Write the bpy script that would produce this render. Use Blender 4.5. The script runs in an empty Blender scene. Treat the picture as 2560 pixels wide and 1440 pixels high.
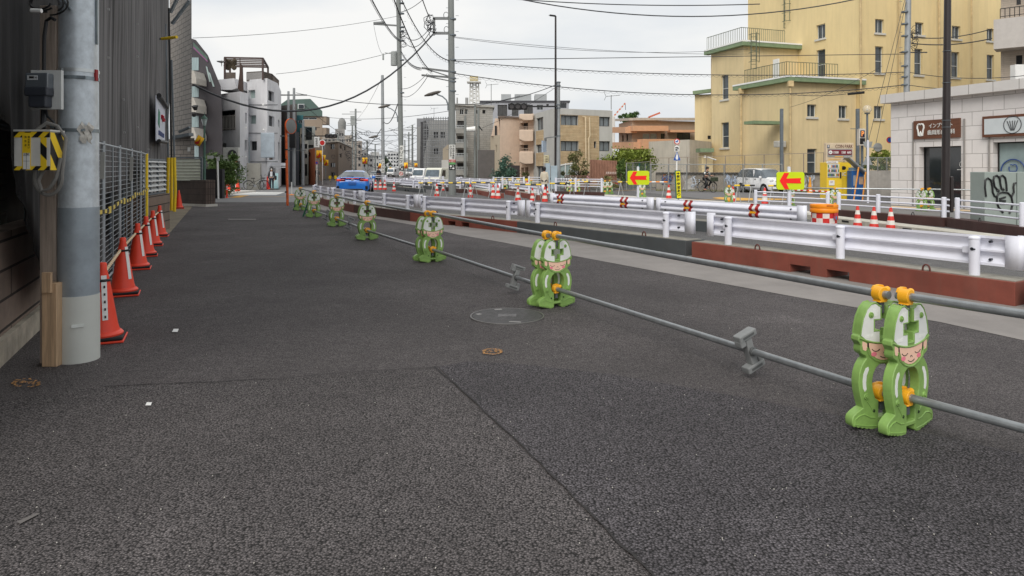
import bpy,bmesh,math,random
from mathutils import Vector,Matrix
from mathutils.geometry import tessellate_polygon
R=math.radians
PI=math.pi
random.seed(7)
sc=bpy.context.scene
C=sc.collection
# ---------------------------------------------------------------- camera
F,H,CX,HZ=1706.67,1.55,1280.0,420.0
cam=bpy.data.cameras.new("Camera")
cam.lens=24;cam.sensor_width=36
cam.shift_y=-300/2560
cam.clip_start=.05;cam.clip_end=4000
camo=bpy.data.objects.new("Camera",cam);C.objects.link(camo)
camo.location=(0,0,H);camo.rotation_euler=(R(90),0,0)
sc.camera=camo
# ---------------------------------------------------------------- sky, sun, exposure
SUN_EL,SUN_AZ=R(44),R(200)
world=bpy.data.worlds.new("World");sc.world=world;world.use_nodes=True
nt=world.node_tree;N=nt.nodes;L=nt.links
for n in list(N):N.remove(n)
out=N.new("ShaderNodeOutputWorld");bg=N.new("ShaderNodeBackground");bg2=N.new("ShaderNodeBackground")
sky=N.new("ShaderNodeTexSky");sky.sky_type='NISHITA';sky.sun_disc=False
sky.sun_elevation=SUN_EL;sky.sun_rotation=SUN_AZ;sky.air_density=1.5;sky.dust_density=4
L.new(sky.outputs[0],bg.inputs[0]);bg.inputs[1].default_value=.05
tc=N.new("ShaderNodeTexCoord");mp=N.new("ShaderNodeMapping");mp.inputs['Scale'].default_value=(1,1,3.2)
nz=N.new("ShaderNodeTexNoise");nz.inputs['Scale'].default_value=1.9;nz.inputs['Detail'].default_value=7;nz.inputs['Roughness'].default_value=.5
cr=N.new("ShaderNodeValToRGB")
cr.color_ramp.elements[0].position=.33;cr.color_ramp.elements[0].color=(.57,.62,.68,1)
cr.color_ramp.elements[1].position=.6;cr.color_ramp.elements[1].color=(.835,.83,.815,1)
L.new(tc.outputs['Generated'],mp.inputs[0]);L.new(mp.outputs[0],nz.inputs[0]);L.new(nz.outputs[0],cr.inputs[0])
L.new(cr.outputs[0],bg2.inputs[0]);bg2.inputs[1].default_value=.84
ms=N.new("ShaderNodeMixShader");ms.inputs[0].default_value=.9
L.new(bg.outputs[0],ms.inputs[1]);L.new(bg2.outputs[0],ms.inputs[2]);L.new(ms.outputs[0],out.inputs[0])
sl=bpy.data.lights.new("Sun",'SUN');sl.energy=1.5;sl.angle=R(38);sl.color=(1,.96,.9)
so=bpy.data.objects.new("Sun",sl);C.objects.link(so)
so.rotation_euler=(R(90)-SUN_EL,0,R(180)-SUN_AZ+R(0))
sc.view_settings.view_transform='Standard';sc.view_settings.look='None'
sc.view_settings.gamma=1;sc.view_settings.exposure=.55
# ---------------------------------------------------------------- projection helpers (photo pixel <-> place)
def G(x,y,z=0.0):
 Y=F*(H-z)/(y-HZ);return Vector(((x-CX)*Y/F,Y,z))
def P(x,y,Y):return Vector(((x-CX)*Y/F,Y,H-(y-HZ)*Y/F))
def V(*a):return Vector(a)
# ---------------------------------------------------------------- materials
MATS={}
def lin(c):
 return tuple(((v/255)/12.92 if v<=10 else(((v/255)+.055)/1.055)**2.4)for v in c)+(1,)
def mat(name,col,rough=.6,metal=0,var=.12,scale=3,bump=0,bscale=60,stretch=(1,1,1),streak=0,alpha=1,emit=0,coat=0,col2=None,spec=.5):
 if name in MATS:return MATS[name]
 m=bpy.data.materials.new(name);m.use_nodes=True
 nt=m.node_tree;N=nt.nodes;L=nt.links;b=N['Principled BSDF']
 b.inputs['Roughness'].default_value=rough;b.inputs['Metallic'].default_value=metal
 b.inputs['Specular IOR Level'].default_value=spec
 if coat:b.inputs['Coat Weight'].default_value=coat;b.inputs['Coat Roughness'].default_value=.08
 c=lin(col)
 tc=N.new("ShaderNodeTexCoord");mp=N.new("ShaderNodeMapping");mp.inputs['Scale'].default_value=stretch
 L.new(tc.outputs['Object'],mp.inputs[0])
 nz=N.new("ShaderNodeTexNoise");nz.inputs['Scale'].default_value=scale;nz.inputs['Detail'].default_value=6;nz.inputs['Roughness'].default_value=.65
 L.new(mp.outputs[0],nz.inputs[0])
 mx=N.new("ShaderNodeMix");mx.data_type='RGBA'
 c2=lin(col2)if col2 else tuple(max(0,v*(1-var))for v in c[:3])+(1,)
 c1=c if col2 else tuple(min(1,v*(1+var*.6))for v in c[:3])+(1,)
 mx.inputs[6].default_value=c1;mx.inputs[7].default_value=c2
 rp=N.new("ShaderNodeMapRange");rp.inputs[1].default_value=.35;rp.inputs[2].default_value=.65
 L.new(nz.outputs[0],rp.inputs[0]);L.new(rp.outputs[0],mx.inputs[0])
 colout=mx.outputs[2]
 if streak:
  mp2=N.new("ShaderNodeMapping");mp2.inputs['Scale'].default_value=(2.2,2.2,.12)
  L.new(tc.outputs['Object'],mp2.inputs[0])
  n2=N.new("ShaderNodeTexNoise");n2.inputs['Scale'].default_value=1.6;n2.inputs['Detail'].default_value=8;n2.inputs['Roughness'].default_value=.7
  L.new(mp2.outputs[0],n2.inputs[0])
  r2=N.new("ShaderNodeMapRange");r2.inputs[1].default_value=.48;r2.inputs[2].default_value=.78;r2.inputs[4].default_value=streak
  L.new(n2.outputs[0],r2.inputs[0])
  m2=N.new("ShaderNodeMix");m2.data_type='RGBA';m2.inputs[7].default_value=(.12,.1,.075,1)
  L.new(r2.outputs[0],m2.inputs[0]);L.new(colout,m2.inputs[6]);colout=m2.outputs[2]
 L.new(colout,b.inputs['Base Color'])
 if bump:
  nb=N.new("ShaderNodeTexNoise");nb.inputs['Scale'].default_value=bscale;nb.inputs['Detail'].default_value=4
  L.new(mp.outputs[0],nb.inputs[0])
  bp=N.new("ShaderNodeBump");bp.inputs['Strength'].default_value=bump;bp.inputs['Distance'].default_value=.01
  L.new(nb.outputs[0],bp.inputs['Height']);L.new(bp.outputs[0],b.inputs['Normal'])
 if emit:
  b.inputs['Emission Color'].default_value=c;b.inputs['Emission Strength'].default_value=emit
 if alpha<1:b.inputs['Alpha'].default_value=alpha
 MATS[name]=m;return m
def mat_asphalt(name,col,grain=100,amp=.55,rough=.82,patch=.25,spk=.5,bump=.9):
 """pebbly asphalt: voronoi stones in relief, speckled, with large soft patches"""
 if name in MATS:return MATS[name]
 m=bpy.data.materials.new(name);m.use_nodes=True
 nt=m.node_tree;N=nt.nodes;L=nt.links;b=N['Principled BSDF']
 b.inputs['Roughness'].default_value=rough;b.inputs['Specular IOR Level'].default_value=.35
 tc=N.new("ShaderNodeTexCoord")
 vo=N.new("ShaderNodeTexVoronoi");vo.inputs['Scale'].default_value=grain;L.new(tc.outputs['Object'],vo.inputs[0])
 vo2=N.new("ShaderNodeTexVoronoi");vo2.inputs['Scale'].default_value=grain*2.7;L.new(tc.outputs['Object'],vo2.inputs[0])
 big=N.new("ShaderNodeTexNoise");big.inputs['Scale'].default_value=.45;big.inputs['Detail'].default_value=6;big.inputs['Roughness'].default_value=.6;L.new(tc.outputs['Object'],big.inputs[0])
 mid=N.new("ShaderNodeTexNoise");mid.inputs['Scale'].default_value=9;mid.inputs['Detail'].default_value=6;mid.inputs['Roughness'].default_value=.75;L.new(tc.outputs['Object'],mid.inputs[0])
 c=lin(col)
 def mul(a,lo,hi,f0,f1):
  r=N.new("ShaderNodeMapRange");r.inputs[1].default_value=lo;r.inputs[2].default_value=hi;r.inputs[3].default_value=f0;r.inputs[4].default_value=f1
  L.new(a,r.inputs[0]);return r.outputs[0]
 a=mul(big.outputs[0],.3,.7,1-patch,1+patch)
 st_=N.new('ShaderNodeTexNoise');st_.inputs['Scale'].default_value=1.15;st_.inputs['Detail'].default_value=9;st_.inputs['Roughness'].default_value=.72;st_.inputs['Distortion'].default_value=.6;L.new(tc.outputs['Object'],st_.inputs[0])
 w1=mul(st_.outputs[0],.56,.74,1,1.42);w2=mul(st_.outputs[0],.27,.42,.72,1)
 q=mul(mid.outputs[0],.3,.7,.84,1.16)
 s=mul(vo.outputs['Distance'],0,.75,1+amp*.7,1-amp*.8)
 sep=N.new("ShaderNodeSeparateColor");L.new(vo.outputs['Color'],sep.inputs[0])
 t=mul(sep.outputs[0],0,1,1-spk*.5,1+spk*.6)
 v=None
 for o in(a,q,s,t,w1,w2):
  if v is None:v=o
  else:
   mm=N.new("ShaderNodeMath");mm.operation='MULTIPLY';L.new(v,mm.inputs[0]);L.new(o,mm.inputs[1]);v=mm.outputs[0]
 vm=N.new("ShaderNodeVectorMath");vm.operation='SCALE';vm.inputs[0].default_value=c[:3];L.new(v,vm.inputs['Scale'])
 L.new(vm.outputs[0],b.inputs['Base Color'])
 ad=N.new("ShaderNodeMath");ad.operation='ADD';L.new(vo.outputs['Distance'],ad.inputs[0])
 h2=N.new("ShaderNodeMath");h2.operation='MULTIPLY';h2.inputs[1].default_value=.35;L.new(vo2.outputs['Distance'],h2.inputs[0]);L.new(h2.outputs[0],ad.inputs[1])
 bp=N.new("ShaderNodeBump");bp.invert=True;bp.inputs['Strength'].default_value=bump;bp.inputs['Distance'].default_value=.012
 L.new(ad.outputs[0],bp.inputs['Height']);L.new(bp.outputs[0],b.inputs['Normal'])
 MATS[name]=m;return m
def mat_tiles(name,col,mortar,w=.4,h=.15,off=.5,msize=.01,rough=.7,var=.1,axis='XZ',bump=.4,mix2=None):
 """bricks / panels / tiles laid in metres on a wall; axis chooses the wall plane, 'D' = along wall direction (local x)"""
 if name in MATS:return MATS[name]
 m=bpy.data.materials.new(name);m.use_nodes=True
 nt=m.node_tree;N=nt.nodes;L=nt.links;b=N['Principled BSDF'];b.inputs['Roughness'].default_value=rough
 tc=N.new("ShaderNodeTexCoord");sp=N.new("ShaderNodeSeparateXYZ");L.new(tc.outputs['Object'],sp.inputs[0])
 cb=N.new("ShaderNodeCombineXYZ")
 if axis=='XZ':L.new(sp.outputs[0],cb.inputs[0])
 elif axis=='YZ':L.new(sp.outputs[1],cb.inputs[0])
 else:
  mm=N.new("ShaderNodeMath");mm.operation='MULTIPLY';mm.inputs[1].default_value=axis[0];L.new(sp.outputs[0],mm.inputs[0])
  m2=N.new("ShaderNodeMath");m2.operation='MULTIPLY_ADD';m2.inputs[1].default_value=axis[1];L.new(sp.outputs[1],m2.inputs[0]);L.new(mm.outputs[0],m2.inputs[2]);L.new(m2.outputs[0],cb.inputs[0])
 L.new(sp.outputs[2],cb.inputs[1])
 br=N.new("ShaderNodeTexBrick");br.offset=off;br.inputs['Scale'].default_value=1
 br.inputs['Brick Width'].default_value=w;br.inputs['Row Height'].default_value=h;br.inputs['Mortar Size'].default_value=msize;br.inputs['Mortar Smooth'].default_value=.1
 c=lin(col);c2=lin(mix2)if mix2 else tuple(v*(1-var)for v in c[:3])+(1,)
 br.inputs['Color1'].default_value=c;br.inputs['Color2'].default_value=c2;br.inputs['Mortar'].default_value=lin(mortar)
 L.new(cb.outputs[0],br.inputs[0])
 nz=N.new("ShaderNodeTexNoise");nz.inputs['Scale'].default_value=2.2;nz.inputs['Detail'].default_value=7;nz.inputs['Roughness'].default_value=.7;L.new(tc.outputs['Object'],nz.inputs[0])
 r=N.new("ShaderNodeMapRange");r.inputs[1].default_value=.3;r.inputs[2].default_value=.7;r.inputs[3].default_value=1-var;r.inputs[4].default_value=1+var*.6;L.new(nz.outputs[0],r.inputs[0])
 vm=N.new("ShaderNodeVectorMath");vm.operation='SCALE';L.new(br.outputs[0],vm.inputs[0]);L.new(r.outputs[0],vm.inputs['Scale'])
 L.new(vm.outputs[0],b.inputs['Base Color'])
 bp=N.new("ShaderNodeBump");bp.invert=True;bp.inputs['Strength'].default_value=bump;bp.inputs['Distance'].default_value=.01
 L.new(br.outputs[1],bp.inputs['Height']);L.new(bp.outputs[0],b.inputs['Normal'])
 MATS[name]=m;return m
# ---------------------------------------------------------------- mesh builder
class MB:
 def __init__(s):s.v=[];s.f=[];s.m=[];s.s=[]
 def add(s,vs,fs,m=0,sm=False):
  b=len(s.v);s.v+=[tuple(v)for v in vs]
  for f in fs:s.f.append([b+i for i in f]);s.m.append(m);s.s.append(sm)
 def quad(s,a,b,c,d,m=0):s.add([a,b,c,d],[(0,1,2,3)],m)
 def box(s,c,d,rz=0,m=0,M=None):
  x,y,z=d[0]/2,d[1]/2,d[2]/2
  vs=[Vector((i*x,j*y,k*z))for i in(-1,1)for j in(-1,1)for k in(-1,1)]
  if rz:q=Matrix.Rotation(rz,4,'Z');vs=[q@v for v in vs]
  if M:vs=[M@v for v in vs]
  c=Vector(c);vs=[v+c for v in vs]
  s.add(vs,[(0,1,3,2),(4,6,7,5),(0,4,5,1),(2,3,7,6),(0,2,6,4),(1,5,7,3)],m)
 def beam(s,p,q,w,h,m=0):
  """box section from p to q, w across, h in the up direction"""
  p,q=Vector(p),Vector(q);d=(q-p).normalized()
  up=Vector((0,0,1))if abs(d.z)<.95 else Vector((0,1,0))
  a=d.cross(up).normalized()*w/2;b=a.cross(d).normalized()*h/2
  vs=[p-a-b,p+a-b,p+a+b,p-a+b,q-a-b,q+a-b,q+a+b,q-a+b]
  s.add(vs,[(0,3,2,1),(4,5,6,7),(0,1,5,4),(1,2,6,5),(2,3,7,6),(3,0,4,7)],m)
 def cyl(s,p,q,r,r2=None,n=12,m=0,cap=True,sm=True):
  p,q=Vector(p),Vector(q);r2=r if r2 is None else r2
  d=(q-p).normalized();up=Vector((0,0,1))if abs(d.z)<.95 else Vector((1,0,0))
  a=d.cross(up).normalized();b=a.cross(d).normalized()
  vs=[]
  for k in range(n):
   t=2*PI*k/n;o=a*math.cos(t)+b*math.sin(t);vs.append(p+o*r)
  for k in range(n):
   t=2*PI*k/n;o=a*math.cos(t)+b*math.sin(t);vs.append(q+o*r2)
  s.add(vs,[(k,(k+1)%n,n+(k+1)%n,n+k)for k in range(n)],m,sm)
  if cap:s.add(vs[:n],[tuple(range(n))[::-1]],m);s.add(vs[n:],[tuple(range(n))],m)
 def tube(s,pts,r,n=6,m=0,closed=False):
  pts=[Vector(p)for p in pts];k=len(pts);rings=[]
  prev=None
  for i,p in enumerate(pts):
   if closed:d=pts[(i+1)%k]-pts[i-1]
   else:d=pts[min(i+1,k-1)]-pts[max(i-1,0)]
   if d.length<1e-9:d=Vector((0,0,1))
   d.normalize()
   if prev is None:
    up=Vector((0,0,1))if abs(d.z)<.9 else Vector((1,0,0));a=d.cross(up).normalized()
   else:
    a=(prev-d*prev.dot(d));a=a.normalized()if a.length>1e-6 else d.orthogonal().normalized()
   prev=a;b=d.cross(a)
   rr=r[i]if isinstance(r,(list,tuple))else r
   rings.append([p+(a*math.cos(2*PI*j/n)+b*math.sin(2*PI*j/n))*rr for j in range(n)])
  vs=[v for g in rings for v in g];fs=[]
  for i in range(k if closed else k-1):
   i2=(i+1)%k
   for j in range(n):fs.append((i*n+j,i*n+(j+1)%n,i2*n+(j+1)%n,i2*n+j))
  s.add(vs,fs,m,True)
  if not closed:s.add(rings[0],[tuple(range(n))[::-1]],m);s.add(rings[-1],[tuple(range(n))],m)
 def lathe(s,prof,c=(0,0,0),n=20,m=0,sm=True):
  c=Vector(c);vs=[]
  for r,z in prof:
   for k in range(n):t=2*PI*k/n;vs.append(c+Vector((r*math.cos(t),r*math.sin(t),z)))
  fs=[(i*n+k,i*n+(k+1)%n,(i+1)*n+(k+1)%n,(i+1)*n+k)for i in range(len(prof)-1)for k in range(n)]
  s.add(vs,fs,m,sm)
  s.add(vs[:n],[tuple(range(n))[::-1]],m);s.add(vs[-n:],[tuple(range(n))],m)
 def prism(s,loops,o,ex,ey,ez,d,m=0,mside=None,sm=False):
  """polygon (with holes) in the plane o + x*ex + y*ey, thickness d along ez"""
  o,ex,ey,ez=Vector(o),Vector(ex),Vector(ey),Vector(ez)
  if not isinstance(loops[0][0],(tuple,list)):loops=[loops]
  flat=[p for l in loops for p in l]
  tris=tessellate_polygon([[Vector((p[0],p[1],0))for p in l]for l in loops])
  f0=[o+ex*p[0]+ey*p[1]for p in flat];n=len(flat)
  s.add(f0,[tuple(t)for t in tris],m)
  if d:
   f1=[v+ez*d for v in f0];s.add(f1,[tuple(t)[::-1]for t in tris],m)
   b=0;ms=m if mside is None else mside
   for l in loops:
    k=len(l);vs=f0[b:b+k]+f1[b:b+k]
    s.add(vs,[(i,(i+1)%k,k+(i+1)%k,k+i)for i in range(k)],ms,sm);b+=k
 def ball(s,c,r,n=10,m=0,sc=(1,1,1)):
  c=Vector(c);k=max(4,n//2)
  prof=[(math.sin(PI*i/k),-math.cos(PI*i/k))for i in range(k+1)];vs=[]
  for a,z in prof:
   for j in range(n):t=2*PI*j/n;vs.append(c+Vector((a*math.cos(t)*sc[0],a*math.sin(t)*sc[1],z*sc[2]))*r)
  s.add(vs,[(i*n+j,i*n+(j+1)%n,(i+1)*n+(j+1)%n,(i+1)*n+j)for i in range(k)for j in range(n)],m,True)
 def merge(s,o,M=None):
  b=len(s.v);s.v+=[tuple(M@Vector(v))if M else v for v in o.v]
  s.f+=[[b+i for i in f]for f in o.f];s.m+=o.m;s.s+=o.s
 def text(s,body,o,ex,ey,w,h,d=.004,m=0,bold=False):
  """lettering fitted into w x h with its lower left corner at o"""
  vs,fs=glyphs(body,bold);o,ex,ey=Vector(o),Vector(ex).normalized(),Vector(ey).normalized()
  ez=ex.cross(ey)
  s.add([o+ex*(v[0]*w)+ey*(v[1]*h)+ez*(v[2]*d)for v in vs],fs,m)
 def split(s,name,mats,parent,**k):
  adj={};par=list(range(len(s.v)))
  def fd(i):
   while par[i]!=i:par[i]=par[par[i]];i=par[i]
   return i
  key={}
  for i,v in enumerate(s.v):
   q=(round(v[0],5),round(v[1],5),round(v[2],5));j=key.setdefault(q,i);par[fd(i)]=fd(j)
  for f in s.f:
   for i in f[1:]:par[fd(i)]=fd(f[0])
  for n,f in enumerate(s.f):adj.setdefault(fd(f[0]),[]).append(n)
  for fs in adj.values():
   c=MB();ix={}
   for n in fs:
    q=[]
    for i in s.f[n]:
     if i not in ix:ix[i]=len(c.v);c.v.append(s.v[i])
     q.append(ix[i])
    c.f.append(q);c.m.append(s.m[n]);c.s.append(s.s[n])
   c.build(name,mats,parent,**k)
 def build(s,name,mats,parent=None,origin=None,world=False,bevel=0,label=None,cat=None,group=None,kind=None,seg=2,fix=True):
  me=bpy.data.meshes.new(name);vs=s.v
  if parent is not None and world:Mi=ROOT[parent.name].inverted();vs=[tuple(Mi@Vector(v))for v in vs]
  if origin is not None:vs=[(v[0]-origin[0],v[1]-origin[1],v[2]-origin[2])for v in vs]
  me.from_pydata(vs,[],s.f)
  if not isinstance(mats,(list,tuple)):mats=[mats]
  for q in mats:me.materials.append(q)
  me.polygons.foreach_set('material_index',[min(i,len(mats)-1)for i in s.m])
  me.polygons.foreach_set('use_smooth',s.s);me.update()
  if fix:
   bm=bmesh.new();bm.from_mesh(me);bmesh.ops.remove_doubles(bm,verts=bm.verts,dist=1e-5);bmesh.ops.recalc_face_normals(bm,faces=bm.faces);bm.to_mesh(me);bm.free()
  o=bpy.data.objects.new(name,me);C.objects.link(o)
  if parent is not None:o.parent=parent;ROOT[o.name]=ROOT[parent.name]
  elif origin is not None:o.location=origin
  if any(s.s)and fix:
   try:me.set_sharp_from_angle(angle=R(42))
   except Exception:pass
  if bevel:
   b=o.modifiers.new('bevel','BEVEL');b.width=bevel;b.segments=seg;b.limit_method='ANGLE';b.angle_limit=R(40)
  if label:o['label']=label;o['category']=cat
  elif cat:o['category']=cat
  if group:o['group']=group
  if kind:o['kind']=kind
  return o
ROOT={};GL={}
def glyphs(body,bold=False):
 if(body,bold)in GL:return GL[(body,bold)]
 cu=bpy.data.curves.new('lettering','FONT');cu.body=body;cu.extrude=.5;cu.resolution_u=2
 if bold:cu.offset=.018
 ob=bpy.data.objects.new('lettering',cu);C.objects.link(ob)
 dg=bpy.context.evaluated_depsgraph_get();dg.update()
 me=bpy.data.meshes.new_from_object(ob.evaluated_get(dg))
 vs=[tuple(v.co)for v in me.vertices];fs=[tuple(p.vertices)for p in me.polygons]
 bpy.data.objects.remove(ob);bpy.data.curves.remove(cu);bpy.data.meshes.remove(me)
 if not vs:return[],[]
 x0=min(v[0]for v in vs);x1=max(v[0]for v in vs);y0=min(v[1]for v in vs);y1=max(v[1]for v in vs)
 vs=[((v[0]-x0)/max(x1-x0,.01),(v[1]-y0)/max(y1-y0,.01),v[2]+.5)for v in vs]
 GL[(body,bold)]=(vs,fs);return vs,fs
def thing(name,label,cat,loc=(0,0,0),rz=0,group=None):
 o=bpy.data.objects.new(name,None);C.objects.link(o);o.empty_display_size=.2
 o.location=loc;o.rotation_euler=(0,0,rz);o['label']=label;o['category']=cat
 if group:o['group']=group
 ROOT[o.name]=Matrix.Translation(Vector(loc))@Matrix.Rotation(rz,4,'Z')
 return o
def dup(o,loc,rz=0,label=None,group=None,scale=None):
 def cp(a,par):
  c=a.copy();C.objects.link(c);c.parent=par
  for ch in KIDS.get(a.name,[]):cp(ch,c)
  return c
 for q in[o]+list(o.children_recursive):KIDS[q.name]=list(q.children)
 r=cp(o,None);r.location=loc;r.rotation_euler=(0,0,rz)
 if scale:r.scale=(scale,)*3
 if label:r['label']=label
 if group:r['group']=group
 return r
KIDS={}
def sheet(name,pts,z,m,thick=0):
 b=MB();pts=[Vector((p[0],p[1],z))for p in pts]
 b.prism([(p.x,p.y)for p in pts],(0,0,z),(1,0,0),(0,1,0),(0,0,-1),thick,0)
 o=b.build(name,m);o['kind']='structure';return o
def gp(pix):return[G(*p)for p in pix]
# ================================================================ common materials
asph=mat_asphalt('asphalt',(99,94,94),110,.8,patch=.3,spk=.5,bump=.9)
asph_new=mat_asphalt('asphalt_coarse',(92,88,91),84,1.15,patch=.25,spk=.65,bump=1)
asph_near=mat_asphalt('asphalt_near',(103,98,98),92,1.1,patch=.28,spk=.6,bump=1)
asph_road=mat_asphalt('asphalt_road',(104,103,103),70,.4,patch=.12)
asph_far=mat('asphalt_far',(112,111,112),.85,var=.15,scale=.6)
conc_strip=mat('worn_concrete',(137,132,128),.8,var=.14,scale=1.4,bump=.3,bscale=120)
conc_light=mat('light_concrete',(200,196,188),.8,var=.12,scale=2)
white_line=mat('white_line_paint',(220,220,216),.6,var=.15,scale=9)
yellow_line=mat('yellow_line_paint',(222,168,72),.6,var=.15,scale=4)
galv=mat('galvanised_steel',(140,150,156),.42,.55,var=.3,scale=9,bump=.08,bscale=30,stretch=(1,1,.45))
galv_dk=mat('dull_grey_steel',(112,120,126),.5,.3,var=.14,scale=6)
pole_grey=mat('pole_concrete',(132,136,134),.75,var=.12,scale=2,stretch=(1,1,.3),streak=.25)
white_paint=mat('white_enamel',(228,229,239),.42,var=.06,scale=2,streak=.09)
black_m=mat('black_metal',(24,24,26),.45,var=.1)
dark_brown_m=mat('dark_brown_metal',(46,40,40),.4,var=.1)
chrome=mat('grey_pipe',(150,154,156),.32,.6,var=.15,scale=14,stretch=(1,1,1))
wood_new=mat('pale_wood',(190,160,128),.75,var=.28,scale=3,stretch=(14,14,.8),bump=.2)
wood_old=mat('grey_wood',(156,142,130),.8,var=.3,scale=3,stretch=(14,14,.8),bump=.25)
orange_m=mat('cone_orange',(240,70,44),.45,var=.08,scale=2)
orange_b=mat('bright_orange',(255,148,20),.45,var=.06)
red_m=mat('red_paint',(205,42,38),.5,var=.1)
white_m=mat('matte_white',(235,235,232),.6,var=.05)
rubber=mat('black_rubber',(38,38,40),.8,var=.2)
frog_g=mat('green_plastic',(132,168,90),.42,var=.2,scale=7,streak=.14,bump=.05,bscale=40)
frog_w=mat('white_panel_plastic',(226,228,224),.5,var=.06,scale=5)
skin_p=mat('peach_print',(238,196,172),.5,var=.03)
pink_p=mat('pink_print',(232,128,146),.5,var=.03)
ink=mat('black_print',(30,26,28),.5,var=.03)
yel_clamp=mat('yellow_clamp',(238,170,34),.42,var=.1,scale=9)
rust_red=mat('red_oxide_paint',(132,70,57),.68,var=.24,scale=1.6,streak=.32,bump=.1)
rust_dk=mat('dark_brown_oxide',(72,46,42),.65,var=.2,scale=1.6,streak=.2)
steel_dk=mat('dark_grey_steel_base',(78,82,84),.6,var=.14,scale=1.8,streak=.14)
lug_m=mat('rusty_lug',(96,50,42),.6,var=.25,scale=12)
bolt_m=mat('bolt_metal',(70,72,80),.4,.7)
glass_d=mat('dark_glass',(30,36,42),.08,0,var=.3,scale=.7,spec=.7)
glass_c=mat('glass_with_curtain',(120,128,132),.2,0,var=.45,scale=3,stretch=(6,6,.4),spec=.7)
glass_l=mat('pale_glass',(156,172,170),.2,0,var=.15,scale=2,spec=.7)
frame_dk=mat('dark_window_frame',(52,50,50),.5,var=.05)
frame_lt=mat('light_window_frame',(196,200,200),.45,var=.05)
yellow_m=mat('safety_yellow',(246,208,40),.5,var=.08,scale=5)
cable_m=mat('cable_rubber',(58,60,64),.6,var=.1)
# ================================================================ setting: ground and surfaces
g=MB()
g.quad((-1400,-40,0),(1400,-40,0),(1400,2400,0),(-1400,2400,0))
o=g.build('ground',asph);o['kind']='structure'
sheet('footway_asphalt',gp([(1090,925),(1130,962),(1300,1120),(1480,1300),(1640,1460),(1700,1560)])+gp([(-300,1560),(-700,1150),(0,1006),(240,968),(600,950),(700,949),(800,940),(960,928)]),.004,asph_near)
sheet('patched_asphalt',gp([(1096,918),(1170,905),(1300,912),(1520,936),(1800,985),(2200,1060),(2800,1190),(2900,1560),(1708,1560),(1650,1460),(1490,1300),(1310,1120),(1138,962)]),.006,asph_new)
# dark joints between asphalt lays
for pts,w in(([(1086,918),(1135,960),(1310,1120),(1490,1302),(1640,1450)],.014),([(250,968),(400,962),(560,956),(640,950),(720,948),(800,938),(960,927),(1082,921)],.011)):
 b=MB();q=[]
 for i in range(len(pts)-1):
  a,c=G(*pts[i]),G(*pts[i+1])
  for k in range(8):t=k/8;q.append(a.lerp(c,t)+V(random.uniform(-.008,.008),random.uniform(-.008,.008),0))
 q.append(G(*pts[-1]))
 for i in range(len(q)-1):
  d=(q[i+1]-q[i]).normalized();n=V(-d.y,d.x,0)*w*random.uniform(.4,1)*.5
  b.quad(q[i]-n+V(0,0,.0085),q[i+1]-n+V(0,0,.0085),q[i+1]+n+V(0,0,.0085),q[i]+n+V(0,0,.0085))
 o=b.build('asphalt_joint',mat('joint_dark',(44,42,42),.9));o['kind']='structure'
# worn concrete strip in front of the steel barrier
strip=gp([(3300,990),(2560,852),(2350,806),(2000,745),(1700,690),(1440,641),(1250,605),(1150,588),(1050,566),(960,550),(880,540),(800,524),(760,512),(700,497)])
strip2=gp([(715,492),(790,503),(840,516),(930,530),(1025,543),(1292,572),(1728,630),(2545,750),(3300,862)])
sheet('concrete_strip',strip+strip2,.004,conc_strip)
# carriageway behind the barrier
sheet('road',gp([(3400,850),(2545,742),(1728,625),(1292,568),(1025,538),(860,514),(800,500),(770,480),(980,455),(1500,455),(2000,500),(2560,590),(3400,760)]),.008,asph_road)
def line_strip(pix,w,m,name='road_marking',z=.014):
 b=MB();q=[G(*p)for p in pix]
 for i in range(len(q)-1):
  d=(q[i+1]-q[i]).normalized();n=V(-d.y,d.x,0)*w/2;up=V(0,0,z)
  b.quad(q[i]-n+up,q[i+1]-n+up,q[i+1]+n+up,q[i]+n+up)
 o=b.build(name,m);o['kind']='structure';return o
line_strip([(880,512),(1020,531),(1170,548),(1300,563),(1420,574),(1560,588),(1730,612),(1800,620)],.13,white_line)
line_strip([(1800,505),(2100,552),(2350,578),(2700,622)],.13,white_line)
# bright construction yard surface, pads and lines towards the crossing
sheet('pavement',gp([(1240,470),(1500,470),(1860,508),(2100,540),(2560,590),(3200,660),(3600,540),(2300,500),(1760,478),(1500,462),(1240,460)]),.012,asph_far)
sheet('light_pavement',gp([(1150,474),(1300,482),(1480,491),(1860,514),(2090,545),(2098,540),(1880,508),(1500,486),(1180,468)]),.018,conc_light)
sheet('footpath',gp([(2120,530),(2600,574),(3100,640),(3000,545),(2228,512),(2060,512)]),.018,mat('dark_pavement',(120,118,116),.85,var=.12))
sheet('tactile_paving',gp([(2228,516),(2600,536),(2600,540),(2228,519)]),.024,mat('beige_tactile',(214,188,150),.8))
line_strip([(1540,478),(1620,474),(1700,470)],.14,yellow_line,z=.022)
line_strip([(1700,501),(1800,500),(1900,498),(2060,494),(2160,492)],.2,yellow_line,z=.022)
sheet('yellow_marking',gp([(1780,496),(1800,494),(1990,500),(1830,503)]),.026,yellow_line)
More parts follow.
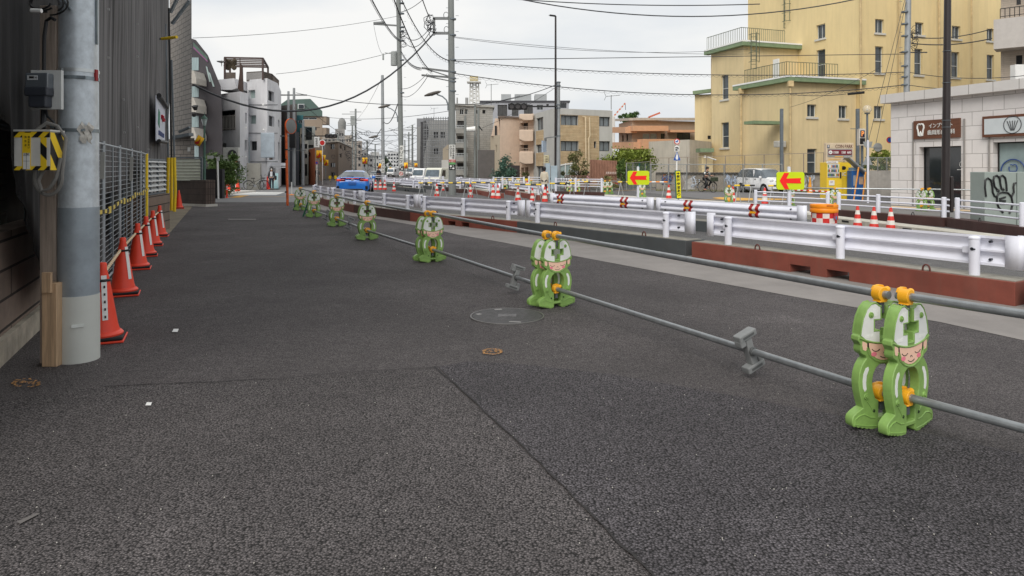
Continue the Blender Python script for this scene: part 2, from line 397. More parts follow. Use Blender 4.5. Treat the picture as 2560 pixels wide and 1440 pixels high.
# crossing at the end of the footway
sheet('side_road',gp([(480,506),(780,506),(860,470),(560,466),(440,484)]),.006,mat('side_asphalt',(128,128,128),.85,var=.12,scale=1.2))
sheet('light_pad',gp([(566,489),(690,488),(712,481),(590,480)]),.010,white_line)
sheet('kerb',gp([(515,492),(560,490),(600,484),(640,480),(560,480),(520,484)]),.12,conc_light,.12)
line_strip([(500,496),(570,495),(640,493),(730,492),(790,492)],.16,yellow_line)
sheet('yellow_marking',gp([(575,494),(600,489),(624,489),(600,494)]),.016,yellow_line)
sheet('white_marking',gp([(2,0),(2,1)])if 0 else gp([(570,548),(640,548),(640,550),(570,550)]),.010,mat('faded_marking',(128,124,120),.8))
sheet('verge',gp([(418,590),(480,518),(480,505),(430,520),(390,560),(370,600)]),.006,mat('verge_concrete',(128,118,100),.85,var=.25,scale=2))
# spray marks and little tags on the asphalt
sheet('chalk_mark',gp([(42,1310),(92,1288),(100,1290),(50,1316)]),.011,mat('chalk',(104,100,98),.9))
for(x,y)in((438,829),(371,1014)):
 sheet('survey_sticker',gp([(x-8,y+4),(x+6,y+4),(x+9,y-4),(x-4,y-4)]),.012,white_m)
for(cx,cy,rx,ry)in((65,961,32,10),(1230,882,24,7)):
 b=MB();c0=G(cx,cy)
 for k in range(90):
  t=2*PI*k/90+random.uniform(-.1,.1);rr=random.uniform(.82,1.1)
  if random.random()<.5:continue
  p=G(cx+rx*rr*math.cos(t),cy+ry*rr*math.sin(t),0);a=random.uniform(0,3)
  b.box((p.x,p.y,.0125),(random.uniform(.01,.026),random.uniform(.006,.014),.001),a)
 for k in range(22):
  t=random.uniform(-.7,.7);p=G(cx+rx*t,cy+ry*random.uniform(-.35,.35)-ry*.1,0)
  b.box((p.x,p.y,.0125),(random.uniform(.008,.02),random.uniform(.005,.01),.001),random.uniform(0,3))
 o=b.build('spray_mark',mat('orange_spray',(186,138,84),.8));o['kind']='structure'
b=MB()
for k in range(230):
 x=random.uniform(0,2500);y=random.uniform(700,1440);p=G(x,y);s=random.uniform(.0015,.0035)
 b.ball((p.x,p.y,.010),s,5)
o=b.build('grit',mat('pale_grit',(190,186,178),.8),label='pale specks of grit scattered over the dark asphalt',cat='grit',kind='stuff')
# manhole cover in the footway
c=G(1268,791);t=thing('manhole_cover','round iron manhole cover set in the dark asphalt near the frog barricades','manhole cover',(c.x,c.y,0))
iron=mat('cast_iron',(78,76,76),.6,.3,var=.35,scale=14,bump=.9,bscale=70)
b=MB();b.cyl((0,0,.001),(0,0,.010),.365,n=48);b.build('lid',iron,t)
b=MB()
b.lathe([(.372,.001),(.372,.011),(.388,.011),(.388,.001)],n=48);b.build('rim',mat('worn_iron_edge',(120,118,116),.5,.5),t)
b=MB();b.box((0,0,.0115),(.19,.12,.002));b.lathe([(.055,.012),(.055,.0145),(.068,.0145),(.068,.012)],n=24);b.lathe([(.02,.012),(.02,.0145),(.032,.0145),(.032,.012)],n=24);b.build('emblem_plate',mat('worn_plate',(112,110,110),.55,.3,var=.3,scale=30),t)
b=MB();b.box((-.10,.30,.0115),(.08,.04,.002),.3);b.box((.08,-.30,.0115),(.12,.03,.002),-.2);b.box((-.3,.06,.0115),(.05,.05,.002),.6);b.split('patch_mark',mat('pale_patch',(150,148,146),.7),t)
# ================================================================ left side: site hoarding, walls, electricity pole, cones
SL=-.445
def wl(x0,px):
 Y=x0/((px-CX)/F-SL);return V(x0+SL*Y,Y,0)
def wy(x0,Y,z=0):return V(x0+SL*Y,Y,z)
wdir=V(SL,1,0).normalized();wnor=V(1,-SL,0).normalized()
# retaining wall of rough courses with its footing
blk=mat_tiles('rough_block',(142,126,114),(56,50,46),3.2,.24,.4,.012,.85,.3,(SL/1.0946,1/1.0946),bump=1)
t=thing('retaining_wall','rough dark brown course wall on a concrete footing behind the timber post at the left edge','wall',wy(-1.66,4))
b=MB();a,c=wy(-1.66,3.2),wy(-1.66,8.9);n=-wnor*.22
b.prism([(0,.2),((c-a).length,.2),((c-a).length,1.03),(0,1.03)],a,wdir,(0,0,1),n/n.length,.22)
b.build('blockwork',blk,t,world=True,bevel=.01)
b=MB();b.prism([(0,0),((c-a).length,0),((c-a).length,.199),(0,.199)],a+wnor*.045,wdir,(0,0,1),-wnor,.3)
b.build('footing',mat('footing_concrete',(184,176,160),.85,var=.3,scale=4,bump=.3,streak=.35),t,world=True)
# house behind the netting: dark siding and bamboo-grey louvres
t=thing('netted_house','dark house under scaffold netting behind the electricity pole','house',wy(-2.6,6))
b=MB()
a,c=wy(-2.3,2.5),wy(-2.3,26.5);k=(c-a).length
b.prism([(0,0),(k,0),(k,11),(0,11)],a,wdir,(0,0,1),-wnor,5)
b.build('wall',mat('dark_siding',(66,66,64),.8,var=.3,scale=2),t,world=True)
b=MB()
for i in range(26):
 z=1.06+i*.13;p=wy(-1.95,3)+V(0,0,z);b.beam(p,wy(-1.95,6.6)+V(0,0,z),.012,.105)
b.build('siding',mat('grey_green_siding',(104,110,104),.7,var=.3,scale=1.5,streak=.3),t,world=True)
# scaffold standing before the house
t=thing('scaffold','steel tube scaffold standing just behind the black site netting','scaffold',wy(-1.75,8))
for Y in(3.4,4.9,6.7,8.6,10.5,12.4,14.3,16.2,18.2,20.2,22.3,24.4,26.4):
 b=MB();b.cyl(wy(-1.78,Y),wy(-1.78,Y,10.5),.024,n=8);b.build('upright',galv_dk,t,world=True)
for z in(1.9,3.6,5.3,7.0,8.7):
 b=MB();b.cyl(wy(-1.75,3.4,z),wy(-1.75,26.4,z),.024,n=8);b.build('ledger',galv_dk,t,world=True)
for Y in(3.4,6.7,10.5,14.3):
 b=MB();b.cyl(wy(-1.8,Y,1.9),wy(-1.8,Y+1.8,3.6),.02,n=8);b.build('brace',galv_dk,t,world=True)
netm=mat('black_netting',(106,104,104),.85,var=.7,scale=1.5,stretch=(5,5,.13),alpha=.97,bump=.9,bscale=5)  # shade of the fold creases is painted in as stretched colour noise
def net(name,label,x0,Y0,Y1,zlo,zhi,nx,nz,amp,m,seed=0):
 rnd=random.Random(seed);ph=[rnd.uniform(0,7)for _ in range(8)]
 b=MB();vs=[]
 for i in range(nx+1):
  u=i/nx;Y=Y0+(Y1-Y0)*u;z0=zlo(Y)
  for j in range(nz+1):
   v=j/nz;z=z0+(zhi-z0)*v
   f=abs(math.sin(Y*4.1+2.3*math.sin(Y*1.3)+ph[0]+.9*math.sin(z*.7+ph[1])))*.6+.35*math.sin(Y*13.1+2.6*math.sin(Y*2.2+1)+ph[2]+1.5*math.sin(z*.5))+.3*math.sin(Y*31+ph[3]+1.2*math.sin(z*.9+ph[4]))
   f*=(.55+.45*math.sin(z*1.1+Y*.8+ph[5]))*(.3+.7*abs(math.sin(z*.86+.4)))
   f+=.5*math.sin(Y*2.1+ph[6]+z*.25)
   p=wy(x0,Y,z)+wnor*amp*f;vs.append(p)
 fs=[(i*(nz+1)+j,(i+1)*(nz+1)+j,(i+1)*(nz+1)+j+1,i*(nz+1)+j+1)for i in range(nx)for j in range(nz)]
 b.add(vs,fs,0,True)
 o=wy(x0,(Y0+Y1)/2,zlo(Y1));t=thing(name,label,'netting',o)
 q=b.build('fabric',m,t,world=True,fix=False);q.modifiers.new('thickness','SOLIDIFY').thickness=.004
 return t
n1=net('site_netting','tall pleated black site netting hung over the house behind the mesh fence',-1.56,6.0,26.6,lambda Y:1.15 if Y<13 else(1.5 if Y<20 else 1.35),10.5,620,26,.05,netm,3)
b=MB()
rnd=random.Random(5)
for k in range(34):
 Y=rnd.choice([7.4,8.7,10.2,12.1,14.4,17.0,20])+rnd.uniform(-.05,.05);z=rnd.uniform(1.6,8)
 p=wy(-1.49,Y,z);b.box(p,(.03,.03,.03),.4);pass
b.split('tie',mat('net_tie',(170,170,168),.6),n1,world=True)
def zl(Y):
 pts=[(3.0,2.6),(4.9,1.85),(5.05,1.5),(5.38,1.11),(5.75,.72),(6.2,.42),(6.5,.40),(8,.9)]
 for(a,za),(c,zc)in zip(pts,pts[1:]):
  if Y<=c:return za+(zc-za)*max(0,(Y-a))/(c-a)
 return .9
net('site_netting','loose black netting sagging in front of the course wall beside the timber post',-1.42,3.0,7.2,zl,9,150,30,.045,mat('black_netting_near',(27,26,27),.85,var=.5,scale=1.3,stretch=(1.5,1.5,.3),alpha=.9,bump=.4,bscale=12),9)
# banner sheet hung on the netting (mostly green, white and red strokes)
t=thing('site_banner','white banner with a green and a red stroke hung on the black netting','banner',wl(-1.45,400))
A,B_=wl(-1.36,391),wl(-1.36,412.5);A.z=0
def wz(y,Y):return H-(y-HZ)*Y/F
za0,za1=wz(352,A.y),wz(238,A.y);zb0,zb1=wz(356,B_.y),wz(270,B_.y)
ex=(B_-A).normalized();Lb=(B_-A).length
b=MB();b.prism([(0,za0),(Lb,zb0),(Lb,za1),(0,za1)],A,ex,(0,0,1),-wnor,.02);b.build('sheet',mat('banner_white',(208,212,224),.6),t,world=True)
b=MB();b.prism([(.14*Lb,za0+.5),(.3*Lb,za0+.4),(.34*Lb,za1-.35),(.2*Lb,za1-.3)],A+wnor*.012,ex,(0,0,1),-wnor,.008,0)
p=[]
for k in range(14):u=k/13;p.append(A+wnor*.02+ex*Lb*(.62+.14*math.sin(u*6.2))+V(0,0,za0+.7+(za1-za0-1.1)*u))
b.tube(p,.05,5,1)
for k in range(6):b.box(A+wnor*.014+ex*Lb*(.2+.1*k)+V(0,0,za0+.25),(.05,.05,.12),.4,2)
b.build('print',[mat('banner_green',(40,130,100),.6),mat('banner_red',(200,40,60),.6),mat('banner_blue',(80,90,130),.6)],t,world=True)
b=MB();b.cyl(A+V(0,0,za1)+wnor*.06,B_+V(0,0,za1)+wnor*.06,.06,n=8);b.cyl(A+V(0,0,za0)+wnor*.06,B_+V(0,0,zb0)+wnor*.06,.05,n=8);b.build('rail',black_m,t,world=True)
# mesh fence panels
wire=mat('fence_wire',(168,174,178),.45,.35)
def fence_panel(Y0,Y1,label):
 t=thing('mesh_fence',label,'fence',wy(-1.37,Y0),0,'mesh fence panels')
 b=MB()
 for z in(.06,1.86):b.cyl(wy(-1.37,Y0,z),wy(-1.37,Y1,z),.016,n=8)
 for Y in(Y0+.02,Y1-.02):b.cyl(wy(-1.37,Y,.0),wy(-1.37,Y,1.9),.018,n=8)
 b.build('frame',wire,t,world=True)
 b=MB()
 for k in range(1,25):
  z=.06+k*.072;b.cyl(wy(-1.37,Y0,z),wy(-1.37,Y1,z),.0045,n=4,cap=False)
 for k in range(1,2):
  Y=Y0+(Y1-Y0)*k/2;b.cyl(wy(-1.36,Y,.06),wy(-1.36,Y,1.86),.009,n=5,cap=False)
 b.build('mesh',wire,t,world=True,fix=False)
 return t
ordn=['nearest','second','third','fourth','farthest']
for i in range(5):fence_panel(7.3+i*1.64,7.3+(i+1)*1.64-.04,'grey wire mesh fence panel, %s of the row behind the cones'%ordn[i])
b=MB();q=[]
for k in range(40):
 Y=7.6+k*.2;q.append(wy(-1.34,Y,.97+.02*math.sin(k*.55)+(Y-7)*.012))
for i in range(len(q)-1):b.beam(q[i],q[i+1],.012,.05 if i%8 else .09,i%2)
b.build('barrier_tape',[mat('tape_yellow',(226,200,90),.6),mat('tape_black',(52,48,40),.6)],label='yellow and black barrier tape tied along the wire mesh fence',cat='tape',origin=q[0])
for px,yy in((257,380),(329,392)):
 p=wl(-1.33,px);z=wz(yy,p.y)
 b=MB();b.beam(V(p.x,p.y,z),V(p.x-.01,p.y,z-(.34 if px<300 else .42)),.055,.006);b.build('paper_strip',mat('paper',(196,196,190),.8),label='white paper strip hanging on the %s half of the wire mesh fence'%('near' if px<300 else 'far'),cat='paper strip',origin=(p.x,p.y,z))
# yellow sleeves, scaffold legs and clamps at the end of the hoarding
for i,(px,yb,yt,m2,lab)in enumerate(((366,590,384,yellow_m,'yellow plastic sleeved post at the end of the mesh fence'),)):
 p=wl(-1.36,px);zt=wz(yt,p.y)
 b=MB();b.cyl(p,V(p.x,p.y,zt),.035,n=10);b.build('sleeved_post',m2,label=lab,cat='post',origin=p)
for i,(px,Y,yt,lab)in enumerate(((421,24.5,394,'yellow sleeved scaffold leg left of its two neighbours by the brown wall'),(429,24.8,394,'middle of the three yellow sleeved scaffold legs by the brown wall'),(436,24.2,394,'yellow sleeved scaffold leg nearest the lone cone'))):
 p=P(px,420,Y);p.z=0;t=thing('scaffold_pole',lab,'scaffold leg',p,0,'yellow sleeved scaffold legs')
 zt=wz(yt,Y);b=MB();b.tube([(0,0,0),(.03*(i-1),0,zt*.4),(0,0,zt)],.055,8);b.build('sleeve',yellow_m,t)
 b=MB();b.cyl((0,0,zt-.1),(-.1,0,wz((60,20,150)[i],Y)),.035,n=8);b.build('tube',galv_dk if i!=1 else black_m,t)
t=thing('wrapped_tube','yellow wrapped tube sticking out sideways high on the scaffold','scaffold tube',P(405,97,22))
b=MB();b.cyl((0,0,0),(.62,-.3,0),.05,n=8);b.cyl((-.3,0.05,.0),(0,0,0),.03,n=8,m=1);b.build('tube',[yellow_m,black_m],t)
for i,(x1,y1,x2,y2)in enumerate(((430,60,474,2),(426,32,452,-20))):
 b=MB();a,c=P(x1,y1,23),P(x2,y2,23);b.beam(a,c,.12,.07);b.build('scaffold_brace',galv,label=('lower' if i==0 else 'upper')+' slanted galvanised brace at the top of the netted scaffold',cat='brace',origin=a)
# block wall with grey louvre panel just behind the last cones
wb=mat_tiles('brown_courses',(128,110,96),(44,36,32),2.6,.22,.5,.012,.8,.2,(.3,.95),bump=.8)
A,B_=V(-8.27,15.5,0),V(-8.82,17.6,0)
d=(B_-A).normalized();n=V(-d.y,d.x,0);Lb=(B_-A).length
t=thing('course_wall','short brown timber look wall under the white louvre panel behind the far cones','wall',A)
b=MB();b.prism([(0,0),(Lb,0),(Lb,.9),(0,.9)],A,d,(0,0,1),n,.5);b.build('courses',wb,t,world=True,bevel=.01)
t=thing('louvre_grille','silver louvre grille panel standing on the short brown wall','louvre panel',A+V(0,0,.9))
A2=A+n*.12;b=MB()
for u in(0,.33,.66,1):b.beam(A2+d*Lb*u+V(0,0,.9),A2+d*Lb*u+V(0,0,1.75),.04,.05)
for z in(.93,1.75):b.beam(A2+V(0,0,z),A2+d*Lb+V(0,0,z),.05,.04)
b.build('frame',galv_dk,t,world=True)
b=MB()
for k in range(7):
 z=1.0+k*.115;p0=A2+V(0,0,z);p1=p0+d*Lb;o_=-n*.045
 b.add([p0+o_,p1+o_,p1-o_+V(0,0,.085),p0-o_+V(0,0,.085),p0+o_-V(0,0,.01),p1+o_-V(0,0,.01),p1-o_+V(0,0,.075),p0-o_+V(0,0,.075)],[(0,1,2,3),(4,5,6,7),(0,1,5,4),(2,3,7,6)])
b.build('slat',mat('louvre_white',(196,198,196),.5,.2,var=.1),t,world=True)
# small evergreen weed by the footing
b=MB()
for k in range(120):
 p=wy(-1.60,6.55+random.uniform(-.12,.12),random.uniform(.02,.34))+wnor*random.uniform(.02,.1);s=random.uniform(.012,.03);a=Vector((random.uniform(-1,1),random.uniform(-1,1),random.uniform(-1,1))).normalized();c=a.orthogonal().normalized()
 b.quad(p-a*s,p+c*s*.6,p+a*s,p-c*s*.6)
b.build('weed',mat('weed_green',(60,88,36),.6,var=.3),label='small green weed growing between the course wall footing and the pole',cat='weed',origin=wy(-1.6,6.55),fix=False)
# ---------------------------------------------------------------- main electricity pole
pc=V(-3.51,5.53,0)
t=thing('electricity_pole','thick galvanised steel electricity pole with a grey painted foot, at the left of the photo','utility pole',pc)
b=MB();b.cyl((0,0,0),(0,0,.53),.150,.1495,n=48);b.build('painted_foot',mat('grey_foot_paint',(202,204,198),.55,var=.06,scale=2,streak=.05),t)
b=MB();b.cyl((0,0,.53),(0,0,1.235),.1475,.147,n=48);b.build('dark_sleeve',mat('blue_grey_sleeve',(158,168,176),.45,.35,var=.14,scale=6,streak=.1),t)
b=MB();b.cyl((0,0,1.235),(0,0,7.5),.1445,.125,n=48);b.build('shaft',mat('spangled_zinc',(206,214,220),.42,.35,var=.16,scale=17,bump=.1,bscale=26,stretch=(1,1,.8)),t)
for z,r,mm in((1.85,.1475,galv),(2.33,.1462,mat('bright_strap',(200,205,206),.35,.6)),(2.27,.1464,galv)):
 b=MB();b.lathe([(r-.006,z-.014),(r,z-.014),(r,z+.014),(r-.006,z+.014)],n=36)
 b.box((.1 if z<2.3 else-.02,-r*.85,z),(.06,.03,.02),.3);b.build('strap',mm,t)
b=MB();b.box((.075,-.13,.30),(.085,.012,.022),.55);b.build('label_strip',mat('label_strip',(214,218,214),.5),t)
b=MB();b.beam((.147,.0,3.15),(.147,0,2.55),.012,.02);b.cyl((.03,-.15,2.8),(.03,-.23,2.86),.012,n=8);b.build('step_bolt',galv,t)
# rag of peeled tape
b=MB();vs=[]
for i in range(7):
 for j in range(7):vs.append((.10+i*.010+.006*math.sin(j*2),-.135-.014*math.sin(i*1.7+j)-.03*abs(math.sin(j*.9))+i*.012,1.90-j*.024+.02*math.sin(i*1.9)))
b.add(vs,[(i*7+j,i*7+j+1,(i+1)*7+j+1,(i+1)*7+j)for i in range(6)for j in range(6)],0,True)
b.build('torn_tape',mat('torn_tape',(196,192,184),.8,var=.3,scale=20),t)
b=MB();b.box((.147,-.01,2.3),(.016,.03,.09));b.build('red_tie',mat('red_tie',(150,30,36),.6),t)
# timber post, nailed offcuts
pt=G(128,915);t=thing('timber_post','square timber post of grey and pale wood standing against the pole','timber post',(pt.x,pt.y+.06,0))
b=MB();b.box((-.075,.06,1.42),(.125,.105,2.84));b.build('old_post',wood_old,t,bevel=.004)
b=MB();b.box((.0,-.04,.325),(.115,.09,.65));b.build('lower_post',wood_new,t,bevel=.004)
b=MB();b.box((-.005,-.1,.66),(.07,.025,.16),0);b.build('offcut',wood_new,t,bevel=.003)
b=MB();b.box((.02,.0,1.88),(.13,.012,.03));b.build('strap',galv,t)
# electricity meter on its board
pm=P(118,225,5.24);t=thing('electricity_meter','dark grey electricity meter on a white board fixed to the timber post','electricity meter',pm)
b=MB();b.box((0,0,0),(.235,.03,.30));b.build('backboard',mat('board_white',(206,208,206),.6,streak=.1),t,bevel=.003)
b=MB();b.box((-.02,-.055,.06),(.17,.08,.12));b.build('glass_case',mat('meter_glass',(96,102,108),.15,spec=.8),t,bevel=.01)
b=MB();b.box((-.02,-.06,-.02),(.175,.09,.07));b.box((-.015,-.055,-.09),(.135,.08,.10));b.build('terminal_cover',mat('meter_grey',(58,62,70),.5),t,bevel=.012)
b=MB();b.box((-.045,-.098,.082),(.075,.004,.034));b.box((-.05,-.1005,.084),(.036,.002,.016),0,1);b.text('50',(-.026,-.1005,.077),(1,0,0),(0,0,1),.018,.013,.001,1);b.build('dial',[mat('dial_white',(200,204,206),.5),ink],t)
# striped breaker box
pb=P(104,378,5.12);t=thing('breaker_box','white breaker box edged with yellow and black hazard stripes, on the timber post','breaker box',pb)
b=MB();b.box((-.02,0,0),(.27,.15,.285));b.build('housing',mat('box_white',(222,220,214),.55,streak=.08),t,bevel=.006)
b=MB();b.box((-.02,-.002,.150),(.285,.165,.014));b.build('lid',mat('lid_white',(206,206,200),.5),t,bevel=.003)
b=MB()
def stripes(b,o,ex,ey,w,h,pitch,slope,m0=0,m1=1,n=None,th=.002):
 """hazard stripes clipped to a w x h rectangle"""
 o,ex,ey=Vector(o),Vector(ex),Vector(ey);ez=ex.cross(ey).normalized()
 def clip(poly,f):
  r=[]
  for i in range(len(poly)):
   a,c=poly[i],poly[(i+1)%len(poly)];fa,fc=f(a),f(c)
   if fa>=0:r.append(a)
   if(fa>=0)!=(fc>=0):t=fa/(fa-fc);r.append((a[0]+(c[0]-a[0])*t,a[1]+(c[1]-a[1])*t))
  return r
 k=int((w+abs(slope)*h)/pitch)+3
 for i in range(-k,k):
  x=i*pitch
  poly=[(x,0),(x+pitch,0),(x+pitch+slope*h,h),(x+slope*h,h)]
  poly=clip(poly,lambda p:p[0]);
  if poly:poly=clip(poly,lambda p:w-p[0])
  if len(poly)>2:b.prism(poly,o,ex,ey,ez,th,m1 if i%2 else m0)
stripes(b,(-.154,-.0762,.10),(1,0,0),(0,0,1),.268,.045,.045,1)
stripes(b,(-.154,-.0762,-.142),(1,0,0),(0,0,1),.268,.03,.045,1)
stripes(b,(.045,-.0762,-.112),(1,0,0),(0,0,1),.045,.212,.09,-1)
stripes(b,(.1155,-.074,-.142),(0,1,0),(0,0,1),.148,.28,.07,-.6)
b.build('hazard_stripes',[yellow_m,black_m],t)
b=MB();b.box((-.058,-.078,.0),(.062,.003,.27));b.box((-.056,-.0805,-.075),(.05,.002,.12),0,1)
for i,ch in enumerate('電気取扱い'):b.text(ch,(-.046,-.0805,.095-i*.019),(1,0,0),(0,0,1),.015,.015,.001,2)
for i,ch in enumerate('責任者'):b.text(ch,(-.070,-.0805,.095-i*.03),(1,0,0),(0,0,1),.015,.015,.001,2)
for zz in(-.035,-.075):b.box((-.056,-.082,zz),(.05,.001,.002),0,2)
b.box((-.056,-.082,-.075),(.002,.001,.12),0,2)
b.text('正副',(-.078,-.082,-.03),(1,0,0),(0,0,1),.042,.013,.001,2)
b.build('notice',[yellow_m,white_m,ink],t)
conduit=mat('grey_conduit',(122,120,116),.55,var=.1)
b=MB()
q=[]
for k in range(25):
 a=PI+k/24*PI*1.05;q.append((.03+.105*math.cos(a),.03,-.19+.14*math.sin(a)))
b.tube([(-.075,.03,-.14)]+q+[(.15,.05,.1),(.10,.03,.19),(.02,.03,.215),(-.04,.02,.17),(-.05,.02,.15)],.0135,8)
b.tube([(.0,.02,-.14),(-.03,.01,-.22),(.0,.0,-.30),(.06,.0,-.28),(.11,.0,-.2),(.13,.02,-.05)],.0135,8)
b.build('conduit',conduit,t)
cb=mat('black_cable',(26,26,28),.5)
b=MB();q0=P(112,175,5.25)
b.tube([P(110,178,5.25),P(110,130,5.25),P(111,90,5.25),P(116,52,5.25),P(128,44,5.22),P(138,50,5.22)],.013,8)
for s in range(5):
 q=[]
 for k in range(20):
  a=k/19*PI*1.6+s*.7;q.append(P(100+s*6+(26+s*5)*math.cos(a),8+(14+s*4)*math.sin(a),5.2+.02*s))
 b.tube(q,.007,6)
b.tube([P(110,274,5.25),P(109,300,5.22),P(108,320,5.2)],.02,8)
b.tube([P(114,270,5.25),P(118,290,5.2),P(134,305,5.2),P(140,325,5.2)],.009,8)
b.build('meter_cable',cb,label='black cables looping down the timber post into the electricity meter',cat='cable',origin=q0)
b=MB();b.tube([P(78,26,5.1),P(104,27,5.1)],.016,8);b.build('cable_joint',white_m,label='white sleeved cable joint hanging in the cable loops above the meter',cat='cable joint',origin=P(90,27,5.1))
# ---------------------------------------------------------------- cones
def make_cone(label,group,striped=False,h=.70,strip=True,base=True,col=orange_m):
 t=thing('traffic_cone',label,'traffic cone',(0,0,0),0,group)
 z0=.055
 def rr(z):return .142+(.034-.142)*(z/(h-z0))
 if striped:
  nb=5;b=MB()
  for i in range(nb):
   a,c=i/nb*(h-z0),(i+1)/nb*(h-z0)
   if i%2:continue
   b.lathe([(rr(a),a+z0),(rr(c),c+z0)],n=20)
  b.build('shell',col,t)
  b=MB()
  for i in range(nb):
   a,c=i/nb*(h-z0),(i+1)/nb*(h-z0)
   if i%2:b.lathe([(rr(a)+.0015,a+z0),(rr(c)+.0015,c+z0)],n=20)
  b.build('reflective_band',mat('reflective_white',(226,222,214),.4,var=.1),t)
 else:
  b=MB();b.lathe([(.165,z0-.01),(.168,z0+.012),(.152,z0+.03),(.138,z0+.035)]+[(rr(z)*.97,z+z0)for z in(.08,.2,.35,.5)]+[(.036,h-.06),(.036,h-.012),(.028,h)],n=32);b.build('shell',col,t)
 if base:
  b=MB();b.box((0,0,.012),(.37,.37,.02),0);b.build('base',col,t,bevel=.008)
  b=MB();b.box((.0,.0,.038),(.355,.355,.03));b.build('weight',rubber,t,bevel=.012)
 return t
c0=make_cone('','orange cones along the mesh fence')
cones=[(256,851),(307,737),(344,672),(365,640),(382,614),(399,591),(447,522)]
clab=['orange cone nearest the camera, half hidden by the galvanised pole','second orange cone from the pole, speckled with white chips','third orange cone from the pole, in the row along the mesh fence','fourth orange cone from the pole, carrying the striped bar','second last orange cone of the row before the brown wall','last orange cone of the row, standing by the short brown wall','lone orange cone beside the yellow sleeved scaffold legs']
CP=[]
CO=[]
for i,(x,y)in enumerate(cones):
 p=G(x,y);CP.append(p)
 if i==0:o=c0;o.location=p;o.rotation_euler=(0,0,R(24));o['label']=clab[0]
 else:o=dup(c0,p,R(24+random.uniform(-8,8)),clab[i])
 ROOT[o.name]=Matrix.Translation(p);CO.append(o)
for i,o in enumerate(CO):
 p=CP[i]
 if i<6:
  b=MB();a=R(-18 if i else-48)
  nrm=V(math.cos(a),math.sin(a),0);tx=V(-nrm.y,nrm.x,0)
  for k in range(6):
   z0=.2+k*.065;z1=z0+.065
   def r_(z):return(.142+(.034-.142)*((z-.055)/.645))*.975+.003
   w=.022
   pts=[p+nrm*r_(z0)*.99-tx*w+V(0,0,z0),p+nrm*r_(z0)*.99+tx*w+V(0,0,z0),p+nrm*r_(z1)*.99+tx*w+V(0,0,z1),p+nrm*r_(z1)*.99-tx*w+V(0,0,z1)]
   b.quad(*pts)
   if i==0 and k<5:b.box(p+nrm*(r_(z0)+.002)+V(0,0,z0+.03),(.002,.014,.022),a,1)
  q=b.build('sticker',[white_m,ink],None,origin=None);q.parent=o;q.matrix_parent_inverse=Matrix.Identity(4)
  Mi=(Matrix.Translation(o.location)@Matrix.Rotation(o.rotation_euler.z,4,'Z')).inverted();q.data.transform(Mi)
for i in range(5):
 a,c=CP[i]+V(-.03,0,.545),CP[i+1]+V(-.03,0,.545)
 t=thing('cone_bar','twisted yellow and white bar between the %s and the %s cone of the row'%(['first','second','third','fourth','fifth'][i],['second','third','fourth','fifth','sixth'][i]),'cone bar',a,0,'striped bars between the cones')
 L_=(c-a).length;b=MB();k=int(L_/.06)
 for j in range(k):b.cyl(a.lerp(c,j/k),a.lerp(c,(j+1)/k),.017,n=8,m=j%2,cap=False)
 b.build('bar',[mat('bar_white',(216,208,190),.6),mat('bar_amber',(206,158,84),.6)],t,world=True)
 b=MB()
 for e in(a,c):b.lathe([(.066,-.012),(.075,0),(.066,.012),(.056,0)],e+V(.03,0,0),n=16)
 b.split('ring',black_m,t,world=True)
# ---------------------------------------------------------------- pipe barricades shaped as helmeted workers
FS=.000942;XS=1.25
def fm(pts):return[(p[0]*FS*XS,p[1]*FS)for p in pts]
def mir(pts):return[(-p[0],p[1])for p in pts][::-1]
right=[(0,568),(24,568),(24,624),(60,624),(60,684),(18,684),(18,772),(38,778),(58,797),(86,792),(114,762),(138,705),(150,645),(155,602),(165,592),(168,568),(157,550),(149,536),(153,512),(150,492),(137,478),(122,470),(112,452),(124,442),(146,405),(160,360),(165,310),(161,255),(149,195),(135,142),(150,136),(180,116),(199,98),(205,76),(202,44),(192,30),(180,34),(168,22),(154,26),(142,14),(128,18),(114,6),(100,10),(86,0),(44,4),(36,16),(38,50),(0,50)]
hole=[(0,412),(30,406),(54,385),(70,350),(77,305),(74,255),(64,215),(58,195),(36,180),(38,74),(0,74)]
outer=fm(right[1:-1]+mir(right[1:-1]));hol=fm(hole[1:]+mir(hole[1:]))[:]
hol=fm([(30,406),(54,385),(70,350),(77,305),(74,255),(64,215),(58,195),(36,180),(38,74)]+mir([(30,406),(54,385),(70,350),(77,305),(74,255),(64,215),(58,195),(36,180),(38,74)]))
TH=.058
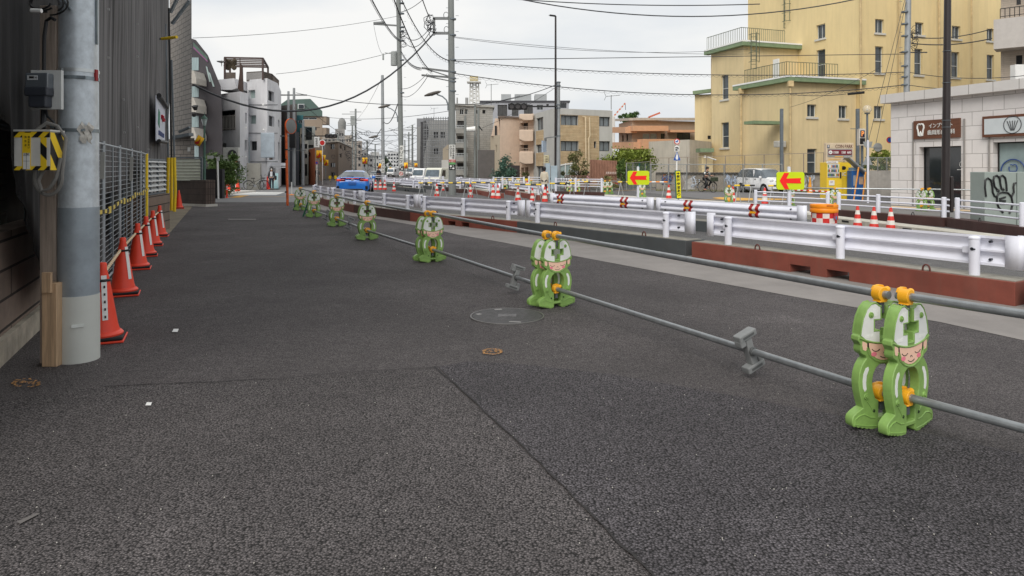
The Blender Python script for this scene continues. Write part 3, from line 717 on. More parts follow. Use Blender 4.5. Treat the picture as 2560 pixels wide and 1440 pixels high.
def make_frog(name_label):
 t=thing('pipe_barricade',name_label,'barricade',(0,0,0),0,'green frog helmet pipe barricades')
 e=((1,0,0),(0,0,1),(0,1,0))
 b=MB();b.prism([outer,hol],(0,-TH/2,0),*e,TH,sm=True)
 b.build('body',frog_g,t,bevel=.0045,seg=3)
 def both(b,pts,off,th,m=0,mirror=True):
  for s in((1,-1)if mirror else(1,)):
   q=[(p[0]*s,p[1])for p in fm(pts)]
   for y in(-1,1):
    b.prism(q,(0,y*(TH/2+off),0),(1,0,0),(0,0,1),(0,-y,0),th,m)
 hp=[(31,547),(80,555),(120,571),(151,600),(147,650),(134,705),(110,757),(84,785),(58,789),(28,768),(27,694),(70,694),(70,614),(33,614)]
 b=MB();both(b,hp,.0012,.006);b.split('helmet_panel',frog_w,t)
 b=MB()
 for k in range(9):
  x=48+k*8.5;top=770-max(0,(x-76))*1.9
  if top>712:both(b,[(x-1.6,712),(x+1.6,712),(x+1.6,top-14),(x-1.6,top-14)],.0028,.004)
  both(b,[(x+26,580),(x+29,581),(x+29,600 if x+29>88 else 604),(x+26,600 if x+29>88 else 604)],.0028,.004)if x+29<128 else None
 b.build('helmet_rib',frog_w,t)
# raised green outline of the helmet and the brim
 b=MB()
 rim=[(22,772),(38,778),(58,797),(86,792),(114,762),(138,705),(150,645),(155,602)]
 for y in(-1,1):
  for s in(1,-1):
   b.tube([(p[0]*FS*XS*s*.99,y*TH/2,p[1]*FS)for p in rim],.005,6)
   b.tube([(p[0]*FS*XS*s,y*TH/2,p[1]*FS)for p in((22,760),(22,689),(65,689),(65,619),(29,619),(29,562),(0,562))],.0035,6)
  b.tube([(x*FS*XS,y*TH/2,(540+44*abs(x/160)**2)*FS)for x in range(-160,161,20)],.0065,6)
  b.tube([(x*FS*XS,y*TH/2,z*FS)for x,z in((-112,520),(-98,470),(-62,436),(-25,420),(0,417),(25,420),(62,436),(98,470),(112,520))],.006,6)
 b.build('rim',frog_g,t)
 b=MB()
 fp=[(0,431),(25,434),(55,449),(84,482),(98,520),(102,549),(60,538),(0,531),(-60,538),(-102,549),(-98,520),(-84,482),(-55,449),(-25,434)]
 both(b,fp,.0010,.004,0,False)
 both(b,[(112,545),(128,556),(141,562),(143,536),(138,508),(120,500),(112,512)],.0010,.004)
 b.build('face',skin_p,t)
 b=MB()
 both(b,[(102,549),(111,551),(109,500),(101,497)],.0018,.003)
 for y in(-1,1):
  Y=y*(TH/2+.0018)
  for s in(1,-1):
   b.tube([(s*x*FS*XS,Y,z*FS)for x,z in((32,502),(44,493),(58,491),(72,497),(82,508))],.0022,5)
  b.tube([(x*FS*XS,Y,z*FS)for x,z in((-8,474),(-4,484),(4,484),(8,474))],.002,5)
  b.tube([(x*FS*XS,Y,z*FS)for x,z in((-28,457),(-14,449),(0,446),(14,449),(28,457))],.0023,5)
 b.build('facial_print',ink,t)
 b=MB()
 ell=[(68+18*math.cos(k*PI/8),474+14*math.sin(k*PI/8))for k in range(16)]
 both(b,ell,.0020,.002);b.split('cheek',pink_p,t)
 b=MB()
 both(b,[(104,398),(121,392),(136,355),(141,310),(138,268),(128,246),(116,256),(119,300),(115,345),(101,380)],.0012,.004)
 b.split('arm_strip',frog_w,t)
 for y in(-1,1):
  for s in(1,-1):
   for(x,z,r)in((88,722,.0185),(118,214,.019)):
    c_=V(s*x*FS*XS,y*TH/2,z*FS)
    b=MB();b.cyl(c_,c_+V(0,y*.007,0),r,r*.9,n=18);b.cyl(c_+V(0,y*.007,0),c_+V(0,y*.013,0),r*.45,n=10);b.build('stud',frog_g,t)
 b=MB()
 for y in(-1,1):
  for s in(1,-1):
   b.tube([(s*x*FS*XS,y*TH/2,z*FS)for x,z in((60,74),(92,80),(130,104),(160,98),(186,80),(190,44))],.0045,5)
   b.tube([(s*x*FS*XS,y*TH/2,z*FS)for x,z in((50,20),(110,28),(190,48))],.004,5)
   b.tube([(s*x*FS*XS,y*TH/2,z*FS)for x,z in((112,184),(92,150),(76,122))],.0045,5)
 b.build('boot_trim',frog_g,t)
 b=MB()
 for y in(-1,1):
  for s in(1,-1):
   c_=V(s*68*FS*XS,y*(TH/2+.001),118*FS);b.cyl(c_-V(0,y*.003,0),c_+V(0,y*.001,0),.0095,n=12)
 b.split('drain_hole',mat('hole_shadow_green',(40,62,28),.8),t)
 for z0,nm in((.748,'top'),(.178,'low')):
  b=MB();b.box((0,0,z0-.03 if nm=='top' else z0-.045),(.03,.032,.075 if nm=='top' else .06));b.build('clamp_bracket',mat('bracket_grey',(96,100,104),.5,.3),t,bevel=.003)
  b=MB()
  zc=.795 if nm=='top' else .205
  prof=[]
  for k in range(15):
   a=R(-58)+k/14*R(296);r=.044
   prof.append((math.cos(a)*r,math.sin(a)*r))
  prof+=[(-.034,-.045),(.020,-.045)]
  b.prism(prof,(0,-.030,zc),(1,0,0),(0,0,1),(0,1,0),.06,sm=True)
  b.cyl((.028,0,zc+.012),(.066,.004,zc+.028),.025,.017,n=12)
  b.prism([(-.03,.02),(-.014,.044),(.02,.05),(.052,.046),(.07,.03),(.05,.008)],(0,.026,zc),(1,0,0),(0,0,1),(0,1,0),.02)
  b.build('pipe_clamp',yel_clamp,t,bevel=.006)
 return t
fr=[((2265,1079),'pair nearest the camera'),((1390,768),'second pair, behind the manhole cover'),((1081,655),'third pair from the right'),((918,600),'fourth pair from the right'),((842,566),'fifth pair from the right'),((785,543),'sixth pair, with a green stand before it'),((751,526),'far end pair, beside the orange mirror pole')]
offA=V(-.105,.085,0)
FB=[G(*p[0])for p in fr]
f0=None;ends=[]
for i,p in enumerate(FB):
 nx=FB[i+1]if i+1<len(FB)else FB[i]+(FB[i]-FB[i-1])
 dr=(nx-(p+offA)).normalized();th=math.atan2(-dr.x,dr.y)
 if i==0:th=R(31)
 else:th+=R(3)
 if i>2:offA=p.normalized()*.17+V(-.02,0,0)
 for j,q in enumerate((p,p+offA)):
  lab='green frog helmet barricade, %s one of the %s'%('front' if j==0 else 'back',fr[i][1])
  if f0 is None:f0=make_frog(lab);f0.location=q;f0.rotation_euler=(0,0,th)
  else:dup(f0,q,th+R(random.uniform(-3,3))-(R(11)if i==0 else 0),lab)
 ends.append((p,p+offA))
nd=[(V(ends[0][0].x,ends[0][0].y,0),V(ends[0][0].x+.66*3.7,ends[0][0].y-3.7,0))]+[(ends[i][1],ends[i+1][0])for i in range(6)]
pl=['between the camera and the nearest frog pair','from the nearest to the second frog pair','from the second to the third frog pair','from the third to the fourth frog pair','from the fourth to the fifth frog pair','from the fifth to the sixth frog pair','between the last two frog pairs']
for i,(a,c)in enumerate(nd):
 for z,w in((.795,'upper'),(.205,'lower')):
  d=(c-a).normalized();b=MB();e0,e1=a-d*.055,c+d*.055
  b.cyl(V(e0.x,e0.y,z),V(e1.x,e1.y,z),.0243,n=20)
  b.build('barricade_pipe',chrome,label='%s grey steel pipe %s'%(w,pl[i]),cat='pipe',group='steel pipes of the frog barricades',origin=V(e0.x,e0.y,z))
# grey plastic joint blocks threaded on the lower pipes
def joint_block(px,i,tilt,label):
 a,c=nd[i];sx=(px-CX)/F;d=c-a;tt=(sx*a.y-a.x)/(d.x-sx*d.y);p=a+d*tt+V(0,0,.205);d.normalize()
 t=thing('joint_block',label,'pipe foot block',p,math.atan2(-d.x,d.y),'grey plastic foot blocks on the lower pipes')
 M=Matrix.Rotation(tilt,4,'Y')
 b=MB()
 for z in(-.125,.125):b.box(M@V(0,0,z),(.17,.075,.05),M=M)
 b.box((0,0,0),(.062,.06,.21),M=M);b.box(M@V(-.062,0,.085),(.05,.07,.05),M=M);b.box(M@V(.062,0,-.085),(.05,.07,.05),M=M)
 b.build('block',mat('grey_plastic',(128,130,130),.55,var=.12,scale=8),t,bevel=.008)
 b=MB()
 for z in(-.125,.125):b.box(M@V(0,-.038,z),(.11,.004,.018),M=M)
 b.cyl(V(0,-.032,0),V(0,-.05,0),.034,n=16)
 b.split('recess',mat('grey_plastic_dark',(84,86,86),.6),t,bevel=.003)
joint_block(1873,1,R(-20),'grey H shaped foot block on the lower pipe beside the nearest frog pair')
joint_block(1288,2,R(20),'grey H shaped foot block on the lower pipe left of the manhole frog pair')
joint_block(873,4,R(24),'grey H shaped foot block on the lower pipe by the fourth frog pair')
joint_block(818,5,R(30),'grey H shaped foot block on the lower pipe by the fifth frog pair')
# green folding stand before the sixth pair
t=thing('sawhorse','dark green folding sawhorse stand leaning by the far frog barricades','sawhorse',G(755,545))
gs=mat('dark_green_enamel',(36,110,84),.5,var=.15)
p0=G(755,545)
for(xa,ya,xb,yb)in((757,542,777,482),(733,526,747,480)):
 a=G(xa,ya);c=P(xb,yb,a.y+.1)
 for o_ in(0,.12):
  b=MB();b.beam(a+V(o_,.03,0),c+V(o_*.9,.03,0),.04,.03);b.build('leg',gs,t,world=True)
 b=MB()
 for k in range(5):q=a.lerp(c,.12+k*.18);b.beam(q,q+V(.12,0,0),.03,.025)
 b.build('rung',gs,t,world=True)
# ================================================================ movable guardrails
def guardrail(A,B_,label,base_m,posts,beam=(.0,1.0),faces_cam=False,caps=(True,True),pockets=True,reflect=False,group='movable steel guardrails',bh=.26,lugs=True):
 """A is the end nearer the camera; the base's street-side face runs A-B. local x along, y away from the walkway"""
 A,B_=Vector(A),Vector(B_);d=B_-A;Ln=d.length;ang=math.atan2(d.y,d.x)
 t=thing('guardrail',label,'guardrail',A,ang,group)
# y axis: pointing away from the camera side
 s=-1
 b=MB()
 x0,x1=.01,Ln-.01
 if pockets:
  m_=Ln*.5;prof=[(x0,0),(m_-.47,0),(m_-.47,.12),(m_-.13,.12),(m_-.13,0),(m_+.13,0),(m_+.13,.12),(m_+.47,.12),(m_+.47,0),(x1,0),(x1,bh),(x0,bh)]
 else:prof=[(x0,0),(x1,0),(x1,bh),(x0,bh)]
 b.prism(prof,(0,0,0),(1,0,0),(0,0,1),(0,s,0),.5)
 b.build('base',base_m,t,bevel=.006)
 b=MB();b.box((Ln/2,s*.25,bh+.004),(Ln-.06,.40,.008));b.build('base_top',mat('dusty_top',(146,142,132),.85,var=.25,scale=5),t)
 if lugs:
  for u in(.2,.72):
   b=MB();q=[]
   for k in range(11):a=PI*k/10;q.append((Ln*u+.045*math.cos(a),s*.03,bh-.01+.09*math.sin(a)**.7))
   b.tube(q,.011,6);b.build('lug',lug_m,t)
 ztop=.72;yb=s*.27
 for u in posts:
  b=MB();b.cyl((u,s*.16,bh-.02),(u,s*.16,ztop-.02),.057,n=24)
  b.lathe([(.057,ztop-.02),(.062,ztop-.015),(.062,ztop+.002),(.045,ztop+.018),(.02,ztop+.024)],(u,s*.16,0),n=24)
  b.build('post',white_paint,t)
  b=MB();b.cyl((u,s*.16+.062,ztop-.13),(u,s*.16+.045,ztop-.13),.02,n=8);b.cyl((u-.03,s*.16+.055,ztop-.13),(u-.03,s*.16+.07,ztop-.13),.009,n=6);b.split('bolt',bolt_m,t)
  b=MB();b.box((u+.09 if u<Ln-.6 else u-.09,s*.222,ztop-.155),(.14,.012,.075));b.build('bracket',white_paint,t)
 za=.40;n_=60
 prof=[(0,.0),(.0,.03),(.035,.055),(.07,.09),(.075,.115),(.055,.145),(.01,.165),(.01,.185),(.055,.205),(.075,.235),(.07,.26),(.035,.295),(0,.32),(0,.35)]
 if not faces_cam:prof=[(.078-y,z)for y,z in prof]
 xs0,xs1=beam[0]*Ln+.17,beam[1]*Ln-.17
 b=MB();vs=[]
 sg=1 if faces_cam else 1
 yb0=s*.30 if not faces_cam else s*.06
 for x in(xs0,(xs0+xs1)/2,xs1):
  for(dy,z)in prof:vs.append((x,yb0+dy*.9,za+z))
  for(dy,z)in prof:vs.append((x,yb0+dy*.9-.006,za+z))
 m_=len(prof);fs=[]
 for k in range(2):
  for j in range(m_-1):
   a=k*2*m_+j;c=(k+1)*2*m_+j
   fs.append((a,a+1,c+1,c));fs.append((a+m_,c+m_,c+m_+1,a+m_+1))
  a=k*2*m_;c=(k+1)*2*m_
  fs.append((a,c,c+m_,a+m_));fs.append((a+m_-1,a+2*m_-1,c+2*m_-1,c+m_-1))
 b.add(vs,fs,0,True)
 b.build('beam',white_paint,t)
 b=MB()
 ends_=[(xs0+.22,.07),(xs0+.22,.28),(xs0+.02,.07),(xs1-.22,.07),(xs1-.22,.28)]
 for x,z in ends_:b.cyl((x,yb0+.03,za+z),(x,yb0+.075,za+z),.016,n=6)
 b.split('bolt',bolt_m,t)
 for k,(x,sx)in enumerate(((xs0,-1),(xs1,1))):
  if not caps[k]:continue
# curved terminal: flat plate that rolls away in a half round
  b=MB();q=[]
  for j in range(13):
   a=j/12*PI;q.append((x+sx*(.06+.06*math.sin(a)),yb0+.075-.06*(1-math.cos(a))))
  path=[(x-sx*.06,yb0+.077),(x+sx*.04,yb0+.077)]+q+[(x+sx*.02,yb0-.045)]
  vs=[]
  for p in path:vs.append((p[0],p[1],za-.02));vs.append((p[0],p[1],za+.37))
  b.add(vs,[(2*j,2*j+2,2*j+3,2*j+1)for j in range(len(path)-1)],0,True)
  o=b.build('end_terminal',white_paint,t,fix=False);o.modifiers.new('t','SOLIDIFY').thickness=.008
 if reflect:
  for u in reflect:
   for k,(dx,mm)in enumerate(((-.105,0),(-.035,1),(.035,0))):
    pass
   b=MB()
   for dx,mm in((-.13,0),(-.03,1),(.04,0)):
    w=.09 if mm==0 else .065
    for j in range(m_-1):
     (y0,z0),(y1,z1)=prof[j],prof[j+1];e=.004
     b.quad((u+dx,yb0+y0*.9+e,za+z0),(u+dx+w,yb0+y0*.9+e,za+z0),(u+dx+w,yb0+y1*.9+e,za+z1),(u+dx,yb0+y1*.9+e,za+z1),mm)
   b.box((u+.005,yb0+.085,za+.16),(.16,.01,.045),0,2)
   b.build('reflector',[mat('dark_red_reflector',(160,24,22),.4),mat('silver_reflector',(220,222,220),.4),mat('amber_reflector',(250,176,20),.4)],t)
 return t
J=[G(2545,768),G(1728,643),G(1292,582),G(1025,553),G(884,532),G(815,516),G(772,502)]
d0=(J[0]-J[1]).normalized();Jm=J[0]+d0*5.0
cols=[steel_dk,rust_red,steel_dk,rust_red,rust_dk,mat('red_brown_oxide',(112,62,54),.65,var=.15),mat('red_brown_oxide',(112,62,54))]
def stub(t):pass
segs=[(Jm,J[0]+d0*.08),(J[0]-d0*.02,J[1]),(J[1]-(J[1]-J[2]).normalized()*.12,J[2]),(J[2],J[3]),(J[3],J[4]),(J[4],J[5]),(J[5],J[6])]
gl=['white guardrail on a dark base cut off by the right edge of the photo','nearest white guardrail, on a red oxide base with forklift pockets','white guardrail on the long dark grey steel base behind the manhole','white guardrail on a red oxide base behind the second frog pair','white guardrail on a dark brown base behind the fourth frog pair','white guardrail on a red brown base, behind the fifth frog pair','farthest white guardrail of the curve, in front of the blue car']
for i,(a,c)in enumerate(segs):
 Ln=(c-a).length
 ps=[.5,Ln*.5,Ln-.5]
 if i==1:ps=[.5,Ln-2.7,Ln-.68]
 if i==2:ps=[.62,Ln-.62]
 bm_=(0,1)
 if i==1:bm_=(-.005,.985)
 guardrail(a,c,gl[i],cols[i],ps,bm_,pockets=i in(0,1,3),bh=.27)
# second row with reflectors, its back to the carriageway
def fwd(x,ytop,z=.75):Y=(H-z)*F/(ytop-HZ);return V((x-CX)*Y/F,Y,0)
q1,q2,q3=fwd(1372,484),fwd(1634,496),fwd(2018,517)
t=guardrail(q2,q1,'white guardrail with two red and white reflectors behind the first arrow board',steel_dk,[.5,3.6],faces_cam=True,reflect=[1.08,3.72],group='guardrails with reflectors')
t=guardrail(q3,q2+(q3-q2).normalized()*.04,'white guardrail with two red and white reflectors beside the orange barrel',steel_dk,[.5,3.9],faces_cam=True,reflect=[1.35,3.35],group='guardrails with reflectors')
# more rails across the works
def gr(x1,y1,x2,y2,lab,m,**k):return guardrail(G(x1,y1),G(x2,y2),lab,m,k.pop('posts',[.4,2.2,4]),**k)
gr(1236,496,1170,481,'white guardrail on a red base just right of the near utility pole',rust_red,posts=[.4,2.3])
gr(1148,483,1098,475,'white guardrail on a brown base in front of the near utility pole',rust_dk,posts=[.4,2.4])
gr(1345,502,1262,486,'white guardrail on a dull red base behind the sawhorse bars',rust_red,posts=[.5,2.5])
gr(1046,482,990,476,'short white guardrail end with square dished plates, left of the cones',steel_dk,posts=[.4,1.6])
gr(1118,478,1000,467,'white guardrail with a grey base before the parked white truck',steel_dk,posts=[.5,3,5.6],pockets=False)
gr(1010,470,950,465,'far white guardrail left of the tall middle pole',steel_dk,posts=[.5,3,5.6],pockets=False)
gr(1150,464,1020,460,'farthest white guardrail under the cream white van',steel_dk,posts=[.5,4,8],pockets=False)
gr(1225,474,1140,466,'far white guardrail in front of the grey balconied apartment block',steel_dk,posts=[.5,3,5.6],pockets=False)
# ---------------------------------------------------------------- white three-rail pipe fences on brown steel bases
def pipefence(A,B_,label,posts,base=True,zt=.73,n=3,base_m=rust_dk,r=.024):
 A,B_=Vector(A),Vector(B_);d=B_-A;Ln=d.length;t=thing('pipe_guard_fence',label,'guard fence',A,math.atan2(d.y,d.x),'white pipe rail fences')
 bz=.25 if base else 0
 if base:
  b=MB();b.box((Ln/2,0,.125),(Ln,.35,.25));b.build('base',base_m,t,bevel=.005)
  for u in(.25,.75):
   b=MB();q=[(Ln*u+.04*math.cos(PI*k/8),-.12,.24+.1*math.sin(PI*k/8))for k in range(9)];b.tube(q,.009,5);b.build('lug',black_m,t)
 for u in posts:
  b=MB();b.cyl((Ln*u,0,bz),(Ln*u,0,zt+.03),.06,n=16);b.lathe([(.06,zt+.03),(.062,zt+.04),(.04,zt+.055)],(Ln*u,0,0),n=16);b.build('post',white_paint,t)
 for k in range(n):
  z=zt-.015-k*(.155 if n==3 else .13);b=MB();b.cyl((.03,.085,z),(Ln-.03,.085,z),r,n=10);b.build('rail',white_paint,t)
 return t
S=lambda px,Y:V((px-CX)*Y/F,Y,0)
pipefence(S(1882,24.0),S(2076,21.6),'white pipe rail fence left of the gap by the orange barrel',[.04,.5,.97],base=False)
pipefence(S(2090,21.4),S(2370,17.9),'white pipe rail fence on the brown base behind three cones',[.03,.42,.97])
pipefence(S(2383,17.8),S(2800,12.6),'white pipe rail fence reaching the right edge before the graffitied cabinet',[.035,.5,.97])
pipefence(G(1385,489),G(1508,492),'white pipe rail fence right of the signal pole',[.04,.45,.97],zt=.95,n=4)
pipefence(G(1232,482),G(1312,482),'white pipe rail fence on a brown base beside the walking woman',[.02,.3,.62,.97],zt=.95,n=4)
pipefence(G(1320,474),G(1372,476),'white pipe rail behind the walking woman',[.05,.95],base=False,zt=.9,n=3)
pipefence(G(1036,473),G(1110,473),'white pipe rail in front of the cream van',[.03,.5,.97],base=False,zt=.9,n=3)
pipefence(G(862,466),G(930,466),'white pipe rail beyond the blue car',[.03,.5,.97],base=False,zt=.9,n=3)
pipefence(G(930,472),G(965,476),'small white pipe fence with a white post, right of the blue car',[.1,.97],base=False,zt=1.0,n=2)
# gutter curb blocks in front of the brown bases
t=thing('gutter_curb','row of pale gutter blocks with dark slots along the right hand brown bases','curb',S(2098,20.6))
A,B_=V(9.7,21.6,0),V(11.5,13.4,0);A=S(2060,20.9);B_=S(2780,12.2)
d=(B_-A);Ln=d.length;d.normalize();nn=V(d.y,-d.x,0)
b=MB();k=0;u=0
while u<Ln:
 c_=A+d*(u+.3)+nn*.42;b.box(c_+V(0,0,.075),(.592,.55,.15),math.atan2(d.y,d.x));u+=.6
b.build('block',mat('curb_concrete',(186,182,170),.8,var=.15,scale=4,streak=.15),t,world=True,bevel=.008)
b=MB();u=.6
while u<Ln:
 c_=A+d*(u+.3)+nn*(.42+.275);b.box(c_+V(0,0,.085),(.3,.012,.05),math.atan2(d.y,d.x));u+=1.2
b.build('slot',mat('slot_dark',(22,22,22),.9),t,world=True)
# ---------------------------------------------------------------- cones, drums, sawhorses across the works
cs=make_cone('red and white cone','red and white striped cones',striped=True,h=.72,col=mat('cone_red',(216,58,48),.45,var=.08),base=False)
scon=[(2144,571,.8,'left one of three striped cone tops behind the nearest guardrail'),(2185,574,.8,'middle one of three striped cones behind the nearest guardrail'),(2227,577,.8,'right one of three striped cones, the red topped one with a white band'),(1672,498,1,'striped cone left of the yellow and green crossing sign'),(1245,499,1,'striped cone, right one of two beside the red based rail'),(1233,498,1,'striped cone, left one of two beside the red based rail'),(1176,496,1,'striped cone under the barred sawhorse right of the near pole'),(1318,478,1,'striped cone at the end of the pipe fence left of the woman'),(1366,484,1,'tall striped cone just right of the walking woman'),(1362,507,1,'striped cone against the left end of the reflector guardrail'),(1331,505,.9,'striped cone tilted behind the far guardrail near the middle'),(1295,504,1,'striped cone under the left yellow black bar'),(1092,493,1,'striped cone under the sawhorse left of the near pole'),(962,476,1,'striped cone, right of three beside the blue car'),(951,476,1,'striped cone, middle of three beside the blue car'),(939,476,1,'striped cone, left of three close to the blue car'),(1912,512,1,'striped cone behind the pipe rail under the second arrow board'),(1832,506,1,'striped cone beside the frog barricade left of the second arrow board'),(1541,462,1,'small far striped cone left of the first arrow board'),(1108,478,.9,'striped cone just left of the near utility pole'),(985,480,.9,'striped cone lying low before the square rail plates')]
for i,(x,y,s_,lab)in enumerate(scon):
 p=G(x,y)
 if i==0:cs.location=p;cs['label']=lab;cs.scale=(s_,)*3
 else:dup(cs,p,random.uniform(0,3),lab,scale=s_)
oc=make_cone('orange cone by the white parking sign pole left of the tree','small orange cones by the side road',base=False);oc.location=G(594,483);oc.scale=(1.2,)*3
dup(oc,G(573,478),0,'orange cone behind the thin red striped post',scale=.9);dup(oc,G(675,474),0,'orange cone beside the legs of the masked person',scale=.8)
yc=make_cone('orange yellow cone in front of the graffitied wall left of the vending machine','small orange cones by the side road',base=False,col=mat('cone_amber',(236,160,50),.5),h=1.0);yc.location=G(2025,484)
# crash drum
p=G(2060,592);p=S(2060,17.2)
t=thing('crash_drum','orange topped crash drum with red and white checks beside the reflector guardrail','drum',p)
b=MB();b.lathe([(.335,.50),(.345,.52),(.345,.6),(.335,.62),(.345,.64),(.345,.70),(.34,.73),(.20,.73),(.18,.70)],n=36);b.box((0,-.33,.71),(.16,.05,.04),0,1);b.build('lid',[orange_b,mat('dark_orange',(222,116,10),.5)],t)
b=MB();b.lathe([(.30,0),(.305,.02),(.31,.5),(.30,.5)],n=36);b.build('drum_body',mat('drum_orange',(232,70,30),.5),t)
b=MB()
for k in range(12):
 for r_ in range(3):
  a0,a1=k/12*2*PI,(k+1)/12*2*PI;m_=(k+r_)%2
  z0,z1=.06+r_*.14,.2+r_*.14;rr=.312
  for j in range(3):
   c0_,c1_=a0+(a1-a0)*j/3,a0+(a1-a0)*(j+1)/3
   b.quad((rr*math.cos(c0_),rr*math.sin(c0_),z0),(rr*math.cos(c1_),rr*math.sin(c1_),z0),(rr*math.cos(c1_),rr*math.sin(c1_),z1),(rr*math.cos(c0_),rr*math.sin(c0_),z1),m_)
b.build('check_band',[mat('check_white',(226,214,208),.45),red_m],t)
b=MB();b.box((.19,-.27,.40),(.17,.012,.2),.6,0);b.box((.19,-.28,.36),(.05,.01,.09),.6,1);b.box((.13,-.305,.36),(.04,.01,.09),.6,1);t.scale=(.96,.96,.87);b.build('poster',[mat('poster_red',(190,60,60),.5),mat('poster_blue',(60,130,180),.5)],t)
# striped-bar sawhorses
def sawhorse(xa,xb,y,ytop,lab,m=(yellow_m,black_m),zt=.8):
 A,B_=G(xa,y),G(xb,y);t=thing('sawhorse',lab,'sawhorse',A,0,'sawhorses with striped bars')
 for P_ in(A,B_):
  s=1 if P_ is A else-1
  for dx,dy in((-.2,-.15),(.2,.15)):
   b=MB();b.cyl(P_+V(dx*.9,dy,0),P_+V(0,0,zt),.018,n=8);b.build('leg',mat('leg_grey',(170,172,172),.5,.3),t,world=True)
 b=MB();n=max(4,int((B_-A).length/.16));a,c=A+V(-.15,0,zt),B_+V(.15,0,zt)
 for k in range(n):b.cyl(a.lerp(c,k/n),a.lerp(c,(k+1)/n),.035,n=8,m=k%2)
 b.build('striped_bar',list(m),t,world=True)
 return t
sawhorse(1295,1345,506,0,'sawhorse with a yellow and black bar left of the reflector guardrail')
sawhorse(1382,1430,500,0,'sawhorse with a yellow and black bar just above the first reflector')
sawhorse(1054,1084,497,0,'sawhorse with a thin bar left of the near utility pole')
sawhorse(1108,1166,497,0,'sawhorse with a yellow bar crossing in front of the near utility pole')
sawhorse(1186,1230,496,0,'sawhorse with a yellow bar right of the near utility pole')
sawhorse(1552,1598,492,0,'sawhorse right of the far frog barricades near the first arrow board')
sawhorse(1606,1662,492,0,'sawhorse with an orange bar behind the first arrow board post',(orange_b,white_m))
sawhorse(1466,1496,491,0,'low sawhorse with a yellow black bar below the white pipe rail')
sawhorse(1845,1878,510,0,'grey sawhorse between the far frog barricade and the white pipe rail')
sawhorse(1930,1962,512,0,'sawhorse under the second arrow board behind the pipe rail')
# red / white bar barrier near the vending machine
A,B_=P(1985,475,27),P(2090,480,27);b=MB()
for k in range(14):b.cyl(A.lerp(B_,k/14),A.lerp(B_,(k+1)/14),.025,n=8,m=k%2)
b.build('striped_bar',[red_m,white_m],label='red and white striped bar held between two far frog barricades',cat='bar',origin=A)
# far frog barricades with pipes
far=[(2304,529,R(-62),'frog barricade seen nearly edge on, left one in front of the stone fronted clinic'),(2322,528,R(-62),'frog barricade seen nearly edge on, right one in front of the stone fronted clinic'),(2087,524,R(6),'far frog barricade in front of the yellow vending machine'),(1978,520,R(30),'frog barricade behind the post of the second arrow board'),(1822,514,R(10),'far frog barricade left of the white pipe rail and the parked car'),(1605,494,R(10),'far frog barricade just behind the first arrow board post'),(1524,486,R(8),'right one of two far frog barricades left of the first arrow board'),(1443,486,R(-30),'far frog barricade behind the pipe rail near the bush'),(1424,486,R(-35),'far frog barricade behind the pipe rail next to the signal pole'),(1328,484,R(60),'far frog barricade beside the tall striped cone'),(1357,478,R(70),'far frog barricade behind the walking woman'),(1512,487,R(20),'left one of two far frog barricades left of the first arrow board'),(1262,478,R(20),'tiny frog barricade behind the far pipe fence by the conifer'),(1292,478,R(10),'tiny frog barricade behind the right half of the far pipe fence')]
FP=[]
for x,y,rz,lab in far:
 p=G(x,y);dup(f0,p,rz,lab,group='distant frog barricades');FP.append(p)
for(i,j,w)in((3,2,'a'),(2,0,'b'),(6,5,'c'),(7,11,'d')):
 lab={'a':'thin pipe between the barricades under the second arrow board','b':'grey pipe from the vending machine barricade to the clinic pair','c':'pale pipe behind the first arrow board','d':'pale pipe over the far pipe rail beside the bush'}[w]
 a,c=FP[i]+V(0,0,.79),FP[j]+V(0,0,.79);b=MB();b.cyl(a,c,.0243,n=8);b.build('barricade_pipe',chrome,label=lab,cat='pipe',origin=a)
a=FP[1]+V(0,0,.79);c=S(2700,22)+V(0,0,.79);b=MB();b.cyl(a,c,.0243,n=8);b.build('barricade_pipe',chrome,label='grey pipe running right from the clinic frog pair to the edge of the photo',cat='pipe',origin=a)
a=FP[5]+V(0,0,.79);c=G(1690,500)+V(0,0,.8);b=MB();b.cyl(a,c,.0243,n=8);b.build('barricade_pipe',chrome,label='pale pipe from the first arrow board to the crossing sign',cat='pipe',origin=a)
# ---------------------------------------------------------------- arrow boards and the crossing banner
yg=mat('yellow_green_board',(208,226,0),.5,var=.03)
ar=mat('arrow_red',(255,32,22),.5,var=.03)
def arrow_board(x0,y0,x1,y1,Y,lab,px_post):
 c_=P((x0+x1)/2,(y0+y1)/2,Y);w=(x1-x0)*Y/F;h=(y1-y0)*Y/F
 t=thing('arrow_board',lab,'sign',(c_.x,c_.y,0))
 r=.06;out_=[]
 for(cx_,cz_,a0)in((w/2-r,h/2-r,0),(-w/2+r,h/2-r,90),(-w/2+r,-h/2+r,180),(w/2-r,-h/2+r,270)):
  for k in range(6):a=R(a0+k*18);out_.append((cx_+r*math.cos(a),cz_+r*math.sin(a)))
 b=MB();b.prism(out_,(0,-.03,c_.z),(1,0,0),(0,0,1),(0,-1,0),.04);b.build('board',yg,t,bevel=.004)
 A_=[(-.42,0),(-.15,.44),(.0,.44)if 0 else(-.02,.44),(-.16,.13),(.38,.15),(.34,.01),(.39,-.15),(-.16,-.13),(0,-.46),(-.15,-.46)]
 A_=[(-.40,0),(-.235,.45),(-.055,.45),(-.155,.135),(.385,.155),(.345,.0),(.385,-.145),(-.155,-.13),(-.055,-.47),(-.21,-.47)]
 b=MB();b.prism([(p[0]*w,p[1]*h)for p in A_],(0,-.071,c_.z),(1,0,0),(0,0,1),(0,-1,0),.006);b.build('arrow',ar,t)
 b=MB();b.cyl((px_post,0,0),(px_post,0,c_.z+h/2+.1),.038,n=16);b.lathe([(.04,c_.z+h/2+.1),(.042,c_.z+h/2+.115),(.02,c_.z+h/2+.125)],(px_post,0,0),n=16);b.build('post',white_paint,t)
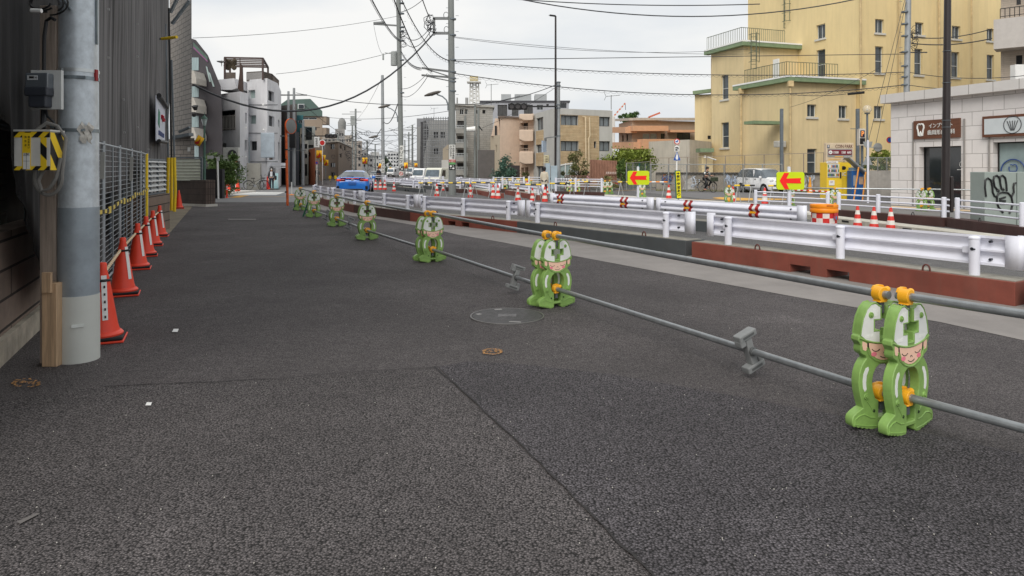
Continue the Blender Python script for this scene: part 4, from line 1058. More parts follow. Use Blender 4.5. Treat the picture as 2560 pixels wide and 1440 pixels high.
arrow_board(1568,427,1622,462,20.2,'smaller looking lime board with a red arrow pointing left, behind the middle guardrail',0)
arrow_board(1939,430,2008,474,16.2,'larger looking lime board with a red arrow pointing left, in front of the white car',-.01)
p=P(1695,430,23.5);t=thing('crossing_sign','tall narrow green edged yellow sign announcing a pedestrian crossing','sign',(p.x,p.y,0))
M=Matrix.Rotation(R(-2.5),4,'Y');zb,zt=wz(497,23.5),wz(426,23.5)
b=MB();b.box(V(0,0,(zb+zt)/2),(.19,.03,zt-zb),M=M);b.build('frame',mat('sign_green',(24,98,88),.5),t)
b=MB();b.box(V(.012,-.018,(zb+zt)/2),(.145,.01,zt-zb-.06),M=M);b.build('panel',mat('sign_yellow',(252,236,20),.5),t)
b=MB();hh=(zt-zb-.1)/7
for k,ch in enumerate('横断歩道あり'):
 z=zt-.13-hh*(k+1);zc=(zb+zt)/2;xx=(z-zc)*math.tan(R(-2.5))*1-.045
 b.text(ch,(xx,-.026,z),(1,0,0),(0,0,1),.105,hh*.84,.004,0,True)
z=zt-.1;xx=(z-(zb+zt)/2)*math.tan(R(-2.5))
b.prism([(-.05,-.015),(.0,-.015),(.0,-.04),(.055,0),(.0,.04),(.0,.015),(-.05,.015)],(xx+.012,-.026,z),(1,0,0),(0,0,1),(0,-1,0),.003)
b.build('lettering',black_m,t)
b=MB();b.cyl((.02,.03,0),(.02,.03,zb+.3),.02,n=8);b.build('stake',galv_dk,t)
# ================================================================ buildings
def inter(A,d,px):
 """parameter t where A + t d crosses the sight line of image column px"""
 k=(px-CX)/F;return(k*A.y-A.x)/(d.x-k*d.y)
def wallface(b,A,B_,z0,z1,ops,depth=.14,m=0,inn=None):
 d=(B_-A);Ln=d.length;d=d/Ln
 us=sorted({0,Ln}|{u for o in ops for u in o[:2]});zs=sorted({z0,z1}|{v for o in ops for v in o[2:4]})
 us=[u for u in us if 0<=u<=Ln];zs=[z for z in zs if z0<=z<=z1]
 pt=lambda u,z:A+d*u+V(0,0,z)
 for i in range(len(us)-1):
  for j in range(len(zs)-1):
   if us[i+1]-us[i]<1e-4 or zs[j+1]-zs[j]<1e-4:continue
   cu,cz=(us[i]+us[i+1])/2,(zs[j]+zs[j+1])/2
   if any(o[0]<cu<o[1]and o[2]<cz<o[3]for o in ops):continue
   b.quad(pt(us[i],zs[j]),pt(us[i+1],zs[j]),pt(us[i+1],zs[j+1]),pt(us[i],zs[j+1]),m)
 for(u0,u1,v0,v1)in ops:
  i_=inn*depth
  c=[pt(u0,v0),pt(u1,v0),pt(u1,v1),pt(u0,v1)]
  for k in range(4):a,e=c[k],c[(k+1)%4];b.quad(a,e,e+i_,a+i_,m)
def window(root,A,d,inn,o,depth,fm_,gm,nx=2,ny=1,sill=None,bars=0,name='window'):
 u0,u1,v0,v1=o;p0=A+d*u0+V(0,0,v0)+inn*(depth-.05);w,h=u1-u0,v1-v0;t_=.045 if w>.7 else .035
 if w>3:t_=.07
 b=MB();pt=lambda u,z,y=0:p0+d*u+V(0,0,z)+inn*y
 def bar(ua,ub,za,zb):b.prism([(ua,za),(ub,za),(ub,zb),(ua,zb)],p0,d,(0,0,1),inn,.06)
 bar(0,w,0,t_);bar(0,w,h-t_,h);bar(0,t_,t_,h-t_);bar(w-t_,w,t_,h-t_)
 for k in range(1,nx):u=w*k/nx;bar(u-t_*.4,u+t_*.4,t_,h-t_)
 for k in range(1,ny):z=h*k/ny if ny>2 else h*.45;bar(t_,w-t_,z-t_*.5,z+t_*.5)
 f=b.build(name,fm_,root,world=True,fix=False)
 b=MB();b.prism([(t_*.5,t_*.5),(w-t_*.5,t_*.5),(w-t_*.5,h-t_*.5),(t_*.5,h-t_*.5)],p0+inn*.035,d,(0,0,1),inn,.012)
 ROOT[f.name]=ROOT[root.name];g_=b.build('pane',gm,f,world=True,fix=False)
 if sill:
  b=MB();b.prism([(-.12,-.16),(w+.12,-.16),(w+.12,-.02),(-.12,-.02)],p0-inn*(depth-.05)-inn*.09,d,(0,0,1),inn,.14);b.build('sill',sill,f,world=True)
 return f
def building(name,label,cat,pts,ztop,wm,wins=None,group=None,z0=0,roof=None,coping=None,cop_h=.18,back=10,depth=.14,root=None,partname='wall',grid=None,pxh=None):
 """pts: visible footprint corners left to right (world); wins: {face: [(x0,y0,x1,y1,kind)]} in photo pixels on that face"""
 pts=[V(p.x,p.y,0)for p in pts]
 mid=sum((p for p in pts),V(0,0,0))/len(pts)
 if root is None:root=thing(name,label,cat,(mid.x,mid.y,0),0,group)
 away=V(mid.x,mid.y,0).normalized();side0=pts[0]+V(away.x*back,away.y*back,0);side1=pts[-1]+V(away.x*back,away.y*back,0)
 b=MB();zt=ztop
 allw=[]
 for i in range(len(pts)-1):
  A,B_=pts[i],pts[i+1];d=(B_-A).normalized();Ln=(B_-A).length;inn=V(-d.y,d.x,0)
  if inn.dot((A+B_)/2)<0:inn=-inn
  ops=[]
  for w in(wins or{}).get(i,[]):
   x0,y0,x1,y1=w[:4];u0,u1=sorted((inter(A,d,x0),inter(A,d,x1)))
   Yc=(A+d*(u0+u1)/2).y;v1,v0=wz(y0,Yc),wz(y1,Yc)
   u0,u1=max(.05,u0),min(Ln-.05,u1);v0=max(z0+.03,v0);v1=min(zt-.1,v1)
   if u1-u0<.15 or v1-v0<.15:continue
   ops.append((u0,u1,v0,v1));allw.append((A,d,inn,ops[-1],w[4]if len(w)>4 else 'std'))
  if grid and i in grid:
   nc,nr,fw,fh,zlo,zhi,kind=grid[i]
   for c_ in range(nc):
    for r_ in range(nr):
     cw=(Ln-.4)/nc;u0=.2+cw*(c_+(1-fw)/2);rh=(zhi-zlo)/nr;v0=zlo+rh*(r_+(1-fh)/2)
     o_=(u0,u0+cw*fw,v0,v0+rh*fh);ops.append(o_);allw.append((A,d,inn,o_,kind))
  wallface(b,A,B_,z0,zt,ops,depth,0,inn)
 for A,B_ in((side0,pts[0]),(pts[-1],side1),(side1,side0)):b.quad(A+V(0,0,z0),B_+V(0,0,z0),B_+V(0,0,zt),A+V(0,0,zt))
 loop=pts+[side1,side0]
 b.prism([(p.x,p.y)for p in loop],(0,0,zt),(1,0,0),(0,1,0),(0,0,1),0,1)
 if z0>0:b.prism([(p.x,p.y)for p in loop],(0,0,z0),(1,0,0),(0,1,0),(0,0,1),0,0)
# dark interior box closes what an opening may show
 b.build(partname,[wm,roof or mat('flat_roof',(120,120,118),.8)],root,world=True,fix=False)
 if coping:
  b=MB();q=[side0]+pts+[side1]
  for i in range(len(q)-1):
   A,B_=q[i],q[i+1];d=(B_-A).normalized();b.beam(A-d*.1+V(0,0,zt-cop_h*.4),B_+d*.1+V(0,0,zt-cop_h*.4+.003*i),.34,cop_h)
  b.build('coping',coping,root,world=True,fix=False)
 for A,d,inn,o_,kind in allw:
  K=WK.get(kind,WK['std']);window(root,A,d,inn,o_,depth,*K)
 return root
WK={'std':(frame_dk,glass_d,2,1),'lt':(frame_lt,glass_d,2,1),'one':(frame_dk,glass_d,1,1),'onelt':(frame_lt,glass_d,1,1),'cur':(frame_dk,glass_c,2,1),'cur3':(frame_dk,glass_c,3,1),'pale':(frame_lt,glass_l,1,1),'tall':(frame_dk,glass_d,1,1),'ylt':(frame_lt,mat('dull_pane',(70,78,84),.15,var=.25,scale=2),2,1,mat('sill_white',(206,204,196),.6,streak=.15)),'ytall':(frame_lt,mat('dull_pane',(70,78,84)),1,2,mat('sill_white',(206,204,196))),'shut':(frame_lt,mat('shutter',(178,180,178),.6,stretch=(1,1,12),scale=6),1,1),'dark':(black_m,mat('dark_recess',(30,30,32),.7),1,1),'door':(frame_lt,white_m,1,1),'warm':(frame_dk,mat('brown_panel',(104,88,76),.6),1,1)}
DL,DR=V(-.322,.947,0),V(.947,.322,0)
# ---------------------------------------------------------------- yellow building (stepped blocks)
yel=mat('ochre_render',(220,200,156),.85,var=.1,scale=.5,stretch=(1,1,.5),streak=.18,bump=.15,bscale=25)
yel2=mat('ochre_render_bright',(230,208,156),.85,var=.07,scale=.6,stretch=(1,1,.5),streak=.12)
grn=mat('green_fascia',(126,146,112),.6,var=.15)
rt=thing('ochre_building','large stepped ochre yellow building with green fascias and roof railings','building',(22,50,0))
TC=V(25.3,49.7,0)
def block(root,corner,xl,xr,ytop,wins_l,wins_r,m,cap=None,back=8,part='block'):
 A=corner+DL*inter(corner,DL,xl);B_=corner+DR*inter(corner,DR,xr)
 zt=wz(ytop,corner.y)
 w={0:[(a[0],a[1],a[2],a[3],a[4])for a in wins_l],1:[(a[0],a[1],a[2],a[3],a[4])for a in wins_r]}
 building('','','',[A,corner,B_],zt,m,w,root=root,partname=part,depth=.2,back=back)
 if cap:
  b=MB()
  for P_,Q in((A,corner),(corner,B_)):
   d=(Q-P_).normalized();o_=-V(-d.y,d.x,0)if V(-d.y,d.x,0).dot(P_)>0 else V(-d.y,d.x,0)
   e0=P_-d*(.45 if P_ is A else-.0);e1=Q+d*(.45 if Q is B_ else .42)
   b.beam(e0+o_*.2+V(0,0,zt+.1),e1+o_*.2+V(0,0,zt+.1+(.004 if Q is B_ else 0)),.5,.3,0)
   b.beam(e0+o_*.2+V(0,0,zt+.31),e1+o_*.2+V(0,0,zt+.31+(.004 if Q is B_ else 0)),.56,.12,1)
  b.build('fascia',[grn,white_m],root,world=True,fix=False)
 return A,B_,zt
block(rt,TC,1870,2503,-170,[(2041,61,2063,96,'ylt'),(2041,124,2063,192,'ytall')],[(2188,48,2210,82,'ylt'),(2188,116,2208,182,'ytall'),(2288,56,2309,87,'ylt'),(2286,122,2306,187,'ytall'),(2380,65,2401,97,'ylt'),(2378,130,2398,193,'ytall'),(2467,72,2485,102,'ylt'),(2467,137,2485,198,'ytall'),(2185,265,2207,297,'ylt')],yel2,back=10,part='tower')
B2c=V(18.3,53.9,0)
A2b,B2b,z2=block(rt,B2c,1779,1996,114,[(1803,188,1821,248,'ytall'),(1803,306,1822,369,'ytall')],[],yel,True,3.5,'upper_block')
C1=V(19.55,48.0,0)
A1b,B1b,z1=block(rt,C1,1853,2141,203,[],[(2018,261,2041,292,'ylt'),(2097,264,2118,296,'ylt'),(2018,372,2042,433,'ytall')],yel,True,2.2,'lower_block')
B0c=V((1800-CX)*60/F,60,0)
b=MB()
A0=V((1737-CX)*61/F,61,0);building('','','',[A0,B0c],wz(237,61),yel,{0:[(1769,339,1777,348,'dark')]},root=rt,partname='rear_wing',back=5)
b.beam(A0+V(-.2,-.2,wz(233,61)),B0c+V(.2,-.2,wz(227,61)),.5,.3);b.build('fascia',grn,rt,world=True)
# railings, ladders, gutters of the ochre building
rail_m=mat('olive_railing',(96,104,84),.6)
def railing(root,P_,Q,z,h,n,m=rail_m,r=.02,nm='railing'):
 b=MB();b.beam(P_+V(0,0,z+h),Q+V(0,0,z+h),r*2,r*2);b.beam(P_+V(0,0,z+.1),Q+V(0,0,z+.1),r*1.6,r*1.6)
 for k in range(n+1):p=P_.lerp(Q,k/n);b.beam(V(p.x,p.y,z),V(p.x,p.y,z+h),r*1.4,r*1.4)
 b.build(nm,m,root,world=True,fix=False)
Rc=C1+V(0,.3,0)
railing(rt,Rc+DL*.2,Rc+DL*4.8,z1+.3,1.15,26);railing(rt,Rc+DL*.2+DR*.0,Rc+DR*4.4,z1+.3,1.15,18)
Rc2=B2c+DL*.3
railing(rt,Rc2+DL*4.6,Rc2,z2+.3,1.2,20);railing(rt,Rc2,Rc2+DR*4.2,z2+.3,1.2,22)
def ladder(px,Y,ya,yb,hoop0,col=rail_m):
 x=(px-CX)*Y/F;z0,z1_=wz(yb,Y),wz(ya,Y);b=MB()
 for s in(-.2,.2):b.beam((x+s,Y,z0),(x+s,Y,z1_),.05,.05)
 k=z0
 while k<z1_:b.beam((x-.2,Y,k),(x+.2,Y,k),.035,.035);k+=.35
 k=z0+hoop0
 while k<z1_:
  b.tube([(x+.38*math.cos(a),Y-.62*math.sin(a)-.02,k)for a in[PI*i/8 for i in range(9)]],.022,4);k+=.7
 for a in(.6,1.57,2.5):b.beam((x+.38*math.cos(a),Y-.64*math.sin(a),z0+hoop0),(x+.38*math.cos(a),Y-.64*math.sin(a),z1_),.035,.035)
 b.build('ladder',col,rt,world=True,fix=False)
ladder(1884,52.3,84,172,.5);ladder(1966,57.0,-60,70,.5)
pipe_y=mat('ochre_downpipe',(208,184,138),.7,var=.2,streak=.3)
for px,Y,ya,yb in((1779,58.8,130,440),(1851,52.7,228,460),(1974,47.75,210,430),(2150,49.5,-40,420),(2247,50.6,-40,420),(2346,51.9,-40,420),(2427,52.9,-40,420)):
 b=MB();x=(px-CX)*Y/F;b.cyl((x,Y-.12,max(.1,wz(yb,Y))),(x,Y-.12,wz(ya,Y)),.085 if px<2100 else .07,n=10)
 if px<2000:b.box((x,Y-.15,wz(ya,Y)),(.36,.3,.4))
 b.build('downpipe',pipe_y,rt,world=True)
b=MB();p=P(1927,304,47.2);b.box((p.x,48.6,p.z),(2.45,1.1,.22),R(18.8));b.build('canopy',grn,rt,world=True)
b=MB();p=P(1954,360,48);b.box((p.x,48.3,p.z),(.7,.5,.45),R(18.8));b.build('vent_hood',mat('hood_grey',(188,186,178),.5),rt,world=True,bevel=.04)
b=MB();p=P(1968,175,50.3);b.box((p.x,52.4,z1+1.2),(.62,.1,2.1),R(108));b.build('door',white_m,rt,world=True)
b=MB();A=C1+DL*0;q=C1+DR*inter(C1,DR,1931)-V(0,.06,0)
for px in(1935,):
 p=C1+DR*0;pass
for nm,px,x2,y0,y1 in(('window',1924,1947,372,433),):
 pass
del b
# left face window of the lower block near the vent
# ---------------------------------------------------------------- clinic with pale stone cladding
Cc=V((2227-CX)*28.7/F,28.7,0);dC=V(-.3614,1,0).normalized()*-1
Ce=Cc+dC*14
stone=mat_tiles('pale_stone',(230,225,222),(168,162,158),.78,.52,.5,.012,.55,.07,(dC.x,dC.y),bump=.25)
t=thing('dental_clinic','single storey clinic clad in pale stone with brown sign panels and dark glass','building',Cc)
building('','','',[Cc,Ce],4.46,stone,{0:[(2293,354,2403,540,'clinic'),(2478,350,2640,540,'clinic2')]},root=t,back=9,depth=.35,coping=mat('stone_coping',(212,208,204),.6),cop_h=.3)if 0 else None
clin_glass=mat('clinic_glass',(40,44,48),.06,var=.5,scale=.5,spec=.9)
WK['clinic']=(mat('clinic_frame',(36,34,34),.4),clin_glass,1,1);WK['clinic2']=(mat('clinic_frame',(36,34,34)),mat('frosted_glass',(150,168,168),.3,var=.1),1,2)
WK['glz']=WK['clinic']
building('','','',[Cc,Ce],4.4,stone,{0:[(2298,366,2403,524,'clinic'),(2482,354,2590,530,'clinic2')]},root=t,back=9,depth=.3)
inn=V(-dC.y,dC.x,0)
if inn.dot(Cc)<0:inn=-inn
b=MB();b.beam(Cc-dC*.25-inn*.06+V(0,0,4.45),Ce-inn*.06+V(0,0,4.45),.5,.36);b.build('coping',mat_tiles('stone_coping2',(214,210,206),(140,134,130),.9,2,0,.012,.6,.05,(dC.x,dC.y)),t,world=True)
for px in(2284,2412,2474):
 u=inter(Cc,dC,px);b=MB();b.prism([(u-.03,0),(u+.03,0),(u+.03,3.4),(u-.03,3.4)],Cc-inn*.02,dC,(0,0,1),-inn,.03);b.build('pilaster_joint',mat('joint_grey',(150,146,142),.7),t,world=True)
def onwall(px,py):u=inter(Cc,dC,px);p=Cc+dC*u;return u,wz(py,p.y)
def signpanel(x0,y0,x1,y1,m,th=.08,nm='sign_panel'):
 u0,_=onwall(x0,0);u1,_=onwall(x1,0);um=(u0+u1)/2;Ym=(Cc+dC*um).y;z0,z1_=wz(y1,Ym),wz(y0,Ym)
 b=MB();b.prism([(u0,z0),(u1,z0),(u1,z1_),(u0,z1_)],Cc-inn*.005,dC,(0,0,1),-inn,th);b.build(nm,m,t,world=True,bevel=.01);return u0,u1,z0,z1_
brownw=mat('sign_brown_wood',(106,66,46),.5,var=.2,scale=2,stretch=(1,1,14))
u0,u1,z0,z1_=signpanel(2287,299,2403,346,brownw)
w_,h_=u1-u0,z1_-z0;o_=Cc-inn*.09;face=lambda a,c,off=.0:o_+dC*(u0+w_*a)+V(0,0,z0+h_*c)-inn*off
b=MB()
b.text('インプラント',face(.36,.57),dC,(0,0,1),w_*.5,h_*.24,.02,0)
b.text('歯周形成外科',face(.33,.2),dC,(0,0,1),w_*.58,h_*.26,.02,0)
tooth=[(-.5,.62),(-.52,.3),(-.42,0),(-.36,-.4),(-.3,-.95),(-.14,-1),(-.08,-.55),(0,-.3),(.08,-.55),(.14,-1),(.3,-.95),(.36,-.4),(.42,0),(.52,.3),(.5,.62),(.36,.88),(.15,.92),(0,.8),(-.15,.92),(-.36,.88)]
b.tube([face(.17,.5)+dC*(p[0]*h_*.38)+V(0,0,p[1]*h_*.34)for p in tooth],.035,6,closed=True)
b.build('sign_lettering',mat('letter_white',(226,226,222),.5),t,world=True)
u0,u1,z0,z1_=signpanel(2461,287,2600,341,brownw,.12)
w_,h_=u1-u0,z1_-z0
b=MB();b.prism([(u0+.09,z0+.1),(u1,z0+.1),(u1,z1_-.1),(u0+.09,z1_-.1)],Cc-inn*.127,dC,(0,0,1),-inn,.01);b.build('sign_face',mat('sign_face_white',(204,210,212),.5,var=.04),t,world=True)
b=MB();cc_=Cc-inn*.145+dC*(inter(Cc,dC,2538))+V(0,0,z0+h_*.53)
b.tube([cc_+dC*(.3*math.cos(a))+V(0,0,.3*math.sin(a))for a in[2*PI*i/24 for i in range(24)]],.013,5,closed=True)
for s in(-.14,-.07,0,.07,.14):b.tube([cc_+dC*(s*(1.3-.9*(1-v)))+V(0,0,-.2+.34*v)for v in(0,.3,.6,1)],.012,5)
b.text('W',cc_+dC*.5+V(0,0,-.12),dC,(0,0,1),.25,.24,.01);b.build('sign_lettering',mat('letter_dark',(70,72,74),.5),t,world=True)
# window decals
b=MB();cc_=Cc+inn*.235+dC*inter(Cc,dC,2521);Yc=cc_.y;cc_=V(cc_.x,cc_.y,wz(428,Yc))
b.tube([cc_+dC*(.42*math.cos(a))+V(0,0,.42*math.sin(a))for a in[PI*i/16 for i in range(17)]],.022,6)
b.tube([cc_+dC*(p[0]*.27)+V(0,0,p[1]*.26)for p in tooth if p[1]>-.1],.018,6);b.build('window_decal',mat('decal_blue',(44,74,140),.5),t,world=True)
b=MB();cc_=Cc+inn*.235+dC*inter(Cc,dC,2394);cc_=V(cc_.x,cc_.y,wz(411,cc_.y));b.tube([cc_+dC*(.1*math.cos(a))+V(0,0,.11*math.sin(a))for a in[2*PI*i/12 for i in range(12)]],.008,4,closed=True)
b.beam(cc_+V(0,0,-.2)-dC*.2,cc_+V(0,0,-.2)+dC*.2,.008,.02);b.build('window_decal',white_m,t,world=True)
# bicycle-guard hedge beside the clinic, low wall
# ---------------------------------------------------------------- apartment at the right edge
apt=mat_tiles('beige_tile_apt',(186,172,156),(150,140,128),.5,.12,.5,.006,.7,.1,'XZ',bump=.3)
t=thing('apartment_building','beige tiled apartment with rendered balconies rising behind the clinic roof','building',(32,40,0))
A=V((2502-CX)*40/F,40,0);B_=A+V(9,-8,0)
building('','','',[A,B_],19,apt,{0:[(2540,138,2556,240,'dark'),(2541,-20,2552,12,'std')]},root=t,back=8)
bal=mat('balcony_render',(190,184,178),.8,var=.06,streak=.1)
dd=(B_-A).normalized();nn_=V(dd.y,-dd.x,0)
if nn_.dot(A)>0:nn_=-nn_
for zt_,zb_ in((wz(48,39),wz(122,39)),(wz(-120,39),wz(-60,39))):
 b=MB();b.prism([(-.2,zb_),(10,zb_),(10,zt_),(-.2,zt_)],A+nn_*.01,dd,(0,0,1),nn_,1.3);b.build('balcony',bal,t,world=True)
railing(t,A+nn_*1.2+dd*.1,A+nn_*1.2+dd*9,wz(46,39),.55,40,black_m,.02,'balcony_railing')
b=MB();p=P(2553,185,38);b.box((p.x,38.3,p.z),(.5,.4,1.1));b.build('cabinet',white_m,t,world=True)
# ---------------------------------------------------------------- left: brown tile tower and low walls
tile_br=mat_tiles('grey_brown_tile',(150,142,133),(66,60,56),.42,.2,.5,.012,.6,.13,'XZ',bump=.7)
t=thing('tiled_building','tall grey brown tiled building with a set back ground floor, behind the netted scaffold','building',P(455,420,29))
A=V((424-CX)*30/F,30,0);B_=V((479-CX)*27.4/F,27.4,0)
building('','','',[A,B_],16,tile_br,{},root=t,z0=wz(340,28),back=6,partname='upper_wall')
A=V((398-CX)*31/F,31,0);B_=V((486-CX)*29.6/F,29.6,0)
building('','','',[A,B_],wz(340,28)-.01,tile_br,{},root=t,back=5,partname='ground_wall')
b=MB();p=P(445,372,28.9);b.box((p.x+.1,29.8,p.z),(.2,.1,.18));b.build('wall_box',white_m,t,world=True)
b=MB();b.beam(P(432,345,27.6),P(478,336,27.3),.25,.12);b.beam(P(448,330,27.4),P(474,318,27.3),.1,.08);b.build('soffit_trim',galv_dk,t,world=True)
t=thing('louvre_fence','cream louvre fence standing on the brown tile planter wall','fence',P(470,450,27.8))
A=P(437,397,28);B_=P(504,397,27.6);zb=wz(451,27.8);b=MB();n_=7
for k in range(n_):
 z0=zb+(A.z-zb)*k/n_;z1_=zb+(A.z-zb)*(k+.86)/n_;b.add([V(A.x,A.y-.05,z0),V(B_.x,B_.y-.05,z0),V(B_.x,B_.y+.02,z1_),V(A.x,A.y+.02,z1_),V(A.x,A.y-.03,z0),V(B_.x,B_.y-.03,z0),V(B_.x,B_.y+.04,z1_),V(A.x,A.y+.04,z1_)],[(0,1,2,3),(4,5,6,7),(0,1,5,4),(2,3,7,6)])
b.build('louvre',mat('cream_louvre',(196,200,184),.6),t,world=True)
b=MB()
for p in(A,B_):b.beam(V(p.x,p.y,zb),V(p.x,p.y,A.z+.03),.07,.07)
b.beam(V(A.x,A.y,A.z+.05),V(B_.x,B_.y,A.z+.05),.08,.05);b.build('frame',galv_dk,t,world=True)
rib=mat_tiles('ribbed_brown_tile',(92,78,70),(52,42,38),.055,.24,0,.008,.75,.25,'XZ',bump=1)
A=P(437,420,28.2);B_=P(514,420,27.25);A.z=B_.z=0;d=(B_-A).normalized();n=V(-d.y,d.x,0);Ln=(B_-A).length
t=thing('planter_wall','low ribbed dark brown tile wall beside the lone orange cone','wall',B_)
b=MB();b.prism([(0,.1),(Ln,.1),(Ln,wz(450,27.5)),(0,wz(450,27.5))],A,d,(0,0,1),n,.45);b.build('tilework',rib,t,world=True)
b=MB();b.prism([(0,0),(Ln+.06,0),(Ln+.06,.098),(0,.098)],A-n*.04,d,(0,0,1),n,.55);b.build('footing',conc_light,t,world=True)
# ---------------------------------------------------------------- black mansard building
t=thing('black_building','black slanting building with a steep sloping side and beige balconies on its left','building',P(515,420,40))
bk=mat('black_cladding',(58,54,58),.5,var=.18,scale=.6)
Y0=46
b=MB();pr=[(478,96),(490,100),(520,138),(552,216),(556,300),(556,480),(478,480)]
b.prism([((x-CX)*Y0/F,wz(y,Y0))for x,y in pr],(0,Y0,0),(1,0,0),(0,0,1),V(-.45,1,0).normalized(),12);b.build('shell',bk,t,world=True)
b=MB();b.prism([((x-CX)*Y0/F,wz(y,Y0))for x,y in((484,106),(520,143),(520,152),(484,116))],(0,Y0-.06,0),(1,0,0),(0,0,1),(0,1,0),.05,0)
b.prism([((x-CX)*Y0/F,wz(y,Y0))for x,y in((484,116),(520,152),(520,156),(484,121))],(0,Y0-.06,0),(1,0,0),(0,0,1),(0,1,0),.05,1);b.build('stripe',[mat('teal_stripe',(76,100,88),.6),mat('purple_stripe',(130,80,120),.6)],t,world=True)
for(x0,y0,x1,y1)in((515,165,524,205),(522,180,533,217)):
 b=MB();b.prism([((x-CX)*Y0/F,wz(y,Y0))for x,y in((x0,y0),(x0+4,y0+3),(x1+4,y1),(x1,y1))],(0,Y0-.05,0),(1,0,0),(0,0,1),(0,1,0),.04);b.build('window',glass_l,t,world=True)
bal2=mat('beige_balcony',(178,173,165),.8,var=.12,streak=.15)
for y0,y1 in((178,214),(244,284),(318,352)):
 b=MB();b.prism([((x-CX)*45.4/F,wz(y,45.4))for x,y in((478,y0),(502,y0+4),(508,y0+22),(508,y1),(478,y1-3))],(0,44.4,0),(1,0,0),(0,0,1),(0,1,0),1.5);b.build('balcony',bal2,t,world=True)
for y0,y1 in((144,176),(216,243),(290,318),(365,396)):
 b=MB();b.prism([((x-CX)*Y0/F,wz(y,Y0))for x,y in((480,y0),(497,y0),(497,y1),(480,y1))],(0,Y0-.03,0),(1,0,0),(0,0,1),(0,1,0),.02);b.build('window',mat('curtained_glass',(150,168,170),.3,var=.3,scale=4,stretch=(8,8,.3)),t,world=True)
b=MB();p=P(489,275,43);b.cyl(p,p+V(0,-.1,.25),.1,.2,n=10);b.cyl(p+V(-.1,0,-.4),p+V(-.05,-.1,-.2),.1,.16,n=10);b.build('floodlight',black_m,t,world=True)
# ---------------------------------------------------------------- grey concrete building on the corner
cg=mat('fair_faced_concrete',(222,222,225),.8,var=.13,scale=.7,stretch=(1,1,.6),streak=.1,bump=.1,bscale=8)
q=lambda px,Y:V((px-CX)*Y/F,Y,0)
t=thing('concrete_building','grey fair faced concrete corner building with a recessed balcony and a roof pergola','building',q(620,52))
building('','','',[q(535,52),q(600,49.6),q(621,51)],wz(230,50),cg,{0:[(545,276,588,326,'balc'),(548,358,566,385,'shut')],1:[(613,282,617,309,'one'),(612,350,619,377,'one'),(616,421,620,433,'one')]},root=t,back=9,depth=.25,partname='front_block')
building('','','',[q(618,52),q(668,51),q(694,54),q(703,60)],wz(204,53),cg,{0:[(621,225,638,246,'pale'),(622,288,640,310,'pale'),(625,353,642,376,'std')],1:[(671,228,685,253,'std'),(672,290,686,316,'std'),(673,354,687,378,'std'),(673,380,688,400,'warm'),(674,416,689,470,'dark')],2:[(695,300,699,318,'one'),(695,356,699,400,'one')]},root=t,back=9,depth=.25,partname='main_block')
railing(t,q(545,51.4),q(588,50.0),wz(325,50.6),1.05,12,mat('grey_balusters',(150,146,140),.6),.03,'balcony_railing')
# joints
b=MB()
for y in(262,333,404):b.beam(q(618,51.94)+V(0,0,wz(y,52)),q(668,50.94)+V(0,0,wz(y,51)),.03,.05);b.beam(q(668,50.94)+V(0,0,wz(y,51)),q(694,53.94)+V(0,0,wz(y,54)),.03,.05)
b.build('pour_joint',mat('joint_mid',(128,129,132),.8),t,world=True,fix=False)
# roof terrace: brown railing, stair, pergola
tr=mat('terrace_brown',(98,88,80),.6)
pts=[q(617,52),q(655,51.5),q(680,53),q(697,57)]
for i in range(3):railing(t,pts[i],pts[i+1],wz(204,52),wz(181,52)-wz(204,52),16,tr,.03,'terrace_railing')
b=MB();b.prism([((x-CX)*53/F,wz(y,53))for x,y in((560,181),(588,181),(588,203),(560,203))],(0,53,0),(1,0,0),(0,0,1),(0,1,0),.1);b.build('screen',tr,t,world=True)
b=MB();b.prism([((x-CX)*52/F,wz(y,52))for x,y in((563,206),(605,202),(612,226),(600,230),(563,230))],(0,50.5,0),(1,0,0),(0,0,1),(0,1,0),3);b.build('stair_block',cg,t,world=True)
b=MB();b.prism([((x-CX)*51/F,wz(y,51))for x,y in((612,163),(616,170),(618,240),(605,224))],(0,50.2,0),(1,0,0),(0,0,1),(0,1,0),.15);b.build('rusted_fin',mat('rust_fin',(74,58,52),.8,var=.2),t,world=True)
b=MB();pm_=[(562,144,51),(657,146,51),(670,168,55),(575,166,55)]
pp=[P(*p)for p in pm_]
for i in range(4):b.beam(pp[i],pp[(i+1)%4],.12,.12)
for k in range(1,5):b.beam(pp[0].lerp(pp[3],k/5),pp[1].lerp(pp[2],k/5),.09,.09)
for p in pp:b.beam(p,V(p.x,p.y,wz(204,52)),.12,.12)
for x in(600,):b.beam(P(x,145,51),P(x,181,51),.05,.05)
b.build('pergola',mat('pergola_brown',(80,64,60),.7),t,world=True)
b=MB()
for k in range(60):p=P(565+random.uniform(0,22),152+random.uniform(0,20),51.5);b.ball(p,random.uniform(.08,.2),5)
b.build('rolled_blind',mat('blind_brown',(86,76,62),.9,var=.4),t,world=True)
b=MB();b.cyl(P(554,166,51),P(554,150,51)+V(0,0,0),.03,n=6);b.lathe([(.02,0),(.3,.1),(.33,.14)],P(553,158,51),n=12);b.build('satellite_dish',mat('dish_grey',(190,190,188),.5),t,world=True)
b=MB();b.box(P(580,386,49.6),(1.15,.5,1.0));b.build('air_conditioner',mat('ac_cream',(205,205,198),.5),t,world=True,bevel=.03)
b=MB();p=P(581,386,49.33);b.cyl(p,p+V(0,-.03,0),.33,n=20);b.cyl(p+V(0,-.03,0),p+V(0,-.05,0),.1,n=10,m=1);b.build('fan',[mat('fan_dark',(70,70,70),.6),white_m],t,world=True)
b=MB();p=G(604,476);b.box((p.x+.2,49.0,.95),(.95,.3,1.9));b.build('meter_cabinet',mat('cabinet_beige',(160,158,150),.6),t,world=True,bevel=.01)
